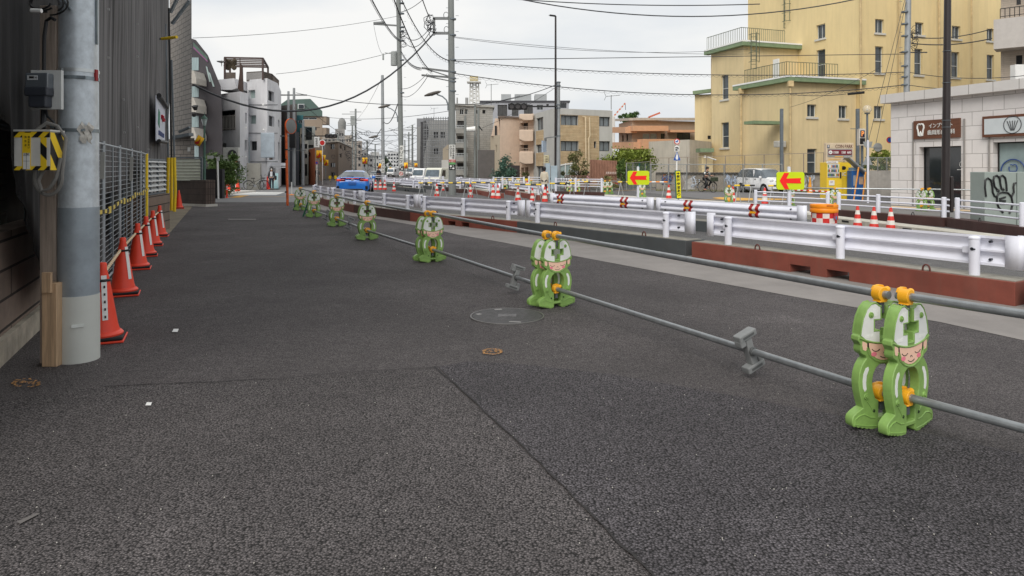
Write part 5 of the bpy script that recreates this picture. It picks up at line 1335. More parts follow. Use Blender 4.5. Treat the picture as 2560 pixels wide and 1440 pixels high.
b=MB();b.box(P(669,363,50.5),(1.0,.12,1.85));b.build('blade_sign',mat('blade_grey',(178,190,200),.5),t,world=True,bevel=.05)
b=MB();b.box(P(688,411,52.2),(1.7,.35,.22));b.box(P(688,418,52.0),(1.6,.5,.08));b.build('door_canopy',cg,t,world=True)
b=MB();b.cyl(P(623,340,50.8),P(623,460,50.8),.05,n=8);b.build('downpipe',galv,t,world=True)
for x,y in((658,262),(659,325),(614,320),(614,392)):b=MB();b.ball(P(x,y,50.6),.1,8);b.build('wall_lamp',white_m,t,world=True)
# ================================================================ left street beyond the concrete building
def simple(name,label,x0,x1,Y,ytop,m,wins=None,Y2=None,grid=None,cat='building',back=8,coping=None,z0=0,depth=.12):
 A,B_=V((x0-CX)*Y/F,Y,0),V((x1-CX)*(Y2 or Y)/F,(Y2 or Y),0)
 return building(name,label,cat,[A,B_],wz(ytop,(Y+(Y2 or Y))/2),m,{0:wins or[]},back=back,grid=grid,coping=coping,z0=z0,depth=depth)
def sided(name,label,x0,xm,x1,Y0,Ym,Y1,ytop,m,wins=None,grid=None,cat='building',back=8,coping=None,group=None):
 q=lambda px,Y:V((px-CX)*Y/F,Y,0)
 return building(name,label,cat,[q(x0,Y0),q(xm,Ym),q(x1,Y1)],wz(ytop,Ym),m,wins,back=back,grid=grid,coping=coping,group=group)
mt=lambda n,c,**k:mat(n,c,.8,**dict(dict(var=.12,scale=.5,streak=.15),**k))
t=simple('dark_shop','narrow dark brown building wedged right of the concrete building',702,742,66,262,mt('dark_brown_render',(84,78,76)),[(712,300,718,330,'one'),(713,350,718,375,'one')],64)
# green mansard block
t=thing('mansard_building','tall building with a dark green mansard top over brown and blue storeys','building',P(770,420,84))
b=MB();b.prism([((x-CX)*84/F,wz(y,84))for x,y in((700,262),(718,249),(776,247),(806,278),(806,290),(700,290))],(0,84,0),(1,0,0),(0,0,1),V(-.32,1,0),6);b.build('mansard',mt('mansard_green',(84,104,98)),t,world=True)
building('','','',[V((708-CX)*84.2/F,84.2,0),V((806-CX)*84.2/F,84.2,0)],wz(289,84.2),mt('brown_panel_wall',(150,134,118)),{0:[(745,293,798,299,'lt'),(712,293,740,306,'one'),(762,318,775,326,'std'),(781,318,800,326,'std'),(760,345,800,351,'std')]},root=t,back=9)
b=MB();p=P(753,266,83.9);b.box(p,(.8,.1,.6),0);b.build('window',frame_lt,t,world=True);b=MB();b.box(P(753,266,83.8),(.6,.1,.45));b.build('window',glass_d,t,world=True)
b=MB();b.box(P(808,302,85),(1.2,1.5,1.0));b.box(P(808,330,85),(1.2,1.5,1.0));b.build('bay',mt('brown_panel_wall',(150,134,118)),t,world=True)
simple('teal_building','teal blue narrow building in front of the green mansard block',742,758,70,288,mt('teal_cladding',(58,118,126)),[(746,300,755,308,'lt'),(746,335,755,342,'lt')])
simple('beige_shop','cream narrow shop house right of the utility pole, behind the traffic signal',750,762,68,320,mt('cream_old',(178,168,150)),[(752,335,760,345,'std'),(752,360,760,370,'std')])
simple('teal_box_sign_building','grey building with a blue green shop front panel behind the signal',760,788,75,316,mt('grey_shop',(154,156,152)),[(764,318,780,350,'tealwin'),(764,362,784,370,'std'),(764,385,784,395,'std')])
simple('charcoal_building','charcoal panelled building behind the two slim utility poles',722,748,62,330,mt('charcoal_panel',(74,78,84)),[(726,340,730,440,'one'),(738,340,741,440,'one')])
simple('orange_building','building with an orange rendered side wall beyond the signal pole',769,788,66,372,mt('orange_render',(176,98,60)),[(772,380,776,392,'one')],60)
simple('white_shop','small pale shop with vertical signs left of the orange side wall',755,771,64,352,mt('pale_shop',(176,174,166)),[(758,360,768,372,'std'),(758,385,768,396,'std'),(758,410,768,440,'dark')])
t=sided('brown_apartment','brown tiled apartment with grey windows behind the blue car',786,846,880,98,92,120,352,mt('brown_tile_far',(138,122,108)),{0:[(826,360,836,373,'std'),(826,407,838,418,'std'),(802,362,812,374,'std'),(803,385,812,396,'std'),(828,431,838,442,'std'),(802,408,812,418,'std')],1:[(850,362,854,372,'one'),(850,384,854,394,'one'),(860,366,864,376,'one')]},coping=mt('pale_coping',(196,192,184)))
rr=random.Random(11)
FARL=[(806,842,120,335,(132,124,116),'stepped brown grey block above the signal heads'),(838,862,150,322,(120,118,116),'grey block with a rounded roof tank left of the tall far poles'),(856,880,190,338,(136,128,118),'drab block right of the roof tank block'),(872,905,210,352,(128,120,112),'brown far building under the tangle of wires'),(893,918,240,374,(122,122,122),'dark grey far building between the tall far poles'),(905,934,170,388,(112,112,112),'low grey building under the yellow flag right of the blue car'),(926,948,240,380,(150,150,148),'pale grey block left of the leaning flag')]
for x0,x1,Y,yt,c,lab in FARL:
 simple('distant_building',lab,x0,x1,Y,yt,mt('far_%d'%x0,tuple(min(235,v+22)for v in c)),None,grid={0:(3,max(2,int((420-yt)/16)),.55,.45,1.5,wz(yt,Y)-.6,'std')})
b=MB();b.lathe([(.85,0),(.9,1.6),(.6,2.3),(.1,2.6)],(P(855,324,152)),n=14);b.build('roof_tank',mt('tank_grey',(128,128,126)),label='rounded grey water tank on the far roof left of the tall poles',cat='water tank',origin=P(855,338,152))
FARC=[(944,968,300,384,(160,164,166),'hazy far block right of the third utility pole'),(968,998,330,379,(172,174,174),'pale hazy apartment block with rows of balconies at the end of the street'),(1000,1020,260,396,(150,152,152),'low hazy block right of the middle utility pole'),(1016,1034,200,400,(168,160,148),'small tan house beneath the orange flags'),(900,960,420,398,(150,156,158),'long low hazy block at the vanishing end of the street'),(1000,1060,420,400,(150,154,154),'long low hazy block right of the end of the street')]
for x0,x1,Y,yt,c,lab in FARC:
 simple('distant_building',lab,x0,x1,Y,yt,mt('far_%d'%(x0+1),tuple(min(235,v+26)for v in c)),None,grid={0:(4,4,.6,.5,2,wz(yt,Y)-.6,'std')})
# ================================================================ right side of the main street
# scaffolded building
t=sided('building_under_scaffold','grey building site wrapped in scaffold and dark netting beyond the near utility pole',1042,1076,1122,110,92,92,300,mt('site_grey',(150,150,148)),{1:[(1084,330,1096,345,'dark'),(1100,330,1112,345,'dark'),(1084,370,1096,385,'dark')]},back=14)
b=MB()
for k in range(11):
 x=1060+k*6;b.cyl(P(x,292,89),V(P(x,292,89).x,89,0),.05,n=5)
for k in range(11):
 y=296+k*14;b.cyl(P(1058,y,89),P(1122,y,89),.05,n=5);b.cyl(P(1058,y+5,89),P(1122,y+5,89),.03,n=5)
b.build('scaffold',mat('scaffold_grey',(130,132,134),.6),t,world=True,fix=False)
b=MB();b.prism([((x-CX)*90/F,wz(y,90))for x,y in((1052,306),(1066,300),(1072,330),(1058,400),(1062,440),(1050,440))],(0,90,0),(1,0,0),(0,0,1),(0,1,0),.2);b.build('netting',mat('site_net_grey',(78,78,80),.9,var=.3),t,world=True)
simple('grey_tower_block','plain grey slab block rising behind the scaffolded building',1042,1086,130,296,mt('slab_grey',(134,135,138)),None,grid={0:(2,4,.3,.4,6,wz(300,130),'std')})
simple('white_house','small white gabled house with narrow windows left of the near utility pole',1104,1150,64,400,mt('white_house_render',(206,204,198),streak=.1),[(1105,405,1107,415,'one'),(1108,402,1111,417,'one'),(1113,402,1117,417,'one'),(1105,434,1107,441,'one'),(1108,431,1111,441,'one')],back=7)
b=MB();b.prism([((x-CX)*66/F,wz(y,66))for x,y in((1107,372),(1122,360),(1140,360),(1140,400),(1107,400))],(0,66,0),(1,0,0),(0,0,1),(0,1,0),6);b.build('gabled_house',mt('beige_gable',(170,158,140)),label='beige upper storey with a dark roof edge left of the near utility pole',cat='house',origin=P(1122,400,66))
# balconied grey apartment with antenna tower
t=thing('balcony_apartment','grey stone tiled apartment with stacked balconies and a roof lattice tower','building',P(1190,420,62))
ga=mat_tiles('grey_stone_tile',(184,182,176),(130,128,124),.6,.2,.5,.01,.8,.12,'XZ',bump=.3)
A,B_=V((1139-CX)*62/F,62,0),V((1232-CX)*64/F,64,0)
wn=[]
for y0,y1 in((302,320),(340,356),(374,390),(408,424)):wn+=[(1143,y0,1166,y1,'rec')]
wn+=[(1150,273,1160,286,'lt'),(1162,273,1170,286,'lt'),(1190,275,1196,284,'std'),(1206,275,1214,284,'std')]
WK['rec']=(frame_dk,mat('balcony_recess',(74,74,74),.7,var=.3,scale=1.5),2,1);WK['balc']=(mat('recess_frame',(110,110,112),.7),mat('balcony_recess',(74,74,74)),2,1);WK['tealwin']=(frame_dk,mat('teal_panel',(50,120,130),.5),2,1)
building('','','',[A,B_],wz(262,63),ga,{0:wn},root=t,back=12,coping=mat('pale_coping2',(186,184,178),.8))
for y in(320,356,390,424):
 b=MB();b.beam(P(1139,y+6,61.6),P(1168,y+6,61.8),.5,.55+.0);b.build('balcony',mt('balcony_grey',(166,164,158)),t,world=True)
 railing(t,P(1139,y,61.35)*1-V(0,0,P(1139,y,61.35).z),P(1168,y,61.5)-V(0,0,P(1168,y,61.5).z),wz(y+2,61.4),.3,8,frame_lt,.02,'balcony_railing')
b=MB();wt=mat('lattice_white',(206,206,202),.6)
for(x0,x1)in((1174,1176),(1198,1196),(1182,1182),(1192,1190)):
 b.beam(P(x0,262,63),P(x1,205,63),.12,.12)
for k in range(5):
 y0,y1=262-k*11,251-k*11;b.beam(P(1174,y0,63),P(1197,y1,63),.07,.07);b.beam(P(1197,y0,63),P(1174,y1,63),.07,.07);b.beam(P(1174,y1,63),P(1197,y1,63),.08,.08)
b.beam(P(1168,206,63),P(1202,206,63),1.1,.12);b.beam(P(1168,197,62.5),P(1202,197,62.5),.05,.05)
b.build('lattice_tower',wt,t,world=True,fix=False)
b=MB();b.box(P(1185,198,63),(.75,.7,.5));b.build('water_tank',mat('tank_cream',(206,192,150),.6),t,world=True,bevel=.02)
for x in(1143,1165,1169):b=MB();b.cyl(P(x,262,61),P(x,244,61),.07,n=6);b.build('antenna',mat('antenna_grey',(150,150,148),.6),t,world=True)
# slate block behind with roof plant
t=simple('slate_block','long dark topped block with roof plant boxes behind the signal arm',1200,1422,92,252,mt('slate_render',(168,170,176)),[(1244,262,1268,290,'rec'),(1310,262,1332,285,'rec'),(1342,262,1358,275,'lt'),(1398,258,1416,270,'std'),(1280,266,1296,290,'rec'),(1366,260,1372,268,'one')],coping=mat('charcoal_coping',(72,72,78),.6),back=10)
for i,(x0,x1)in enumerate(((1253,1278),(1286,1328),(1336,1366))):
 b=MB();w=(x1-x0)*92/F;b.box(P((x0+x1)/2,246,94),(w,2.5,.9));b.build('roof_plant',mt('plant_grey',(168,172,174)),t,world=True)
# silver / charcoal house
t=simple('silver_house','silver ribbed house over a charcoal ground floor with slim windows',1196,1240,64,296,mat('silver_ribbed',(186,190,196),.45,.3,var=.1,stretch=(9,9,.2),scale=4),[(1198,350,1202,372,'one'),(1203,356,1209,376,'one'),(1213,306,1218,330,'one'),(1224,306,1228,330,'one'),(1212,355,1217,375,'one')],back=9)
b=MB();b.box(P(1218,424,63.6)+V(0,0,0),(1.75,.7,3.3));b.build('charcoal_porch',mt('charcoal2',(62,62,66)),t,world=True)
# pink beige pair of houses
pk=mat('salmon_render',(214,192,172),.85,var=.07,streak=.1)
t=thing('salmon_house','salmon beige house with rounded balconies, left of the concrete and brick block','house',P(1290,420,56))
building('','','',[V((1226-CX)*60/F,60,0),V((1252-CX)*57/F,57,0)],wz(338,58),mat('pale_beige_siding',(196,182,160),.8,var=.06,stretch=(.3,.3,8),scale=3),{0:[(1237,313,1243,345,'one'),(1239,362,1242,381,'one'),(1252,325,1256,336,'one')]},root=t,back=7,partname='annex_wall')
b=MB();b.prism([((x-CX)*59/F,wz(y,59))for x,y in((1228,340),(1238,296),(1248,296),(1250,340))],(0,59,0),(1,0,0),(0,0,1),(0,1,0),4);b.build('gable',pk,t,world=True)
b=MB();b.prism([((x-CX)*58.8/F,wz(y,58.8))for x,y in((1237,314),(1242,314),(1242,345),(1237,345))],(0,58.9,0),(1,0,0),(0,0,1),(0,1,0),.05);b.build('window',glass_d,t,world=True)
building('','','',[V((1250-CX)*56.5/F,56.5,0),V((1276-CX)*57/F,57,0),V((1300-CX)*57.5/F,57.5,0)],wz(291,56.8),pk,{1:[(1277,305,1281,347,'pale'),(1277,358,1281,400,'pale')],0:[(1253,326,1256,336,'one'),(1254,377,1257,388,'one')]},root=t,back=9,partname='front_wall',coping=mat('salmon_coping',(120,108,100),.7),cop_h=.12)
building('','','',[V((1298-CX)*57.6/F,57.6,0),V((1334-CX)*56.2/F,56.2,0)],wz(286,57),pk,{0:[(1300,307,1320,328,'rec'),(1300,362,1320,378,'rec'),(1302,419,1310,450,'dark'),(1312,418,1321,450,'dark')]},root=t,back=9,depth=.5,partname='balcony_wall')
for y0,y1 in((325,354),(379,410),(286,302)):
 b=MB();b.prism([((x-CX)*56/F,wz(y,56))for x,y in((1298,y0),(1333,y0),(1333,y1-1),(1309,y1),(1298,y1-4))],(0,55.4,0),(1,0,0),(0,0,1),(0,1,0),1.6);b.build('balcony',pk,t,world=True,bevel=.08)
 if y0>300:railing(t,V((1299-CX)*55.5/F,55.5,0),V((1332-CX)*55.5/F,55.5,0),wz(y0,55.5),.25,2,mat('salmon_rail',(150,130,114),.6),.03,'balcony_railing')
# concrete and brick block
cb2=mat('warm_concrete',(188,187,182),.85,var=.08,scale=.6,streak=.12)
brk=mat_tiles('split_face_brick',(206,184,148),(170,148,116),.55,.09,.5,.006,.85,.2,'XZ',bump=1,mix2=(190,164,128))
t=thing('brick_block','three storey block of grey concrete and sand coloured split brick with dark windows','building',P(1430,420,52))
A,M_,B_=V((1334-CX)*56/F,56,0),V((1385-CX)*50.5/F,50.5,0),V((1531-CX)*52.6/F,52.6,0)
building('','','',[A,M_,B_],wz(272,51),cb2,{0:[(1341,294,1358,325,'cur'),(1341,362,1356,381,'cur'),(1342,416,1359,462,'cur')],1:[(1401,289,1445,314,'cur3'),(1401,353,1446,378,'cur3'),(1402,412,1446,440,'cur3'),(1498,292,1525,316,'cur'),(1498,353,1525,378,'cur'),(1484,353,1490,370,'one')]},root=t,back=9,depth=.2)
b=MB();d=(B_-M_).normalized();u0,u1=inter(M_,d,1399),inter(M_,d,1497)
inn=V(-d.y,d.x,0)
ops=[(inter(M_,d,x0),inter(M_,d,x1),wz(y1,51.5),wz(y0,51.5))for x0,y0,x1,y1 in((1401,289,1445,314),(1401,353,1446,378),(1484,353,1490,370),(1402,412,1446,440))]
A3,B3=M_+d*u0-inn*.05,M_+d*u1-inn*.05
wallface(b,A3,B3,.1,wz(289,51.5)+.02,[(max(.0,o[0]-u0),o[1]-u0,o[2],o[3])for o in ops],.05,0,inn);b.build('brick_panel',brk,t,world=True,fix=False)
d2=(M_-A).normalized();inn2=V(-d2.y,d2.x,0)
if inn2.y<0:inn2=-inn2
b=MB();
for y0,y1 in((326,361),(382,415)):
 ua,ub=inter(A,d2,1341),inter(A,d2,1359);b.prism([(ua,wz(y1,54)),(ub,wz(y1,54)),(ub,wz(y0,54)),(ua,wz(y0,54))],A-inn2*.04,d2,(0,0,1),inn2,.035)
b.build('brick_panel',brk,t,world=True,fix=False)
for pts in([(1456,291),(1464,292),(1465,420)],[(1474,293),(1475,340),(1472,345),(1473,440)]):
 b=MB();b.tube([P(x,y,51.3)for x,y in pts],.045,6);b.build('downpipe',mat('cream_pipe',(222,204,170),.6),t,world=True)
b=MB();p=P(1366,398,51.8);b.box(p,(.42,.06,.6),R(-35))
for k in range(3):b.text('月極駐',p+V(-.15,-.16+.0,-.22+k*.17),V(.82,-.57,0),(0,0,1),.3,.12,.01,1)
b.build('notice_board',[mat('cream_board',(214,206,170),.6),mat('board_text',(110,90,70),.6)],t,world=True)
# orange house with flat eaves
t=thing('terracotta_house','brown house with terracotta bands and a flat roof left of the ochre building','house',P(1650,420,72))
og=mat('terracotta_band',(212,164,128),.8,var=.08);tp=mat('taupe_render',(168,150,132),.85,var=.06,streak=.08)
q=lambda px,Y:V((px-CX)*Y/F,Y,0)
building('','','',[q(1547,76),q(1580,70),q(1740,72)],wz(302,71),tp,{1:[(1607,334,1625,348,'pale'),(1626,334,1642,348,'pale'),(1652,334,1662,348,'one'),(1692,332,1726,349,'std')],0:[(1555,338,1559,354,'one'),(1566,336,1570,352,'one')]},root=t,back=10)
b=MB()
for(xa,Ya,xb,Yb,y0,y1,th)in((1543,76,1578,69.3,318,332,1.2),(1576,69.3,1664,70.4,315,328,1.2),(1672,70.6,1740,71,325,331,.9),(1541,76,1600,68.6,356,372,1.4),(1600,68.6,1680,69.6,348,372,1.2)):
 a,c=P(xa,(y0+y1)/2,Ya),P(xb,(y0+y1)/2,Yb);b.beam(a,c,th,(y1-y0)*Ya/F)
b.build('terracotta_band',og,t,world=True,fix=False)
b=MB();b.beam(P(1545,300,75.6),P(1582,298,69.8),.7,.25);b.beam(P(1582,298,69.8),P(1740,298,71.8),.7,.25);b.build('roof_edge',mat('pale_edge',(190,180,168),.7),t,world=True,fix=False)
# pale annex with peeling paint + small green roofed lean-to
pp_=mat('peeling_white',(206,198,184),.85,var=.12,scale=.8,streak=.45,col2=(190,184,172))
building('annex','pale annex with peeling grey streaked panels left of the ochre building','building',[q(1622,56),q(1724,52),q(1779,56.5)],wz(349,52),pp_,{},back=4)
t=thing('lean_to','green roofed lean-to with a meter against the ochre building','lean-to',q(1762,50.5))
b=MB();b.box(P(1762,376,50),(1.0,1.2,.28));b.build('roof',grn,t,world=True)
b=MB();p=P(1765,420,50.2);b.box((p.x,50.3,.9+.4),(.8,.9,2.7));b.build('wall',yel,t,world=True)
b=MB();b.lathe([(.0,.1),(.1,0),(.12,-.05)],P(1763,392,49.4),n=10);b.cyl(P(1766,392,49.4),P(1790,400,49.6),.05,n=6);b.build('meter',white_m,t,world=True)
# ================================================================ poles, lamps, signals and wires
def pole(name,label,px,ytop,Y,d0,d1,m,cat='utility pole',top_px=None,group=None,zmax=None):
 x=(px-CX)*Y/F;x1=((top_px or px)-CX)*Y/F-x;t=thing(name,label,cat,(x,Y,0),0,group);zt=zmax or wz(ytop,Y)
 b=MB();b.cyl((0,0,0),(x1,0,zt),d0/2,d1/2,n=20);b.build('shaft',m,t);return t,zt
def bands(t,zs,r,m=galv_dk):
 b=MB()
 for z in zs:b.lathe([(r,z-.04),(r,z+.04)],n=14)
 b.split('band',m,t)
def steps(t,z0,z1,r,m=galv_dk):
 b=MB();z=z0;k=0
 while z<z1:s=1 if k%2 else-1;b.beam((s*r*.9,0,z),(s*(r+.16),0,z),.02,.02);z+=.45;k+=1
 b.build('step',m,t)
pB,zB=pole('utility_pole','near concrete utility pole with a clinic notice, standing among the white guardrails',1131,-60,39,.42,.33,pole_grey,top_px=1127)
steps(pB,2.6,zB,.2);bands(pB,[wz(y,39)for y in(48,88,150,180,196,204,228)],.215)
cm=mat('crossarm_steel',(120,122,122),.5,.4)
b=MB();Yp=39;x0=(1131-CX)*Yp/F
loc=lambda px,py,Y=39,bx=None:V((px-CX)*Y/F-(x0 if bx is None else bx),Y-39 if bx is None else 0,wz(py,Y))
b.beam(loc(1082,46),loc(1120,46),.12,.14);b.beam(loc(1082,83),loc(1120,83),.12,.14);b.beam(loc(1085,46),loc(1085,84),.14,.12);b.build('bracket_frame',cm,pB)
b=MB();b.beam(loc(1054,170),loc(1135,180),.1,.1);b.beam(loc(1054,188),loc(1135,194),.1,.1);b.beam(loc(1060,171),loc(1120,190),.06,.06);b.beam(loc(1060,189),loc(1122,202),.06,.06);b.build('crossarm',cm,pB)
b=MB()
for k in range(9):
 cx_,cy_=1075+random.uniform(-7,6),62+random.uniform(-16,18);q=[loc(cx_+random.uniform(6,12)*math.cos(a),cy_+random.uniform(8,15)*math.sin(a))+V(0,random.uniform(-.2,.2),0)for a in[i*.7 for i in range(9)]];b.tube(q,.02,5)
for cx_,cy_ in((1115,38),(1116,74)):b.tube([loc(cx_+6*math.cos(a),cy_+8*math.sin(a))for a in[i*.7 for i in range(9)]],.018,5)
b.build('cable_coil',cable_m,pB)
wtm=mat('notice_white',(224,224,218),.5)
def pole_notice(t,px,y0,y1,Y,w,d,text,m=wtm,tm=ink,px0=None):
 z0,z1=wz(y1,Y),wz(y0,Y);b=MB();vs=[]
 for k in range(9):
  a=-PI/2-.95+1.9*k/8;vs+=[(d*math.cos(a),d*math.sin(a),z0),(d*math.cos(a),d*math.sin(a),z1)]
 b.add(vs,[(2*k,2*k+2,2*k+3,2*k+1)for k in range(8)],0,True)
 if text:
  n=max(len(c)for c in text);cw=w/(len(text)+.3);ch=(z1-z0)*.92/n
  for ci,col in enumerate(text):
   for k,chh in enumerate(col):
    if chh!=' ':b.text(chh,(w/2-(ci+1.05)*cw,-d-.004,z1-.04*(z1-z0)-(k+.9)*ch),(1,0,0),(0,0,1),cw*.8,ch*.8,.01,1,True)
 b.build('notice',[m,tm],t)
pole_notice(pB,1131,362,399,39,.34,.225,['下北沢小児科','クリニック'])
pole_notice(pB,1131,399,406,39,.34,.226,['駅分','沢2','北歩','下徒'],red_m,white_m)
pole_notice(pB,1131,406,411,39,.34,.226,None,mat('notice_green',(110,176,110),.5))
pole_notice(pB,1131,412,424,39,.34,.227,['↑●','●←'],black_m,white_m)
def street_lamp_arm(t,pts,head,Y,bx,nm='lamp_arm'):
 b=MB();b.tube([V((p[0]-CX)*Y/F-bx,0,wz(p[1],Y))for p in pts],.04,8);b.build(nm,mat('lamp_arm_grey',(136,144,150),.5,.3),t)
 h=V((head[0]-CX)*Y/F-bx,0,wz(head[1],Y));b=MB();L_=head[2]
 b.lathe([(.02,-.5),(.13,-.35),(.17,-.05),(.15,.25),(.06,.5)],n=14)
 M=Matrix.Translation(h)@Matrix.Rotation(R(-90+head[3]),4,'Y')@Matrix.Diagonal((.62,1,1,1));c=MB();c.merge(b,M);o=c.build('lamp_head',mat('lamp_head_brown',(92,86,80),.5),t)
 b=MB();b.ball(h+V(-.1,0,-.06),.12,10,0,(1.5,1,.7));b.build('lamp_glass',mat('lamp_glass',(170,170,160),.2),t)
street_lamp_arm(pB,[(1120,276),(1120,262),(1116,250),(1106,241),(1092,236)],(1082,234,0,-15),39,x0)
pA,zA=pole('utility_pole','tall middle utility pole with a transformer and a no smoking notice',1004,-60,55,.42,.36,pole_grey,top_px=995)
x0A=(1004-CX)*55/F;la=lambda px,py:V((px-CX)*55/F-x0A,0,wz(py,55))
steps(pA,3,zA,.2);bands(pA,[wz(y,55)for y in(8,34,68,78,102,150,232)],.22)
b=MB();b.beam(la(934,60),la(993,64),.1,.12);b.beam(la(934,58),la(962,56),.2,.15);b.build('crossarm',cm,pA)
b=MB();b.cyl(la(985,164),la(985,131),.26,n=16);b.lathe([(.26,0),(.2,.08),(.05,.1)],la(985,131),n=16);b.beam(la(985,135),la(962,132),.06,.06);b.beam(la(958,150),la(958,134),.12,.12);b.build('transformer',mat('transformer_grey',(150,154,152),.5),pA,bevel=.01)
b=MB()
for k in range(8):q=[la(1003+random.uniform(-2,8),80+k*5+random.uniform(-5,5))+V(random.uniform(-.1,.3),-.2,0)for i in range(6)];b.tube(q,.02,4)
b.build('cable_coil',cable_m,pA)
pole_notice(pA,1003,364,422,55,.34,.225,['クリニック'])
pole_notice(pA,1003,415,425,55,.34,.228,['↑●','●←'],black_m,white_m)
pole_notice(pA,1003,428,440,55,.34,.226,None,wtm)
b=MB();zc=wz(434,55);b.tube([V(.13*math.cos(a),-.235,zc+.13*math.sin(a))for a in[2*PI*i/16 for i in range(16)]],.02,5,closed=True);b.beam(V(-.09,-.24,zc+.09),V(.09,-.24,zc-.09),.015,.03);b.build('prohibition_sign',red_m,pA)
street_lamp_arm(pA,[(994,305),(993,290),(989,280),(978,272),(968,268)],(961,266,0,-12),55,x0A)
pC,zC=pole('utility_pole','slim pale utility pole left of the tall middle pole',958,188,68,.36,.28,mat('pale_zinc',(158,162,164),.5,.3,streak=.15),top_px=956)
x0C=(958-CX)*68/F
street_lamp_arm(pC,[(957,362),(955,354),(948,347),(940,344)],(934,342,0,-10),68,x0C)
pole_notice(pC,958,399,432,68,.34,.2,['クリニック'])
for(px,yt,Y,lab,arms)in((735,220,58,'thick grey signal and wire pole behind the orange mirror pole',1),(721,228,62,'slim grey pole just left of the thick signal pole',0),(758,300,60,'grey signal pole carrying a black traffic light arm',0),(889,272,130,'far utility pole with a box transformer right of the flags',2),(881,302,150,'far wooden looking utility pole just left of the transformer pole',2),(1031,312,140,'far double utility pole right of the tall middle pole',2),(918,352,150,'thin far pole carrying a yellow flag',0),(844,335,120,'thin far utility pole left of the wire tangle',1),(1022,330,170,'thin far utility pole behind the notice of the middle pole',1),(1012,350,200,'smallest far utility pole right of the middle pole',0),(938,360,180,'far lamp pole left of the slim pale pole',0),(1196,270,60,'grey pole with a camera in front of the silver house',0),(1163,290,58,'thin grey pole in front of the balconied grey apartment',0),(1188,262,61,'slim pole against the corner of the grey balconied apartment',0)):
 t,z=pole('utility_pole',lab,px,yt,Y,.3 if Y<100 else .42,.2 if Y<100 else .34,pole_grey if Y>65 or px>1100 else mat('pale_zinc',(158,162,164)))
 if arms:
  b=MB()
  for k in range(arms):b.beam((-1.1,0,z-.6-k*1.6),(1.1,0,z-.6-k*1.6),.12,.1)
  if Y>100:b.beam((-2.6,0,z-1.0),(0,0,z-1.0),.1,.1)
  b.build('crossarm',cm,t)
 if px==889:b=MB();b.box((-.4,-.2,wz(302,Y)),(.9,.7,1.8));b.build('transformer',mat('transformer_grey',(150,154,152),.5),t)
 if px==1196:
  b=MB();h=V(-.55,-.2,wz(324,Y));b.cyl(h+V(-.55,0,-.03),h+V(.3,0,.03),.2,.26,n=14);b.cyl(h+V(-.62,0,-.03),h+V(-.5,0,-.03),.24,.24,n=14,m=1);b.beam(h+V(.6,0,.3),h+V(.9,0,-.1),.1,.1,1);b.build('camera',[white_m,black_m],t)
 if px==735:
  b=MB();b.box((.0,-.3,wz(348,Y)),(.5,.4,1.5));b.build('signal_back',black_m,t,bevel=.03)
  b=MB();b.beam((-2.6,0,wz(340,Y)),(0,0,wz(340,Y)),.1,.1);b.beam((-.5,0,wz(376,Y)),(1,0,wz(376,Y)),.08,.08);b.build('signal_arm',cm,t)
# signals
def signal(name,label,px0,px1,py,Y,h_px,arm_to,parent=None):
 xc,w=((px0+px1)/2-CX)*Y/F,(px1-px0)*Y/F;hh=h_px*Y/F;z=wz(py,Y)
 t=thing(name,label,'traffic light',(xc,Y,z))
 b=MB();b.box((0,.05,0),(w,.16,hh));b.build('housing',mat('signal_black',(34,33,34),.45),t,bevel=hh*.3)
 b=MB()
 for k in(-1,0,1):
  c_=V(k*w*.31,-.04,0);q=[]
  b.tube([c_+V(hh*.42*math.cos(a),-.08,hh*.42*math.sin(a))for a in[R(-20)+R(220)*i/12 for i in range(13)]],.035,5)
 b.build('visor',black_m,t)
 for k in(-1,0,1):
  b=MB();c_=V(k*w*.31,-.03,0);b.cyl(c_,c_+V(0,-.03,0),hh*.36,n=16);b.build('lens',mat('unlit_lens',(56,50,50),.2,spec=.8),t)
 b=MB();b.beam((w/2,.05,0),((arm_to-CX)*Y/F-xc,.05,0),.11,.09);b.build('arm',black_m,t);return t
signal('traffic_light','black three lens traffic light reaching left from the lamp pole before the slate block',1270,1319,266,45,17,1391)
signal('traffic_light','small black traffic light on the arm right of the orange mirror pole',812,843,340,60,10,759)
# lamp pole + twin grey pole
t,z=pole('street_lamp','tall slim black street lamp rising behind the three lens traffic light',1389,40,45.2,.18,.12,dark_brown_m,cat='street lamp')
b=MB();b.beam((0,0,z),(-.4,0,z+.05),.2,.09);b.lathe([(.0,0),(.1,.0)],(-.4,0,z+.05));b.build('lamp_head',black_m,t,bevel=.02)
t,z=pole('signal_pole','grey steel pole close beside the black street lamp',1396,204,45,.28,.22,mat('pale_zinc',(158,162,164)),cat='pole')
b=MB();b.beam((0,0,wz(341,45)),(-.85,0,wz(345,45)),.07,.07);b.cyl((-.85,0,wz(345,45)),(-.85,0,wz(352,45)),.08,n=8);b.build('bracket',cm,t)
bands(t,[wz(y,45)for y in(206,214,262,270,340)],.15)
b=MB();b.box((-.95,-.05,wz(366,45)),(.42,.1,.75),.9);b.build('pedestrian_signal_back',mat('pale_blue_back',(170,184,200),.5),t)
b=MB();p=P(1385,455,44.4);b.box((p.x,p.y,.95),(.42,.4,1.5));b.box((p.x-.4,p.y+.1,.9),(.3,.3,1.9),0);b.build('control_cabinet',mat('cabinet_blue_grey',(158,174,184),.5),label='pale blue grey control cabinet at the foot of the signal pole',cat='cabinet',origin=(p.x,p.y,0),bevel=.02)
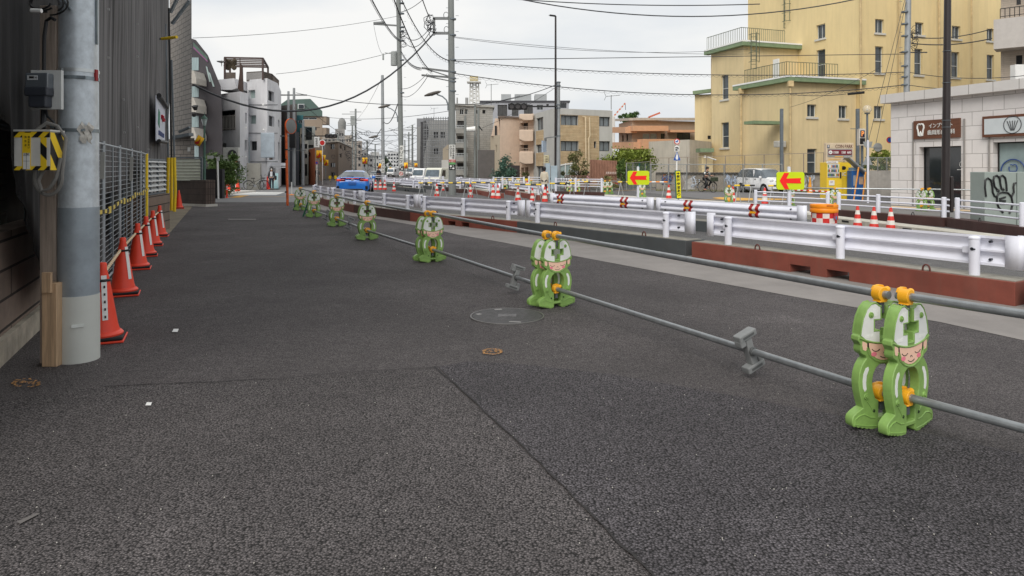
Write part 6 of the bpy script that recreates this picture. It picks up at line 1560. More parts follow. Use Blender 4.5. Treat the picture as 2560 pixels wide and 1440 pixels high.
# black lamp pole on the right
t,z=pole('street_lamp','thick dark brown street lamp pole in front of the clinic',2363,-80,20.8,.24,.185,dark_brown_m,cat='street lamp',top_px=2370)
for y in(128,207,301,318):
 b=MB();zz=wz(y,20.8);b.lathe([(.124,zz-.006),(.126,zz+.006)],(.085*zz/z,0,0),n=16);b.build('band',galv,t)
b=MB();b.box((.16,-.02,.75),(.1,.16,1.1));b.build('service_hatch',dark_brown_m,t,bevel=.03)
# utility pole behind the clinic
t,z=pole('utility_pole','ringed grey utility pole rising behind the clinic roof before the ochre building',2262,-60,40,.36,.3,mat('pale_zinc',(158,162,164)),top_px=2272)
x0r=(2262-CX)*40/F
steps(t,5,z,.17);bands(t,[wz(y,40)for y in(30,60,90,130,165,192,212)],.19)
b=MB()
for k in range(9):c_=V((2285-CX)*40/F-x0r,-.1,wz(98+random.uniform(-22,22),40));b.tube([c_+V(random.uniform(.1,.28)*math.cos(a),random.uniform(-.1,.1),random.uniform(.1,.3)*math.sin(a))for a in[i*.7 for i in range(9)]],.018,4)
b.beam(V(-.3,0,wz(131,40)),V(1.3,0,wz(131,40)),.06,.06);b.build('cable_coil',cable_m,t)
# plain grey posts near the ochre building
for px,yt,Y,lab in((1954,272,44,'plain grey steel post in front of the ochre building'),(2144,272,42,'plain grey steel post behind the parking price board')):
 b=MB();x=(px-CX)*Y/F;b.beam((x,Y,0),(x,Y,wz(yt,Y)),.17,.17);b.build('steel_post',galv_dk,label=lab,cat='post',origin=(x,Y,0))
# globe lamp
p=V((2168-CX)*38/F,38,0);t=thing('globe_lamp','clear globe lamp on a grey post in front of the ochre building','street lamp',p)
b=MB();b.cyl((0,0,0),(0,0,wz(285,38)),.055,n=10);b.cyl((0,0,wz(285,38)),(0,0,wz(282,38)),.13,.16,n=12);b.build('post',galv_dk,t)
b=MB();b.ball((0,0,wz(273,38)),.24,18);gm=mat('globe_glass',(226,214,190),.1,spec=.8,alpha=.45);b.build('globe',gm,t)
b=MB();b.ball((0,0,wz(275,38)),.07,8);b.build('bulb',white_m,t)
# orange mirror pole
p=G(719,514);t=thing('mirror_pole','scratched orange pole carrying a round traffic mirror seen from behind','traffic mirror',p)
om=mat('worn_orange',(222,104,40),.6,var=.35,scale=6,col2=(170,70,30));dx=(715-719)*p.y/F
b=MB();zt=wz(322,p.y);b.cyl((0,0,0),(dx,0,zt),.052,n=14);b.build('post',om,t)
b=MB()
for y in(374,399,480):b.cyl((dx*.8,0,wz(y,p.y)-.03),(dx*.8,0,wz(y,p.y)+.03),.06,n=12)
b.split('band',black_m,t)
b=MB();c_=V((725-719)*p.y/F,.1,wz(315,p.y));M=Matrix.Translation(c_)@Matrix.Rotation(R(66),4,'Z')@Matrix.Rotation(R(90),4,'X')
c=MB();c.lathe([(.02,.05),(.2,.045),(.3,.02),(.31,.0),(.29,-.03)],n=26);d_=MB();d_.merge(c,M);d_.build('mirror_back',mat('mirror_back',(120,122,122),.5),t)
c=MB();c.lathe([(.305,-.04),(.318,-.04),(.318,.03),(.305,.03),(.305,-.04)],n=26);d_=MB();d_.merge(c,M);d_.build('hood',mat('hood_orange',(226,98,40),.5),t)
b=MB();b.beam(V(dx,0,zt-.15),c_,.06,.05);b.build('bracket',galv,t)
# ---------------------------------------------------------------- wires
def cable(a,c,sag,r,lab,coil=False,n=18,m=cable_m,nm='overhead_cable',grp='overhead cables'):
 q=[]
 for k in range(n+1):u=k/n;p=a.lerp(c,u);q.append(p-V(0,0,sag*4*u*(1-u)))
 b=MB();b.tube(q,r,4)
 if coil:
  L_=(c-a).length;k=int(L_/.35)*6;s=[]
  for i in range(k+1):u=i/k;p=a.lerp(c,u)-V(0,0,sag*4*u*(1-u));an=i*PI/3;s.append(p+V(.06*math.cos(an),.0,-.07+.07*math.sin(an)))
  b.tube(s,.007,3)
 return b.build(nm,m,label=lab,cat='cable',group=grp,origin=a,fix=False)
W=[((1127,150,39),(2268,135,40),.0,.02,0,'cable from the near pole to the ringed pole, passing over the slate block'),((1127,152,39),(2268,180,40),.45,.022,1,'coil wrapped cable from the near pole to the ringed pole, upper of the pair'),((1127,182,39),(2266,212,40),.9,.024,1,'coil wrapped cable from the near pole to the ringed pole, lower of the pair'),((1135,92,39),(1880,135,46),.3,.012,0,'thin upper wire from the near pole toward the ochre building'),((1135,94,39),(1870,122,46),.5,.012,0,'second thin wire from the near pole toward the ochre building'),((1290,-2,30),(1900,10,30),.15,.022,0,'thick dark cable crossing the sky at the top, upper one'),((1290,-4,28),(2140,-2,30),.75,.024,0,'thick dark cable crossing the top of the ochre building'),((482,211,30),(1084,84,39),2.55,.045,0,'heavy black cable sagging across the street from the tile tower to the near pole'),((482,95,40),(995,40,55),.3,.014,0,'thin wire from the tile tower up to the middle pole'),((690,185,60),(1000,125,55),.25,.018,0,'wire rising from the concrete building to the middle pole'),((740,232,58),(1130,262,39),.35,.022,0,'dark wire from the signal pole level across to the near pole'),((790,290,80),(1300,240,50),.9,.02,0,'long low wire crossing behind both tall poles'),((1130,262,39),(1392,211,45),.35,.022,0,'dark wire from the near pole up to the grey steel signal pole'),((1393,216,45),(1205,320,60),.2,.015,0,'thin wire slanting down from the signal pole to the camera pole'),((1393,265,44.8),(1392,340,44.8),.0,.02,0,'black cable running down the side of the signal pole'),((925,-10,30),(1000,100,55),.3,.03,1,'coil wrapped cable dropping from the top left to the middle pole'),((982,-10,30),(1080,180,39),.5,.03,1,'coil wrapped cable dropping past the middle pole to the lower crossarm'),((1000,-10,34),(1126,152,39),.7,.03,1,'coil wrapped cable from above down to the near pole'),((1050,-20,30),(1082,62,39),.1,.025,0,'cable dropping steeply into the coil bracket of the near pole'),((1003,30,55),(1078,-20,39),.2,.025,0,'cable from the middle pole up and out of the photo'),((1003,78,55),(1080,62,39),.8,.025,0,'upper cable between the middle pole and the coil bracket'),((1003,92,55),(1078,75,39),.9,.025,0,'lower cable between the middle pole and the coil bracket'),((1003,128,55),(1052,170,39),.3,.03,1,'short coil wrapped cable from the middle pole to the crossarm tip'),((1005,222,55),(1068,184,39),.25,.02,0,'pair of wires from the crossarm down to the middle pole'),((1004,240,55),(1072,186,39),.5,.02,0,'wire just under the pair going down to the middle pole'),((994,260,55),(960,305,68),.7,.04,0,'thick pale service cable from the middle pole down to the slim pole'),((956,318,68),(900,380,130),.5,.04,0,'cable from the slim pole down to the far wire tangle'),((934,60,55),(955,134,55),.4,.012,0,'thin drop wire under the left crossarm of the middle pole'),((890,300,130),(957,190,68),.6,.02,0,'wire from the transformer pole up to the slim pole'),((760,262,60),(890,350,130),.5,.03,0,'wire sagging from the signal pole to the transformer pole'),((740,300,58),(890,385,130),.8,.03,0,'lower wire sagging from the signal pole to the transformer pole'),((1400,211,45),(2150,200,60),.9,.0,0,'')]
for a,c,sag,r,coil,lab in W:
 if not lab:continue
 cable(P(*a),P(*c),sag,r,lab,coil)
# right hand group at the ringed pole
for a,c,sag,r,lab in(((2275,92,40),(2480,72,36),.25,.025,'upper dark cable from the ringed pole to the right hand balcony'),((2278,108,40),(2480,96,36),.2,.03,'lower dark cable from the ringed pole to the right hand balcony'),((2270,180,40),(2600,184,34),.3,.018,'wire running right from the ringed pole above the clinic'),((2268,212,40),(2600,222,32),.2,.018,'lowest wire running right from the ringed pole over the clinic roof'),((2262,0,40),(2170,355,38),.0,.014,'left stay wire of the ringed pole'),((2266,0,40),(2190,358,38),.0,.014,'right stay wire of the ringed pole'),((2205,165,44),(1975,268,47),.25,.012,'thin service wire across the ochre wall'),((1976,236,46),(2115,235,41),.1,.018,'wire to the black splice sleeve')):
 cable(P(*a),P(*c),sag,r,lab)
b=MB();b.cyl(P(2120,235,40),P(2160,231,40),.075,n=10);b.build('cable_splice',black_m,label='black splice sleeve on the wire before the ochre building',cat='splice',origin=P(2120,235,40))
# dense low wires of the far street: tangle bundles between the far poles
rw=random.Random(4)
for i in range(46):
 y0=rw.uniform(318,402);Ya=rw.uniform(90,150);Yb=rw.uniform(110,200)
 xa,xb=rw.choice([(rw.uniform(800,860),rw.uniform(880,960)),(rw.uniform(885,900),rw.uniform(950,1040)),(rw.uniform(960,1000),rw.uniform(1030,1075))])
 cable(P(xa,y0,Ya),P(xb,y0+rw.uniform(-18,22),Yb),rw.uniform(.3,1.6),rw.uniform(.022,.04),'one of the tangled low wires strung over the far street',n=10,grp='tangled far street wires')
b=MB()
for i in range(70):
 x,y,Y=rw.uniform(815,925),rw.uniform(330,420),rw.uniform(90,150);r=rw.uniform(.15,.5)
 b.tube([P(x,y,Y)+V(r*math.cos(a),0,r*math.sin(a)*1.1)for a in[i2*.8 for i2 in range(8)]],.03,3)
o=b.build('wire_tangle',cable_m,label='mass of coiled wire loops and fittings around the far utility poles',cat='wires',kind='stuff',fix=False)
# ---------------------------------------------------------------- flags, signs
fy=mat('flag_yellow',(246,190,20),.6);frd=mat('flag_red',(176,40,30),.6)
def banner(x,y,w,h,Y,lab,lean=0,pole_px=None,m=0):
 c_=P(x,y,Y);ww,hh=w*Y/F,h*Y/F;t=thing('shop_flag',lab,'flag',(c_.x,Y,0 if pole_px is not None else c_.z),0,'yellow shopping street flags');zc=c_.z if pole_px is not None else 0
 M=Matrix.Translation((0,0,zc))@Matrix.Rotation(R(lean),4,'Y');b=MB();vs=[]
 for i in range(9):
  for j in range(2):vs.append(M@V(-ww/2+ww*i/8,.04*math.sin(i*1.1)*ww,(j-.5)*hh))
 b.add(vs,[(2*i,2*i+2,2*i+3,2*i+1)for i in range(8)],0,True);o=b.build('cloth',fy,t,fix=False);o.modifiers.new('t','SOLIDIFY').thickness=.012
 b=MB();b.prism([tuple(p)for p in((-.38*ww,-.3*hh),(.0,-.05*hh),(.12*ww,.36*hh),(.3*ww,-.2*hh),(.05*ww,-.42*hh))],M@V(0,-.06*ww-.02,0),M.to_3x3()@V(1,0,0),M.to_3x3()@V(0,0,1),(0,-1,0),.01);b.build('print',frd,t)
 if pole_px is not None:b=MB();xx=(pole_px-x)*Y/F;b.cyl((xx,.05,0),(xx,.05,zc+hh*.6),.05,n=6);b.beam((xx,.05,zc+hh/2),(0,.05,zc+hh/2),.04,.04);b.build('pole',pole_grey,t)
banner(798,386,15,20,70,'largest yellow flag with a red mark, front of the row on the left pavement',3,796)
banner(807,396,13,18,78,'second yellow flag of the row on the left pavement',5,806);banner(815,407,12,15,86,'third yellow flag of the row on the left pavement',0,814);banner(804,417,4,10,90,'thin edge-on yellow flag low in the left row',0,803);banner(819,420,7,9,98,'smallest yellow flag of the left row',0,818)
banner(912,402,13,16,110,'yellow flag right of the transformer pole',0,919);banner(950,415,8,12,95,'tilted orange flag left of the slim pale pole',28,954);banner(976,422,5,7,130,'tiny yellow flag near the street end',0,977)
banner(1015,414,10,15,85,'yellow flag just right of the tall middle pole',0,1020);banner(1040,413,8,10,105,'small yellow flag by the scaffolded building',0,1044)
banner(497,352,17,24,30,'yellow flag with a red mark on the green lamp post',32)
def disc_sign(px,y,r_px,Y,lab,inner,ring,mark=None,posts=True,name='round_sign'):
 c_=P(px,y,Y);r=r_px*Y/F;t=thing(name,lab,'sign',(c_.x,Y,0))
 b=MB();b.cyl((0,-.03,c_.z),(0,-.045,c_.z),r,n=24);b.build('rim',ring,t);b=MB();b.cyl((0,-.046,c_.z),(0,-.05,c_.z),r*.74,n=24);b.build('face',inner,t)
 if mark:b=MB();mark(b,r,c_.z);b.build('symbol',mat('symbol_blue',(30,90,180),.5),t)
 if posts:b=MB();b.cyl((0,.02,0),(0,.02,c_.z+r),.038,n=10);b.build('post',white_m,t)
 return t,c_,r
t,c_,r=disc_sign(1692,354,7.2,33,'traffic sign post with a truck ban disc and a blue crossing triangle',white_m,red_m,lambda b,r,z:(b.box((-.02,-.055,z),(r*.8,.006,r*.4)),b.box((.03,-.055,z+.05),(r*.4,.006,r*.35))),True,'traffic_sign_post')
z=wz(372,33);b=MB();b.box((0,-.04,z),(.23,.012,.25));b.box((-.01,-.05,z+.05),(.15,.006,.06),0,1);b.box((.05,-.05,z+.02),(.06,.006,.05),0,1);b.text('積31',(-.09,-.048,z-.1),(1,0,0),(0,0,1),.18,.09,.004,1,True);b.build('supplementary_plate',[white_m,ink],t)
z=wz(400,33);b=MB();s=.145;b.prism([(-.16,-.02),(.16,-.02),(.15,.06),(0,.4),(-.15,.06)],(0,-.03,z),(1,0,0),(0,0,1),(0,-1,0),.012);b.prism([(-.035,.26),(.035,.26),(.06,.12),(.04,.02),(-.04,.02),(-.07,.1)],(0,-.044,z),(1,0,0),(0,0,1),(0,-1,0),.004,1);b.ball((0,-.045,z+.29),.03,8,1);b.build('crossing_triangle',[mat('sign_blue',(24,84,170),.5),white_m],t)
disc_sign(806,357,8,64,'red round sign with a white rim above the yellow flags',red_m,white_m);disc_sign(792,407,4,60,'small blue no parking disc left of the flags',mat('sign_blue',(24,84,170)),red_m);disc_sign(2223,350,8,29.4,'no parking disc half hidden by the corner of the clinic',mat('sign_blue',(24,84,170)),red_m,None,False)
b=MB();p=P(792,355,66);b.box(p,(.5,.08,1.0));[b.box(p+V((k%2)*.06-.03,-.05,.34-k*.075),(.2-.05*(k%3),.02,.035),0,1)for k in range(10)];b.build('shop_sign',[white_m,ink],label='white vertical shop sign with black characters left of the red disc',cat='sign',origin=p)
for x,y in((825,443),(839,443)):
 b=MB();p=P(x,y,80);b.box(p,(.3,.05,.35));b.beam(p,V(p.x,p.y,0),.03,.03);b.build('warning_board',yellow_m,label='small yellow board on a stake, %s of two left of the blue car'%('left' if x<830 else 'right'),cat='sign',origin=(p.x,p.y,0))
for(px,y0,Y,lab)in((546,392,34,'white sign pole with a blank plate in front of the round tree'),(590,400,46,'white pole topped with a red sign right of the round tree')):
 t=thing('sign_pole',lab,'sign',(((px-CX)*Y/F),Y,0));b=MB();b.cyl((0,0,0),(-.05,0,wz(y0,Y)),.045,n=10);b.build('post',white_m,t)
 b=MB()
 if px==546:b.box((-.4,0,wz(393,Y)),(.28,.05,.16));b.beam((-.4,0,wz(393,Y)),(0,0,wz(393,Y)),.03,.03);b.box((.0,-.02,wz(397,Y)),(.1,.05,.2))
 else:b.box((0,-.02,wz(404,Y)),(.1,.06,.3),0,1);b.box((0,-.02,wz(412,Y)),(.1,.06,.12),0,2)
 b.build('plate',[mat('plate_grey',(196,198,198),.5),red_m,mat('sign_blue',(24,84,170))],t)
# green ornamental lamps
gl_m=mat('verdigris',(70,104,92),.5)
for px,yt,Y,lab in((511,297,33,'dark green ornamental street lamp with a lantern beside the black building'),(552,335,50,'small green ornamental lantern in front of the concrete building')):
 t=thing('ornamental_lamp',lab,'street lamp',((px-CX)*Y/F,Y,0));zt=wz(yt,Y);s=1
 b=MB();b.cyl((0,0,0),(0,0,zt-.35),.075,.04,n=10);b.lathe([(.09,0),(.1,.5),(.07,.6)],n=10);b.build('post',gl_m,t)
 b=MB();b.lathe([(.07,zt-.35),(.14,zt-.05),(.13,zt)],n=6);b.build('lantern',glass_l,t);b=MB();b.lathe([(.17,zt),(.14,zt+.05),(.05,zt+.14),(.012,zt+.2),(.01,zt+.34)],n=8);b.lathe([(.05,zt-.37),(.08,zt-.33)],n=8);b.build('cap',gl_m,t)
p=G(566,496);t=thing('street_lamp','thin dark brown lamp pole in front of the concrete building','street lamp',(p.x,30.5,0));p.x=(565-CX)*30.5/F
b=MB();b.cyl((0,0,0),(-.08,0,wz(283,30.5)),.07,.05,n=10);b.beam((-.08,0,wz(283,30.5)),(-.38,0,wz(281,30.5)),.14,.05);b.build('post',dark_brown_m,t)
p=G(567,495);t=thing('marker_post','slim flexible orange marker post with white bands at the crossing','bollard',p)
b=MB();b.cyl((0,0,0),(0,0,.68),.04,n=12);b.lathe([(.1,0),(.1,.02),(.05,.04)],n=12);b.build('post',orange_m,t);b=MB()
for z in(.42,.5,.58):b.cyl((0,0,z),(0,0,z+.04),.043,n=12)
b.split('band',white_m,t)
for i,(x,y)in enumerate(((525,492),)):
 p=G(x,y);b=MB();b.tube([p+V(-.1,0,0),p+V(-.1,0,.7),p+V(-.05,0,.8),p+V(.05,0,.8),p+V(.1,0,.7),p+V(.1,0,0)],.035,8);b.build('hoop_guard',white_m,label='white hoop guard by the planting beside the brown wall',cat='bollard',origin=p)
p=G(719,486)if 0 else G(729,488);b=MB();b.cyl(p,p+V(0,0,.75),.035,n=8);b.lathe([(.17,0),(.16,.03),(.05,.06)],p,n=10,m=1);b.build('marker_post',[white_m,orange_b],label='white marker post on an orange foot right of the mirror pole',cat='bollard',origin=p)
# ================================================================ walls, fences and street things in front of the ochre building
q=lambda px,Y:V((px-CX)*Y/F,Y,0)
gw=mat('grimy_concrete',(150,142,130),.85,var=.3,scale=1.5,streak=.55,bump=.2)
t=thing('graffiti_wall','grimy concrete block wall with white graffiti along the ochre building','wall',q(1800,45))
A,B_=q(1640,46.2),q(2062,43.5);d=(B_-A).normalized();n=V(-d.y,d.x,0);Ln=(B_-A).length
b=MB();b.prism([(0,0),(Ln,0),(Ln,1.22),(0,1.22)],A,d,(0,0,1),n,.2);b.build('wall_face',gw,t,world=True)
b=MB();k=0
while k<Ln:b.beam(A+d*k-n*.012,A+d*k-n*.012+V(0,0,1.2),.03,.02);k+=1.9
b.beam(A-n*.02+V(0,0,1.23),B_-n*.02+V(0,0,1.23),.3,.06);b.build('joint',mat('wall_dark',(84,80,76),.9),t,world=True)
rg=random.Random(2)
def scrawl(x0,x1,y0,y1,m,n_,r,seed):
 rg=random.Random(seed);b=MB()
 for k in range(n_):
  q_=[];x,y=rg.uniform(x0,x1),rg.uniform(y0,y1)
  for i in range(rg.randint(3,6)):
   u=inter(A,d,x);p=A+d*u;q_.append(V(p.x,p.y,wz(y,p.y))-n*.02);x=min(x1,max(x0,x+rg.uniform(-5,5)));y=min(y1,max(y0,y+rg.uniform(-12,12)))
  b.tube(q_,r,4)
 b.build('graffiti',m,t,world=True,fix=False)
scrawl(1728,1748,437,468,mat('graffiti_white',(196,204,214),.7),12,.03,1);scrawl(1812,1842,436,470,mat('graffiti_pale',(184,196,214),.7),22,.035,2);scrawl(1656,1682,438,460,mat('graffiti_blue',(76,90,130),.7),12,.06,3);scrawl(1658,1680,436,450,mat('graffiti_orange',(190,120,70),.7),4,.04,4);scrawl(2008,2036,436,470,mat('graffiti_white',(196,204,214)),12,.028,5)
b=MB();pts=[]
for x,y in((1704,440),(1711,429),(1717,440),(1714,452),(1722,447),(1730,444),(1734,460),(1738,474),(1706,474),(1712,456)):
 u=inter(A,d,x);pts.append((u,wz(y,(A+d*u).y)))
b.prism(pts,A-n*.012,d,(0,0,1),-n,.01);b.build('white_stain',mat('white_splash',(196,194,190),.7,var=.3,col2=(150,146,140)),t,world=True)
# white panels behind, chain link fence on wall
t=thing('chain_link_fence','tall grey chain link fence running in front of the graffitied wall','fence',q(1800,43.8))
fm2=mat('fence_post_grey',(150,152,150),.5,.3)
A2,B2_=q(1626,44.5),q(1955,42.5);zt=wz(411,43.8);b=MB();npo=7
for k in range(npo+1):p=A2.lerp(B2_,k/npo);b.cyl(p,p+V(0,0,zt),.04,n=6)
b.cyl(A2+V(0,0,zt),B2_+V(0,0,zt),.03,n=6);b.build('post',fm2,t,world=True,fix=False)
def chain(root,P_,Q,z0,z1,pitch,r,m):
 d_=(Q-P_);L_=d_.length;d_.normalize();h=z1-z0;b=MB();n_=int((L_+h)/pitch)
 for k in range(n_):
  for s in(0,1):
   u0=k*pitch-h;ua,za,ub,zb=u0,z0,u0+h,z1
   if ua<0:za+=-ua;ua=0
   if ub>L_:zb-=ub-L_;ub=L_
   if zb-za<.02:continue
   if s:ua,ub=L_-ua,L_-ub
   b.beam(P_+d_*ua+V(0,0,za),P_+d_*ub+V(0,0,zb),r,r)
 b.build('mesh',m,root,world=True,fix=False)
chain(t,A2,B2_,.1,zt,.24,.007,fm2)
t=thing('chain_link_fence','thin wire fence on posts above the graffitied wall, close to the ochre building','fence',q(1850,46.5))
A3,B3=q(1626,47.4),q(2110,45.0);b=MB()
for k in range(11):p=A3.lerp(B3,k/10);b.cyl(p+V(0,0,0),V(p.x,p.y,wz(396-k*1.6,p.y)),.03,n=6)
b.beam(V(A3.x,A3.y,wz(396,A3.y)),V(B3.x,B3.y,wz(380,B3.y)),.04,.04);b.build('post',mat('fence_post_tan',(150,136,122),.6),t,world=True,fix=False)
# green mesh fence by the shrub
t=thing('mesh_fence','grey green mesh fence on a concrete base right of the wooden louvre screen','fence',q(1600,47))
A4,B4=q(1566,47),q(1628,50);b=MB()
for k in range(5):p=A4.lerp(B4,k/4);b.cyl(p,V(p.x,p.y,wz(408,p.y)),.04,n=6,m=1 if k==2 else 0)
b.beam(V(A4.x,A4.y,wz(408,47)),V(B4.x,B4.y,wz(404,50)),.05,.05);b.build('post',[fm2,mat('teal_post',(40,110,100),.5)],t,world=True,fix=False);chain(t,A4,B4,.1,1.9,.2,.012,mat('mesh_green_grey',(100,124,118),.6))
# brown louvre screen + low railing
br=mat('brown_wood_louvre',(168,126,106),.65,var=.2)
t=thing('louvre_screen','brown vertical slat screen between the brick block and the big green shrub','fence',q(1508,48));b=MB()
for k in range(17):p=q(1476+k*4,48.5);b.box((p.x,p.y,wz(452,48.5)/2+.95),(.07,.12,1.75-.01*k),.5)
p0,p1=q(1476,48.5),q(1542,48.5);b.beam(p0+V(0,.06,.5),p1+V(0,.06,.5),.05,.05);b.beam(p0+V(0,.06,1.4),p1+V(0,.06,1.4),.05,.05);b.build('slat',br,t,world=True,fix=False)
b=MB();p=P(1528,431,48.3);b.box(p+V(0,-.02,-.11),(.8,.03,.02));[b.box(p+V(-.32+k*.125,-.02,-.02),(.085,.03,.13))for k in range(6)];b.build('lettering',mat('letter_pale',(200,180,170),.6),t,world=True)
t=thing('low_railing','low brown railing in front of the brick block garden','fence',q(1440,47));railing(t,q(1412,47.5),q(1474,47.5),0,1.0,16,mat('brown_rail',(120,88,74),.6),.03,'railing')
t=thing('glass_porch','white framed glass porch in front of the brick block','porch',q(1425,49));b=MB();A5=q(1400,49.6);B5=q(1440,49.6)
for k in range(4):p=A5.lerp(B5,k/3);b.beam(p,p+V(0,0,1.9),.06,.06)
b.beam(A5+V(0,0,1.75),B5+V(0,0,1.95),.08,.08);b.build('frame',white_m,t,world=True);b=MB();b.prism([(0,.1),((B5-A5).length,.1),((B5-A5).length,1.85),(0,1.7)],A5+V(0,.03,0),(1,0,0),(0,0,1),(0,1,0),.02);b.build('pane',glass_l,t,world=True)
# low wall by the clinic + hedge fence
t=thing('block_wall','pale low block wall with a mesh fence left of the clinic','wall',q(2195,36));A6,B6=q(2172,36.5),q(2240,36.0)
b=MB();b.prism([(0,0),((B6-A6).length,0),((B6-A6).length,1.42),(0,1.42)],A6,(B6-A6).normalized(),(0,0,1),(0,1,0),.2);b.build('wall_face',mat('pale_block',(176,172,166),.85,var=.2,scale=2,streak=.3),t,world=True)
b=MB();b.beam(A6+V(0,0,2.1),B6+V(0,0,2.1),.04,.04)
for k in range(4):p=A6.lerp(B6,k/3);b.cyl(p+V(0,0,1.4),p+V(0,0,2.12),.03,n=6)
b.build('fence_frame',fm2,t,world=True);chain(t,A6,B6,1.42,2.1,.12,.01,fm2)
# graffitied cabinet
p=q(2472,18.6);cabm=mat('cabinet_green_grey',(148,158,152),.5,var=.06)
p=V((2462-CX)*17.2/F,17.2,0);zt=wz(430,17.2);w=1.06
t=thing('utility_cabinet','grey green street cabinet with a black painted hand shaped graffiti','cabinet',p)
b=MB();b.box((w/2,.28,zt/2),(w,.55,zt));b.build('case',cabm,t,bevel=.012)
b=MB();b.box((w*.76,-.004,zt/2),(.012,.008,zt-.05));b.box((w*.9,-.004,zt*.24),(.2,.008,.02));b.box((w*.9,-.004,zt*.21),(.2,.008,.02));b.build('door_seam',mat('seam_dark',(90,98,94),.6),t)
S_=1/F*17.2;gx=lambda x,y:V((2160+x/3.6-2450)*S_,-.015,wz(200+y/3.6,17.2))
b=MB()
for st in([(1052,1050),(1042,970),(1045,900),(1068,882),(1095,900),(1108,960),(1112,1010),(1128,1045),(1150,1048)],[(1165,1000),(1130,960),(1118,900),(1125,868),(1150,858),(1172,880),(1180,930),(1192,985)],[(1192,985),(1178,920),(1178,870),(1200,857),(1225,880),(1235,940),(1238,1000)],[(1150,1050),(1165,1020),(1200,1010),(1250,1015),(1280,1050),(1292,1110),(1280,1160),(1262,1200)],[(1150,1050),(1150,1100),(1165,1145),(1195,1180),(1205,1195)],[(1280,1050),(1302,1010),(1298,960),(1305,930),(1322,925)],[(1172,1070),(1228,1052)],[(1172,1085),(1228,1088)],[(1185,1110),(1225,1108)],[(1150,1000),(1172,1000),(1165,985),(1150,1000)],[(1198,985),(1215,990),(1205,975),(1198,985)]):
 b.tube([gx(*s)for s in st],.022,6)
b.build('graffiti',black_m,t)
# coin parking: price board, vending machine, pay machine
PM=33.0
def at_(px,Y=PM):return(px-CX)*Y/F
t=thing('parking_price_board','coin parking price board standing on top of the yellow vending machine','sign',(at_(2104),PM+.3,0))
k_=PM/F;zz=lambda y:wz(y,PM);bx=at_(2104)
b=MB();b.box((0,0,(zz(357)+zz(402))/2),(at_(2137)-at_(2068),.25,zz(357)-zz(402)));b.build('board',mat('board_cream',(214,196,168),.5),t,bevel=.01)
b=MB();b.box((0,-.13,zz(382)),(1.2,.02,zz(374)-zz(396)-.02));b.build('grey_field',mat('field_grey',(150,150,148),.5),t)
b=MB();b.box((0,-.15,zz(380.5)),(1.12,.02,.24));b.build('maroon_field',mat('maroon',(120,36,50),.5),t)
b=MB();b.text('COIN PARK',(-.22,-.13,zz(370)),(1,0,0),(0,0,1),.84,.17,.01,0);b.box((-.56,-.13,zz(366)),(.12,.01,.16),0,1);b.text('P',(-.59,-.137,zz(368.5)),(1,0,0),(0,0,1),.06,.11,.01,2,True)
b.text('1500',(-.32,-.162,zz(384)),(1,0,0),(0,0,1),.24,.12,.006,2,True);b.text('1500',(.07,-.162,zz(384)),(1,0,0),(0,0,1),.2,.12,.006,2,True);b.text('600',(.34,-.162,zz(384)),(1,0,0),(0,0,1),.19,.12,.006,2,True)
b.cyl((-.47,-.16,zz(380.5)),(-.47,-.17,zz(380.5)),.09,n=16,m=2);b.text('最大',(-.52,-.171,zz(382)),(1,0,0),(0,0,1),.1,.06,.004,1);b.text('15分 200',(.2,-.142,zz(393)),(1,0,0),(0,0,1),.3,.06,.006,2);b.box((-.05,-.143,zz(391.5)),(.4,.01,.05),0,3)
b.box((.35,-.13,zz(398)),(.42,.01,.04),0,1);b.box((-.25,-.13,zz(398)),(.6,.01,.03),0,3);b.build('lettering',[mat('letter_maroon',(96,44,48),.5),mat('letter_slate',(70,80,100),.5),white_m,mat('strip_yellow',(232,180,90),.5)],t)
t=thing('vending_machine','bright yellow drinks vending machine under the coin parking price board','vending machine',(at_(2103),PM+.35,0))
vm=mat('vending_yellow',(244,208,58),.4,var=.04);w=at_(2112)-at_(2068)
b=MB();b.box((-.29,.1,.92),(.74,.75,1.8));b.box((.35,.2,.92),(.52,.6,1.82));b.build('case',vm,t,bevel=.015)
b=MB();b.box((-.35,-.285,1.42),(.56,.02,.66));b.build('display_window',mat('display_pale',(206,208,204),.3),t)
rv=random.Random(3);b=MB();
for r_ in range(3):
 for k in range(10):b.cyl((-.6+k*.055,-.31,1.15+r_*.21),(-.6+k*.055,-.31,1.27+r_*.21),.021,n=8,m=rv.randint(0,5))
b.build('can',[red_m,mat('can_blue',(60,90,150),.4),mat('can_brown',(90,60,40),.4),white_m,mat('can_green',(90,140,80),.4),mat('can_orange',(220,140,50),.4)],t)
b=MB()
for r_ in range(3):b.box((-.35,-.305,1.12+r_*.21),(.54,.02,.02))
b.build('price_strip',white_m,t)
b=MB();b.box((-.4,-.29,1.83),(.56,.02,.11),0,0);b.box((-.43,-.29,.83),(.26,.02,.24),0,0);b.text('G7',(-.5,-.302,.83),(1,0,0),(0,0,1),.12,.07,.004,2);b.box((-.33,-.29,.53),(.4,.02,.13),0,1);b.box((.0,-.29,1.2),(.07,.02,.3),0,1);b.text('Fresh Drink',(-.62,-.302,1.81),(1,0,0),(0,0,1),.4,.05,.004,2);b.build('panel',[white_m,mat('slot_black',(40,40,42),.4),mat('print_maroon',(130,40,50),.5)],t)
b=MB();b.text('IC',(.16,-.105,1.16),(1,0,0),(0,0,1),.2,.18,.006,0,True);b.ball((.24,-.1,1.55),.12,12,1,(1,.15,.8));b.build('side_print',[white_m,black_m],t)
t=thing('pay_machine','blue parking pay machine with an open slanted lid beside the vending machine','pay machine',(at_(2136),PM-.1,0))
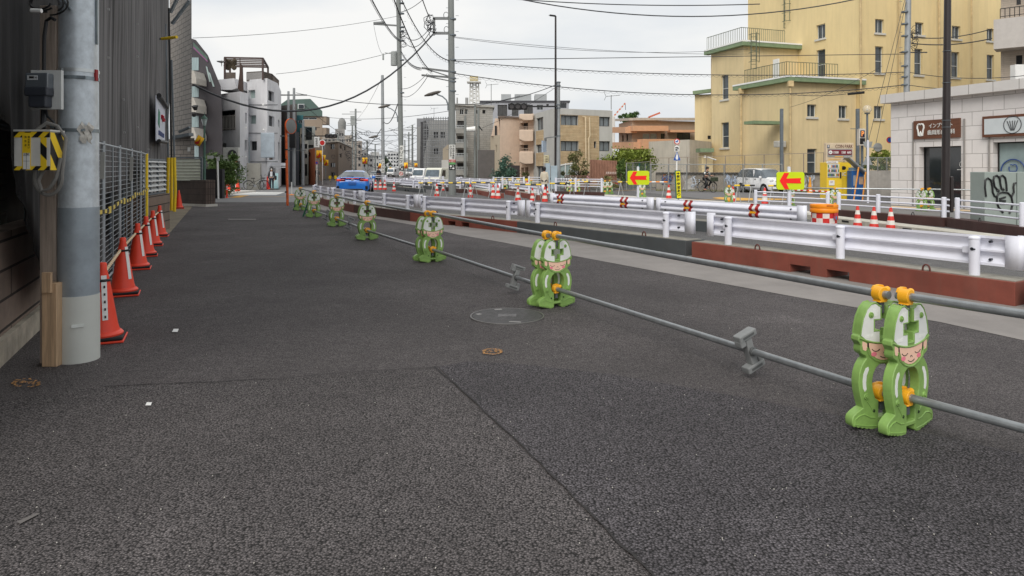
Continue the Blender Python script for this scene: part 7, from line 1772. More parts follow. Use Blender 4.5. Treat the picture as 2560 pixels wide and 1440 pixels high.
b=MB();b.box((0,0,.72),(.58,.5,1.4));b.build('case',mat('machine_blue',(40,100,170),.4),t,bevel=.02);b=MB();b.box((-.17,-.26,.95),(.12,.02,.5),0,0);b.box((.14,-.26,.95),(.2,.02,.36),0,1);b.box((0,-.02,1.5),(.5,.4,.14),0,2);b.build('panel',[mat('panel_grey',(170,174,178),.4),mat('paper_beige',(206,176,150),.6),mat('machine_light_blue',(140,176,206),.4)],t)
b=MB();b.beam((-.62,-.35,2.05),(.3,-.35,1.25),.5,.06);b.build('lid',mat('lid_grey',(120,124,126),.4),t);b=MB();b.beam((-.5,-.38,2.0),(.2,-.38,1.4),.4,.02);b.build('lid_panel',mat('lid_panel_pale',(190,192,190),.4),t)
for i,(x0,x1)in enumerate(((2134,2152),(2156,2170))):
 b=MB();a,c=G(x0,500),P(x1,420,33);a=V(at_(x0,32),32,0);b.cyl(a,V(at_(x1,32),32.2,wz(418+i*12,32)),.035,n=8);b.build('leaning_pole',mat('pole_orange',(232,156,60),.5),label='orange pole leaning %s the blue pay machine'%('on' if i==0 else 'right of'),cat='pole',origin=a)
t=thing('parking_sign','small parking sign box with an orange P on a grey post','sign',(at_(2153,35),35,0));k_=35/F
b=MB();b.box((0,0,(wz(322,35)+wz(364,35))/2),(.33,.25,(364-322)*k_));b.build('case',mat('case_pale',(206,200,190),.5),t,bevel=.01);b=MB();b.box((0,-.13,wz(335,35)),(.22,.02,.36),0,0);b.box((0,-.13,wz(353,35)),(.26,.02,.3),0,1);b.text('P',(-.06,-.145,wz(341,35)),(1,0,0),(0,0,1),.13,.26,.02,2,True);b.build('face',[mat('navy',(30,26,50),.5),black_m,mat('p_orange',(250,160,90),.4,emit=.25)],t)
b=MB();b.beam((-.55,0,wz(322,35)),(.1,0,wz(322,35)),.04,.03);b.beam((.12,.15,0),(.12,.15,wz(322,35)),.1,.1);b.build('post',galv_dk,t)
# back of road signs on a white pole
t=thing('sign_pole','white pole with grey backs of round and triangular signs, left of the clinic','sign',(at_(2170,30),30,0));sb=mat('sign_back',(160,164,164),.5,.2)
b=MB();b.cyl((0,0,0),(0,0,wz(350,30)),.045,n=10);b.build('post',white_paint,t)
b=MB();c_=wz(368,30);b.cyl((.45,.02,c_),(.45,.05,c_),.19,n=18);b.beam((0,0,c_),(.6,0,c_),.04,.04);b.prism([(-.2,.14),(.22,.14),(.15,-.12),(-.12,-.12)],(0,.03,wz(362,30)),(1,0,0),(0,0,1),(0,1,0),.02);b.prism([(-.22,-.25),(.22,-.25),(0,.25)],(0,.03,wz(398,30)),(1,0,0),(0,0,1),(0,1,0),.02);b.build('sign_back',sb,t)
# ---------------------------------------------------------------- trees and shrubs
def leaf_m(n,c,v=.5):return mat(n,c,.55,var=v,scale=1.6)
def foliage(b,c,rad,n,ls,rnd,clump=10,hollow=.35,m=0):
 c=Vector(c);cl=[]
 for i in range(clump):
  while True:
   v=V(rnd.uniform(-1,1),rnd.uniform(-1,1),rnd.uniform(-1,1))
   if hollow<v.length<1:break
  cl.append((v,rnd.uniform(.22,.5)))
 for i in range(n):
  v,s=rnd.choice(cl);w=V(rnd.gauss(0,.4),rnd.gauss(0,.4),rnd.gauss(0,.33))*s+v
  p=c+V(w.x*rad[0],w.y*rad[1],w.z*rad[2]);a=V(rnd.gauss(0,1),rnd.gauss(0,1),rnd.gauss(0,.6)).normalized();e=a.cross(V(rnd.random(),rnd.random(),rnd.random())).normalized();l=ls*rnd.uniform(.6,1.4)
  b.add([p-a*l,p+e*l*.5,p+a*l,p-e*l*.5],[(0,1,2,3)],m)
def tree(name,lab,base,h,crown_c,rad,n,ls,m,seed,clump=14,trunk=True,cat='tree',stems=1,tm=None,twig=6):
 rnd=random.Random(seed);t=thing(name,lab,cat,base);tm=tm or mat('bark',(86,74,62),.9,var=.3,scale=6)
 if trunk:
  b=MB();top=Vector(crown_c)
  for s in range(stems):
   o_=V(rnd.uniform(-.15,.15),rnd.uniform(-.1,.1),0)*(stems>1);r0=.09*h/4+.02
   b.tube([o_,o_*1.5+V(.05,0,h*.25),o_*2+top*.55,top],[r0,r0*.8,r0*.6,r0*.25],7)
  for k in range(twig):
   a=rnd.uniform(0,6.28);e=top+V(math.cos(a)*rad[0]*.8,math.sin(a)*rad[1]*.8,rnd.uniform(-.3,.7)*rad[2]);b.tube([V(0,0,h*.28+.1*k),V(0,0,h*.35).lerp(e,.5)+V(0,0,.1),e],[r_*.09*h/4 for r_ in(.5,.35,.12)],5)
  b.build('trunk',tm,t)
 b=MB();foliage(b,crown_c,rad,n,ls,rnd,clump);b.build('crown',m,t,fix=False);return t
def gt(px,Y):return V((px-CX)*Y/F,Y,0)
tree('broadleaf_tree','round dark green street tree in front of the concrete building',gt(556,38),2.0,(0,0,wz(425,38)),(1.02,.9,.98),7000,.075,leaf_m('leaf_dark',(104,130,72),.6),1,40,stems=3)
tree('conifer','bushy blue green conifer in front of the salmon house',gt(1264,54),1.2,(0,0,wz(432,54)),(1.0,.8,1.15),5000,.085,leaf_m('leaf_blue_green',(92,124,108),.5),2,34,cat='conifer')
tree('garden_shrub','small sparse shrub between the dark gate and the salmon house door',gt(1308,53.5),.8,(0,0,.9),(.4,.3,.5),500,.06,leaf_m('leaf_olive',(96,100,62),.5),3,8,cat='shrub')
tree('garden_tree','thin leafy garden tree with reddish tips in front of the sand coloured brick',gt(1446,48),2.6,(0,0,wz(415,48)),(.8,.6,1.1),1300,.08,leaf_m('leaf_reddish',(124,126,80),.6),4,14)
tree('garden_shrub','low wild shrub beside the white framed porch',gt(1415,47.8),.6,(0,0,.9),(.6,.4,.5),600,.07,leaf_m('leaf_olive',(96,100,62)),5,8,cat='shrub')
tree('large_shrub','large spreading yellow green tree behind the brown slat screen',gt(1566,52),2.0,(.0,0,wz(404,52)),(2.0,1.2,1.15),7500,.09,leaf_m('leaf_yellow_green',(142,158,68),.6),6,34)
tree('hedge','dark green hedge bush beside the mesh fence left of the first arrow board',gt(1556,47.5),1.0,(0,0,1.15),(.42,.4,.95),1800,.06,leaf_m('leaf_hedge',(98,124,62),.5),7,14,cat='hedge')
tree('flowering_shrub','pale flowering shrub at the foot of the brown slat screen',gt(1527,46.5),.5,(0,0,.55),(.65,.4,.45),900,.06,leaf_m('leaf_pale',(140,138,92),.4),8,10,cat='shrub')
tree('distant_tree','dark green tree top rising above the roof of the terracotta house',gt(1574,78),6,(0,0,wz(292,78)),(1.25,1,.95),1500,.14,leaf_m('leaf_far',(90,118,66),.5),9,14)
tree('garden_tree','leafy bush rising over the low block wall left of the clinic',gt(2205,38.5),1.6,(0,0,wz(394,38.5)),(.75,.5,.5),1500,.07,leaf_m('leaf_bush',(150,162,76),.5),10,12)
tree('garden_shrub','dark leafy shrub behind the chain link of the low block wall',gt(2200,37.6),1.0,(0,0,1.75),(.9,.4,.45),1500,.06,leaf_m('leaf_dark',(104,130,72)),11,12,cat='shrub')
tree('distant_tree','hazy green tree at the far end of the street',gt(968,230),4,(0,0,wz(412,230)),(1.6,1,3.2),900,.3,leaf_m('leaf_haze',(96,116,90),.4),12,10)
tree('planting_bed','low green planting bed behind the white hoop guard',gt(548,37),.3,(0,0,.35),(1.1,.8,.3),1400,.06,leaf_m('leaf_grass',(124,132,66),.4),13,16,trunk=False,cat='planting bed')
b=MB();rk=random.Random(8)
for k in range(900):
 x=rk.uniform(1640,2050);p=A+d*inter(A,d,x)-n*rk.uniform(.02,.3);h=rk.uniform(.04,.22);e=rk.uniform(-.05,.05);b.add([p+V(-.01,0,0),p+V(.012,0,0),p+V(e,0,h)],[(0,1,2)],0)
b.build('roadside_weeds',leaf_m('leaf_weed',(120,120,66),.5),label='thin line of dry weeds growing along the foot of the graffitied wall',cat='weeds',kind='stuff',fix=False)
# crane behind
t=thing('tower_crane','far red and white crane jib above the terracotta house','crane',P(1535,300,170));b=MB();a,c=P(1533,292,170),P(1563,258,170);m_=10
for k in range(m_):b.beam(a.lerp(c,k/m_),a.lerp(c,(k+1)/m_),.35,.35,k%2)
b.build('jib',[mat('crane_white',(220,214,206),.6),mat('crane_red',(206,110,80),.6)],t,world=True);b=MB();b.cyl(P(1533,292,170),V(P(1533,292,170).x,170,0),.5,n=6);b.build('mast',mat('crane_white',(220,214,206)),t,world=True);b=MB();b.cyl(P(1563,258,170),P(1564,275,170),.06,n=4);b.build('hook_rope',black_m,t,world=True)
b=MB();a,c=P(1622,293,200),P(1650,282,200);b.beam(a,c,.5,.5);b.beam(a,V(a.x,200,0),.5,.5);b.build('tower_crane',mat('crane_red',(206,110,80)),label='tiny orange crane jib over the flat roof of the terracotta house',cat='crane',origin=a)
for px,y0,y1,Y,lab in((1528,238,274,53,'television aerial on the roof of the brick block'),(1228,210,262,64,'television aerial above the grey balconied apartment'),(1085,270,298,110,'television aerial on the slab block behind the scaffold')):
 b=MB();p=P(px,y0,Y);b.cyl(P(px,y1,Y),p,.03,n=5);b.beam(p+V(-.4,0,-.1),p+V(.7,0,0),.03,.03)
 for k in range(6):b.beam(p+V(-.3+k*.17,-.2,-.08+k*.015),p+V(-.3+k*.17,.2,-.08+k*.015),.02,.02)
 b.beam(p+V(-.4,0,-.1),p+V(-.55,0,.25),.03,.03);b.beam(p+V(-.4,0,-.1),p+V(-.55,0,-.4),.03,.03);b.build('television_aerial',mat('aerial_grey',(120,122,122),.5),label=lab,cat='aerial',origin=p)
# small clutter by the concrete building
t=thing('shop_banner','pale blue advertising stand beside the masked person','banner',G(687,474));b=MB();b.box((0,0,.62),(.5,.06,1.1));b.build('panel',mat('stand_teal',(110,186,196),.5,col2=(220,232,232),scale=1),t);b=MB();b.box((0,0,.04),(.55,.4,.08));b.build('foot',black_m,t)
b=MB();p=G(669,474);b.cyl(p,p+V(0,0,.95),.09,.06,n=10);b.build('red_stand',red_m,label='red plastic stand left of the masked person',cat='stand',origin=p)
b=MB();p=G(613,474);b.cyl(p,p+V(0,0,1.3),.04,n=8);b.build('bollard',white_m,label='thin white bollard left of the beige meter cabinet',cat='bollard',origin=p)
b=MB();p=q(529,34.5);b.box((p.x,34.8,.75),(.95,.3,1.5));b.build('garden_gate',mat('gate_black',(34,34,38),.6),label='dark gate panel behind the round street tree',cat='gate',origin=(p.x,34.8,0))
b=MB();p=q(1286,53.6);b.box((p.x,53.6,.95),(.85,.1,1.6));b.build('garden_gate',mat('gate_brown',(52,42,44),.6),label='dark brown garden gate right of the blue green conifer',cat='gate',origin=(p.x,53.6,0))
b=MB();p=q(1256,60);b.box((p.x-.9,59.2,1.55),(2.4,.9,3.1));b.build('garage_porch',mat('porch_dark',(96,92,90),.7),label='dark grey porch block at the foot of the pale beige annex',cat='porch',origin=(p.x,59.2,0))
# striped barrier bars behind the pipe fence
for i,(x0,x1,y,Y)in enumerate(((1352,1380,447,47),(1402,1430,448,46),(1424,1470,450,44),(1232,1320,449,52))):
 a,c=P(x0,y,Y),P(x1,y,Y);b=MB();k_=9
 for k in range(k_):b.beam(a.lerp(c,k/k_),a.lerp(c,(k+1)/k_),.06,.16,k%2)
 for e in(a,c):b.beam(e,V(e.x,e.y,0),.04,.04,2)
 b.build('striped_barrier',[yellow_m if i!=1 else white_m,black_m,galv_dk],label=['short striped barrier left of the control cabinet','black and white striped barrier right of the signal pole','yellow topped barrier below the thin garden tree','long low barrier bar behind the far pipe fence by the conifer'][i],cat='barrier',origin=(a.x,a.y,0))
# ================================================================ vehicles
tyre=mat('tyre',(30,30,32),.8,var=.15);rimm=mat('alloy',(170,172,176),.35,.7);lamp_w=mat('headlamp',(220,224,226),.15,spec=.9)
def wheel(t,x,y,r,w=.18):
 s=1 if y>0 else-1;b=MB();b.cyl((x,y-w/2,r),(x,y+w/2,r),r,n=22);o=b.build('wheel',tyre,t,bevel=.02);ROOT[o.name]=ROOT[t.name]
 b=MB();b.cyl((x,y+s*(w/2-.01),r),(x,y+s*(w/2+.012),r),r*.66,r*.6,n=18);b.build('rim',rimm,o)
def car(label,nm,loc,rz,st,paint,glass_side,glass_top,wheels,r,extra,cat='car'):
 """st rows: x (0 = rear), half width, sill z, belt z, half roof width, roof z"""
 t=thing(nm,label,cat,loc,rz);Bd,Gs=MB(),MB();rings=[]
 for(x,w,zl,zb,wr,zr)in st:
  h=[(0,zl),(w*.9,zl),(w,zl+.16),(w*1.0,zl+(zb-zl)*.62),(w*.965,zb),(wr,zr-.05),(wr*.8,zr),(0,zr+.01)]
  rings.append([V(x,y,z)for y,z in h]+[V(x,-y,z)for y,z in h[-2:0:-1]])
 n=len(rings[0])
 for i in range(len(rings)-1):
  for j in range(n):
   j2=(j+1)%n;side=j in(4,9-0)or j==n-5;top=j in(5,6,7,8)
   f=[rings[i][j],rings[i][j2],rings[i+1][j2],rings[i+1][j]]
   (Gs if(i in glass_side and j in(4,9))or(i in glass_top and j in(4,5,6,7,8,9))else Bd).add(f,[(0,1,2,3)],0,True)
 for rg_ in(rings[0],rings[-1]):Bd.add(rg_,[tuple(range(n))],0)
 Bd.build('body',paint,t);Gs.build('glass',mat('car_glass',(96,104,110),.1,spec=1,var=.35,scale=2),t)  # glass colour is paled to stand in for reflected sky
 for x in wheels:
  for s in(1,-1):
   w=st[2][1];b=MB();b.cyl((x,s*(w-.1),r+.01),(x,s*(w+.004),r+.01),r*1.2,n=22);b.build('wheel_arch',black_m,t);wheel(t,x,s*(w-.06),r)
 extra(t);return t
blue=mat('car_blue',(44,130,230),.25,0,var=.04,coat=.6)
def cx_(t):
 B=lambda c,dd,m,nm,bv=.01,rz=0:(lambda b:(b.box(c,dd,rz),b.build(nm,m,t,bevel=bv)))(MB())
 for s in(1,-1):
  B((.02,s*.66,.86),(.10,.46,.13),mat('tail_red',(214,50,40),.25,emit=.25),'tail_light',.04);B((-.03,s*.52,.86),(.04,.26,.07),mat('tail_dark',(60,30,34),.2),'tail_lens',.02);B((3.0,s*1.02,.98),(.16,.22,.16),blue,'door_mirror',.05);B((-.02,s*.8,.42),(.1,.14,.22),black_m,'vent',.03)
 b=MB();b.box((.10,0,.985),(.26,1.46,.045));b.build('spoiler',blue,t,bevel=.02);B((-.0,0,.945),(.05,.74,.035),mat('tail_red',(214,50,40)),'brake_light',.01)
 B((-.035,0,.66),(.03,.44,.15),mat('plate_blue',(60,110,190),.4),'number_plate');B((-.03,0,.27),(.1,1.2,.18),black_m,'diffuser',.03);B((-.01,0,.885),(.03,.12,.11),mat('badge',(214,216,220),.3,.6),'badge')
 b=MB();b.prism([(.9,1.4),(1.05,1.4),(1.0,1.52)],(0,-.01,0),(1,0,0),(0,0,1),(0,1,0),.02);b.beam((.34,-.05,1.08),(.36,.35,1.1),.02,.02);b.build('antenna_fin',black_m,t)
st=[(0,.80,.3,.80,.70,.82),(.12,.90,.22,.93,.72,.96),(.3,.94,.2,.99,.70,1.02),(.95,.945,.2,1.0,.60,1.34),(1.6,.945,.2,.98,.60,1.40),(2.4,.94,.2,.95,.60,1.38),(3.3,.93,.2,.92,.66,.99),(4.2,.90,.2,.78,.62,.82),(4.55,.76,.26,.62,.5,.64)]
ccar=V((884-CX)*39.5/F,39.2,0);car('bright blue hatchback seen from behind, waiting beyond the curved guardrail','hatchback_car',ccar,R(98),st,blue,(3,4),(2,5),(.85,3.55),.33,cx_)
wcar=mat('car_white',(246,247,248),.25,var=.03,coat=.5)
def kx(t):
 for s in(1,-1):
  b=MB();b.ball((3.28,s*.56,.78),.14,12,0,(.5,1,.75));b.build('headlight',lamp_w,t);b=MB();b.box((2.55,s*.82,.98),(.12,.14,.14));b.build('door_mirror',wcar,t,bevel=.04)
  b=MB()
  for x in(1.02,1.78,2.5):b.box((x,s*.735,.75),(.012,.02,.9))
  b.box((1.5,s*.74,.32),(2.0,.02,.03));b.build('door_seam',mat('seam_grey',(150,152,156),.5),t)
  for x in(1.15,1.95):b=MB();b.box((x,s*.745,.86),(.14,.02,.04));b.build('door_handle',black_m,t)
  b=MB();b.box((1.74,s*.66,1.2),(.07,.06,.45),0,0);b.build('pillar',wcar,t)
 b=MB();b.box((3.33,0,.52),(.08,.9,.16));b.box((3.36,0,.72),(.04,.7,.05));b.build('grille',black_m,t,bevel=.02);b=MB();b.box((3.39,0,.5),(.02,.33,.16));b.build('number_plate',yellow_m,t)
st=[(0,.66,.3,.85,.62,.87),(.08,.71,.22,.95,.60,1.2),(.35,.735,.2,.96,.58,1.50),(1.0,.74,.2,.95,.58,1.53),(1.75,.74,.2,.94,.58,1.53),(2.35,.74,.2,.93,.58,1.46),(2.85,.735,.2,.92,.62,.98),(3.25,.70,.22,.86,.56,.9),(3.38,.62,.28,.66,.5,.68)]
car('boxy white compact car parked behind the chain link fence near the second arrow board','compact_car',V((1872-CX)*44.2/F-.1,44.6,0),R(-72),st,wcar,(2,3,4),(0,1,5),(.55,2.75),.27,kx)
def truck(label,px,Y,w,h,rz,paint,nm='white_truck'):
 t=thing(nm,label,'truck',V((px-CX)*Y/F,Y,0),rz);b=MB();pr=[(-.0,.35),(-.05,.95),(.18,1.05),(.5,h-.08),(.7,h),(3.6,h),(3.6,.35)]
 b.prism(pr,(0,-w/2,0),(1,0,0),(0,0,1),(0,1,0),w);b.build('cab',paint,t,bevel=.06)
 M=Matrix.Rotation(-math.atan2(h-1.2,.36),4,'Y');b=MB();b.prism([(-w/2+.1,1.12),(w/2-.1,1.12),(w/2-.16,h-.2),(-w/2+.16,h-.2)],(.16,0,0),(0,1,0),(0,0,1),(1,0,0),.01);b.v=[(v[0]+(v[2]-1.12)*.33-.03,v[1],v[2])for v in b.v];b.build('windscreen',mat('windscreen',(92,106,116),.12,spec=.8,var=.3),t)
 for s in(1,-1):b=MB();b.prism([(.55,1.12),(1.4,1.12),(1.4,h-.22),(.75,h-.22)],(0,s*(w/2+.004),0),(1,0,0),(0,0,1),(0,s,0),.006);b.build('side_window',glass_d,t);b=MB();b.box((-.04,s*(w/2-.25),.78),(.08,.3,.15));b.build('headlight',lamp_w,t,bevel=.02);wheel(t,.7,s*(w/2-.12),.33);wheel(t,3.0,s*(w/2-.12),.33)
 t.scale=(.78,)*3
 b=MB();b.box((-.06,0,.62),(.06,w*.5,.12));b.box((-.07,0,.42),(.06,w*.95,.1));b.build('grille',mat('bumper_grey',(90,92,94),.5),t);return t
truck('cream white van facing the camera beyond the guardrails, left of the near utility pole',1078,53,1.75,2.0,R(68),mat('van_cream',(228,228,214),.35,var=.03));truck('smaller white truck half hidden behind the cream white van',1042,64,1.6,1.95,R(66),wcar)
truck('tiny far white van between the slim pale pole and the tall middle pole',975,120,1.7,1.9,R(75),wcar,'white_van');truck('silver far car roof right of the blue hatchback',936,95,1.7,1.45,R(80),mat('car_silver',(150,154,158),.3,.4),'far_car');truck('far white van right of the tall middle pole',1022,130,1.8,2.1,R(70),wcar,'white_van')
# ================================================================ bicycles
def bicycle(label,loc,rz,basket=False,col=black_m,group=None):
 t=thing('bicycle',label,'bicycle',loc,rz,group)
 for x in(-.52,.52):
  b=MB();b.tube([V(x+.32*math.cos(a),0,.335+.32*math.sin(a))for a in[2*PI*i/28 for i in range(28)]],.018,6,closed=True);o=b.build('wheel',tyre,t);ROOT[o.name]=ROOT[t.name]
  b=MB()
  for k in range(14):a=2*PI*k/14;b.cyl((x,0,.335),(x+.31*math.cos(a),0,.335+.31*math.sin(a)),.0025,n=3,cap=False)
  b.cyl((x,-.04,.335),(x,.04,.335),.02,n=8);b.build('spoke',rimm,o)
  b=MB();b.tube([V(x+.355*math.cos(a),0,.335+.355*math.sin(a))for a in[R(20)+R(150)*i/12 for i in range(13)]],.014,5);b.build('mudguard',col,t)
 b=MB()
 for p_,q_ in(((-.52,0,.335),(-.1,0,.3)),((-.1,0,.3),(-.2,0,.78)),((-.1,0,.3),(.36,0,.72)),((-.16,0,.55),(.35,0,.80)),((-.52,0,.335),(-.17,0,.62)),((.36,0,.72),(.34,0,.98)),((.36,0,.72),(.52,0,.335))):b.cyl(p_,q_,.017,n=7)
 b.build('frame',col,t);b=MB();b.tube([(.24,-.27,1.02),(.34,-.2,1.05),(.34,0,1.0),(.34,.2,1.05),(.24,.27,1.02)],.013,6);b.build('handlebar',black_m,t)
 b=MB();b.box((-.22,0,.83),(.25,.15,.06));b.cyl((-.2,0,.75),(-.21,0,.82),.013,n=6);b.build('saddle',black_m,t,bevel=.025);b=MB();b.cyl((-.1,-.06,.3),(-.1,.06,.3),.09,n=14);b.beam((-.1,.08,.3),(.02,.1,.18),.02,.02);b.beam((-.1,-.08,.3),(-.22,-.1,.42),.02,.02);b.box((-.22,-.14,.42),(.09,.08,.02));b.box((.02,.14,.18),(.09,.08,.02));b.build('crank',rimm,t)
 if basket:
  b=MB();b.box((.62,0,.84),(.34,.36,.26));b.build('basket',mat('basket_green',(56,64,46),.8,var=.4,scale=14),t,bevel=.03);b=MB();b.box((-.55,0,.74),(.3,.14,.03));b.build('rack',black_m,t)
 return t
bicycle('black bicycle leaning beside the beige meter cabinet',G(641,475),R(20),group='bicycles by the concrete building');bicycle('pale framed bicycle turned toward the camera, left of the masked person',G(663,474),R(75),col=mat('bike_pale',(190,196,200),.4),group='bicycles by the concrete building')
cyc=G(1768,481);bicycle('black utility bicycle with a green front basket ridden by the cyclist',cyc,R(-62),True)
# ================================================================ people
def skin(nm,m,parent,nodes,edges,sub=2):
 """one continuous skinned surface grown over named joints: nodes name -> (point, radius)"""
 ks=list(nodes);me=bpy.data.meshes.new(nm);me.from_pydata([tuple(nodes[k][0])for k in ks],[(ks.index(a),ks.index(c))for a,c in edges],[]);me.materials.append(m)
 o=bpy.data.objects.new(nm,me);C.objects.link(o);o.parent=parent;ROOT[o.name]=ROOT[parent.name]
 md=o.modifiers.new('skin','SKIN');sv=me.skin_vertices[0].data
 for i,k in enumerate(ks):
  r=nodes[k][1];sv[i].radius=r if isinstance(r,tuple)else(r,r);sv[i].use_root=i==0
 md.use_smooth_shade=True;s=o.modifiers.new('sub','SUBSURF');s.levels=s.render_levels=sub;return o
sk=mat('skin',(206,160,134),.5,var=.08);hairm=mat('hair_black',(28,24,24),.6,var=.3,scale=40)
def person(label,loc,rz,J,top,bottom,shoes,sleeve='wrist',hair='bob',coat=None,extra=None):
 """J overrides joints of a 1.6 m figure facing -y"""
 D=dict(pel=(0,0,.86),bel=(0,0,1.0),che=(0,0,1.18),neb=(0,.0,1.31),nec=(0,-.01,1.36),jaw=(0,-.03,1.42),hed=(0,-.01,1.50),cro=(0,0,1.56))
 for s,n in((1,'l'),(-1,'r')):
  D.update({n+'sh':(s*.155,.0,1.27),n+'el':(s*.2,.02,1.02),n+'wr':(s*.2,-.05,.80),n+'ha':(s*.2,-.07,.745),n+'hi':(s*.085,0,.80),n+'kn':(s*.09,-.02,.45),n+'an':(s*.09,.02,.08),n+'to':(s*.1,-.13,.03)})
 D.update(J);t=thing('person',label,'person',loc,rz);v={k:Vector(p)for k,p in D.items()}
 rad=dict(pel=(.13,.1),bel=(.12,.09),che=(.14,.1),neb=(.08,.07),nec=.045,jaw=(.06,.065),hed=(.078,.09),cro=.055,sh=.05,el=.036,wr=.025,ha=(.034,.018),hi=.08,kn=.052,an=.036,to=.032)
 nd_={k:(p,rad.get(k,rad.get(k[1:])))for k,p in v.items()};E_=[('pel','bel'),('bel','che'),('che','neb'),('neb','nec'),('nec','jaw'),('jaw','hed'),('hed','cro')]
 for n in 'lr':
  E_+=[('che',n+'sh'),(n+'sh',n+'el'),(n+'el',n+'wr'),(n+'wr',n+'ha'),('pel',n+'hi'),(n+'hi',n+'kn'),(n+'kn',n+'an'),(n+'an',n+'to')]
  h=v[n+'ha'];dd=(h-v[n+'wr']).normalized();sd=dd.cross(V(0,1,.2)).normalized()
  for k in range(5):
   o_=(k-1.5)*.017;L_=(.055,.066,.062,.05,.045)[k];a=h+sd*o_+dd*.02 if k<4 else h+sd*-.035-dd*.01;e=a+dd*L_+V(0,-.012,0)if k<4 else a+dd*.03-sd*.03
   nd_[n+'f%d'%k]=(a,.009);nd_[n+'g%d'%k]=(e,.007);E_+=[(n+'ha',n+'f%d'%k),(n+'f%d'%k,n+'g%d'%k)]
 skin('body',sk,t,nd_,E_)
 g=lambda ks,gr:{k:(v[k],tuple(x+gr for x in(rad.get(k,rad.get(k[1:]))if isinstance(rad.get(k,rad.get(k[1:])),tuple)else(rad.get(k,rad.get(k[1:])),)*2)))for k in ks}
 arms=[(n+'sh',n+'el')for n in 'lr']+([(n+'el',n+'wr')for n in 'lr']if sleeve=='wrist' else[]);ks=['pel','bel','che','neb','lsh','rsh','lel','rel']+(['lwr','rwr']if sleeve=='wrist' else[])
 skin('shirt' if not coat else 'jacket',top,t,g(ks,.02),[('pel','bel'),('bel','che'),('che','neb'),('che','lsh'),('che','rsh')]+arms)
 ks=['pel']+[n+s_ for n in 'lr' for s_ in('hi','kn','an')];skin('trousers',bottom,t,g(ks,.014),[('pel','lhi'),('pel','rhi')]+[(n+a,n+c)for n in 'lr' for a,c in(('hi','kn'),('kn','an'))])
 for n in 'lr':b=MB();a,c=v[n+'an'],v[n+'to'];b.ball((a+c)/2-V(0,0,.015),.05,8,0,(1,2.3,.9));b.build('shoe',shoes,t)
 hd=v['hed'];fw=(v['hed']-v['nec']);b=MB();b.ball(hd+V(0,.025,.03),.108,14,0,(.95,1.02,1.0));
 if hair=='bob':b.ball(hd+V(0,.05,-.03),.1,12,0,(1.02,.8,1.0))
 b.build('hair',hairm,t)
 b=MB()
 for s in(1,-1):b.ball(hd+V(s*.03,-.088,.0),.009,6)
 b.build('eyes',ink,t);b=MB();b.ball(hd+V(0,-.1,-.022),.014,6,0,(.8,1,1.2));
 for s in(1,-1):b.ball(hd+V(s*.083,.0,-.015),.02,6,0,(.4,.8,1.2))
 b.build('nose_and_ears',sk,t);b=MB();b.box(hd+V(0,-.085,-.052),(.035,.01,.008));b.build('mouth',mat('lips',(170,90,84),.5),t)
 if coat:b=MB();b.lathe(coat[1],n=18);b.v=[(p[0],p[1]*.75,p[2])for p in b.v];b.build('coat_skirt',coat[0],t)
 if extra:extra(t,v)
 return t
cm_=mat('coat_cream',(206,196,176),.8,var=.1)
person('person seen from behind in a long cream coat, walking away past the cones',G(1361,487),R(168),dict(lkn=(.09,-.1,.46),rto=(-.1,-.1,.04)),cm_,mat('trousers_dark',(50,44,52),.8),black_m,'wrist','bob',(cm_,[(.19,.62),(.19,.64),(.18,.85),(.155,1.02),(.19,1.2),(.13,1.3)]))
def masked(t,v):
 b=MB();b.ball(v['hed']+V(0,-.06,-.035),.06,10,0,(1,.8,.9));b.build('face_mask',white_m,t);b=MB();b.box((.0,-.13,1.12),(.16,.03,.34));b.build('shirt_front',mat('shirt_pale',(206,206,210),.8),t,bevel=.02);b=MB();b.box((.27,0,.86),(.12,.3,.3));b.build('bag',black_m,t,bevel=.05)
person('person wearing a white mask and dark jacket, standing at the concrete building door',G(679,475),R(10),{},mat('jacket_dark',(44,44,52),.8),mat('trousers_navy',(36,38,50),.8),black_m,extra=masked)
gs_=mat('tee_grey',(70,76,78),.8)
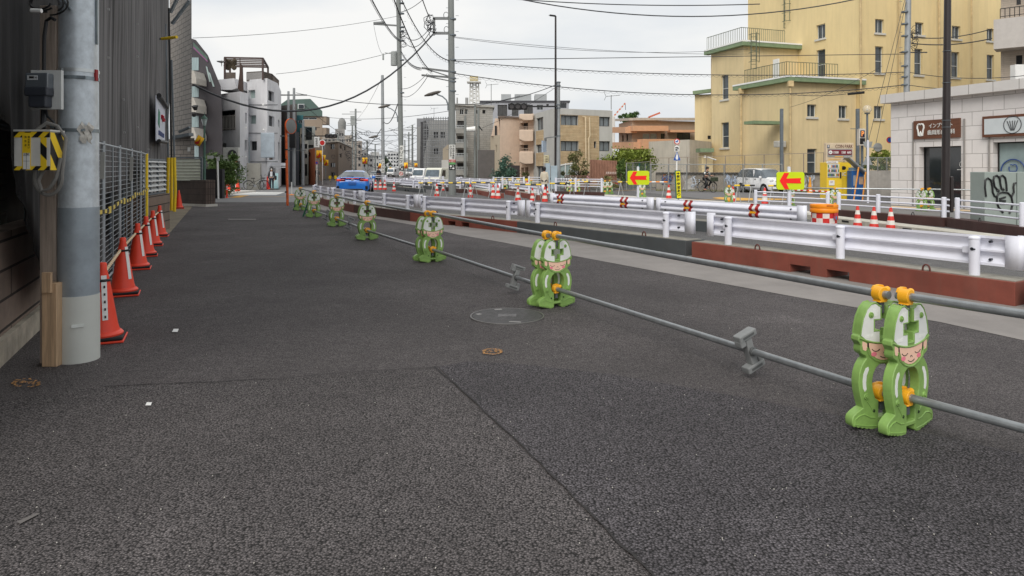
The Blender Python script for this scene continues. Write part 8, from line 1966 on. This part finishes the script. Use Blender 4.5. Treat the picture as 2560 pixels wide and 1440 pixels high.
def cy(t,v):
 for n in 'lr':
  a=v[n+'sh'];e=v[n+'el'];b=MB();b.cyl(a.lerp(e,.1),a.lerp(e,.7),.062,.056,n=12);b.build('white_sleeve',white_m,t)
 b=MB();q_=(v['che']+v['neb'])/2;b.box(q_+V(.05,-.14,-.02),(.1,.02,.03),.2);b.build('shirt_print',white_m,t)
z9=.0
person('cyclist in a grey shirt with white sleeves riding past the graffitied wall',cyc,R(28),dict(pel=(0,.18,.90),bel=(0,.16,1.04),che=(0,.08,1.2),neb=(0,.03,1.33),nec=(0,.0,1.38),jaw=(0,-.05,1.43),hed=(0,-.03,1.51),cro=(0,-.02,1.57),lsh=(.155,.04,1.29),rsh=(-.155,.04,1.29),lel=(.24,-.06,1.07),rel=(-.24,-.06,1.07),lwr=(.25,-.24,1.06),rwr=(-.25,-.24,1.06),lha=(.25,-.29,1.05),rha=(-.25,-.29,1.05),lhi=(.09,.12,.86),rhi=(-.09,.12,.86),lkn=(.11,-.22,.72),rkn=(-.11,-.14,.56),lan=(.12,-.0,.38),ran=(-.12,.12,.22),lto=(.13,-.1,.33),rto=(-.13,-.02,.17)),gs_,black_m,mat('sandal',(190,130,110),.6),'elbow','short',extra=cy)
person('person crouching in a pink jacket behind the pipe rail before the brown slat screen',G(1467,472),R(60),dict(pel=(0,.2,.62),bel=(0,.16,.76),che=(0,.05,.92),neb=(0,-.04,1.03),nec=(0,-.08,1.07),jaw=(0,-.13,1.10),hed=(0,-.12,1.18),cro=(0,-.12,1.24),lsh=(.15,-.02,.99),rsh=(-.15,-.02,.99),lel=(.2,-.2,.82),rel=(-.2,-.2,.82),lwr=(.15,-.36,.78),rwr=(-.15,-.36,.78),lha=(.14,-.41,.77),rha=(-.14,-.41,.77),lhi=(.09,.15,.58),rhi=(-.09,.15,.58),lkn=(.12,-.2,.52),rkn=(-.12,-.2,.52)),mat('pink_jacket',(226,168,178),.8),mat('trousers_dark',(50,44,52)),black_m)
for i,(x,lab)in enumerate(((752,'far person in dark clothes left of the pale shop'),(793,'far person in dark clothes near the foot of the flags'),(946,'far road worker in dark clothes right of the blue hatchback'))):
 Y=(70,72,75)[i];person(lab,V((x-CX)*Y/F,Y,0),R(20*i),{},mat('jacket_dark',(44,44,52)),mat('trousers_navy',(36,38,50)),black_m)
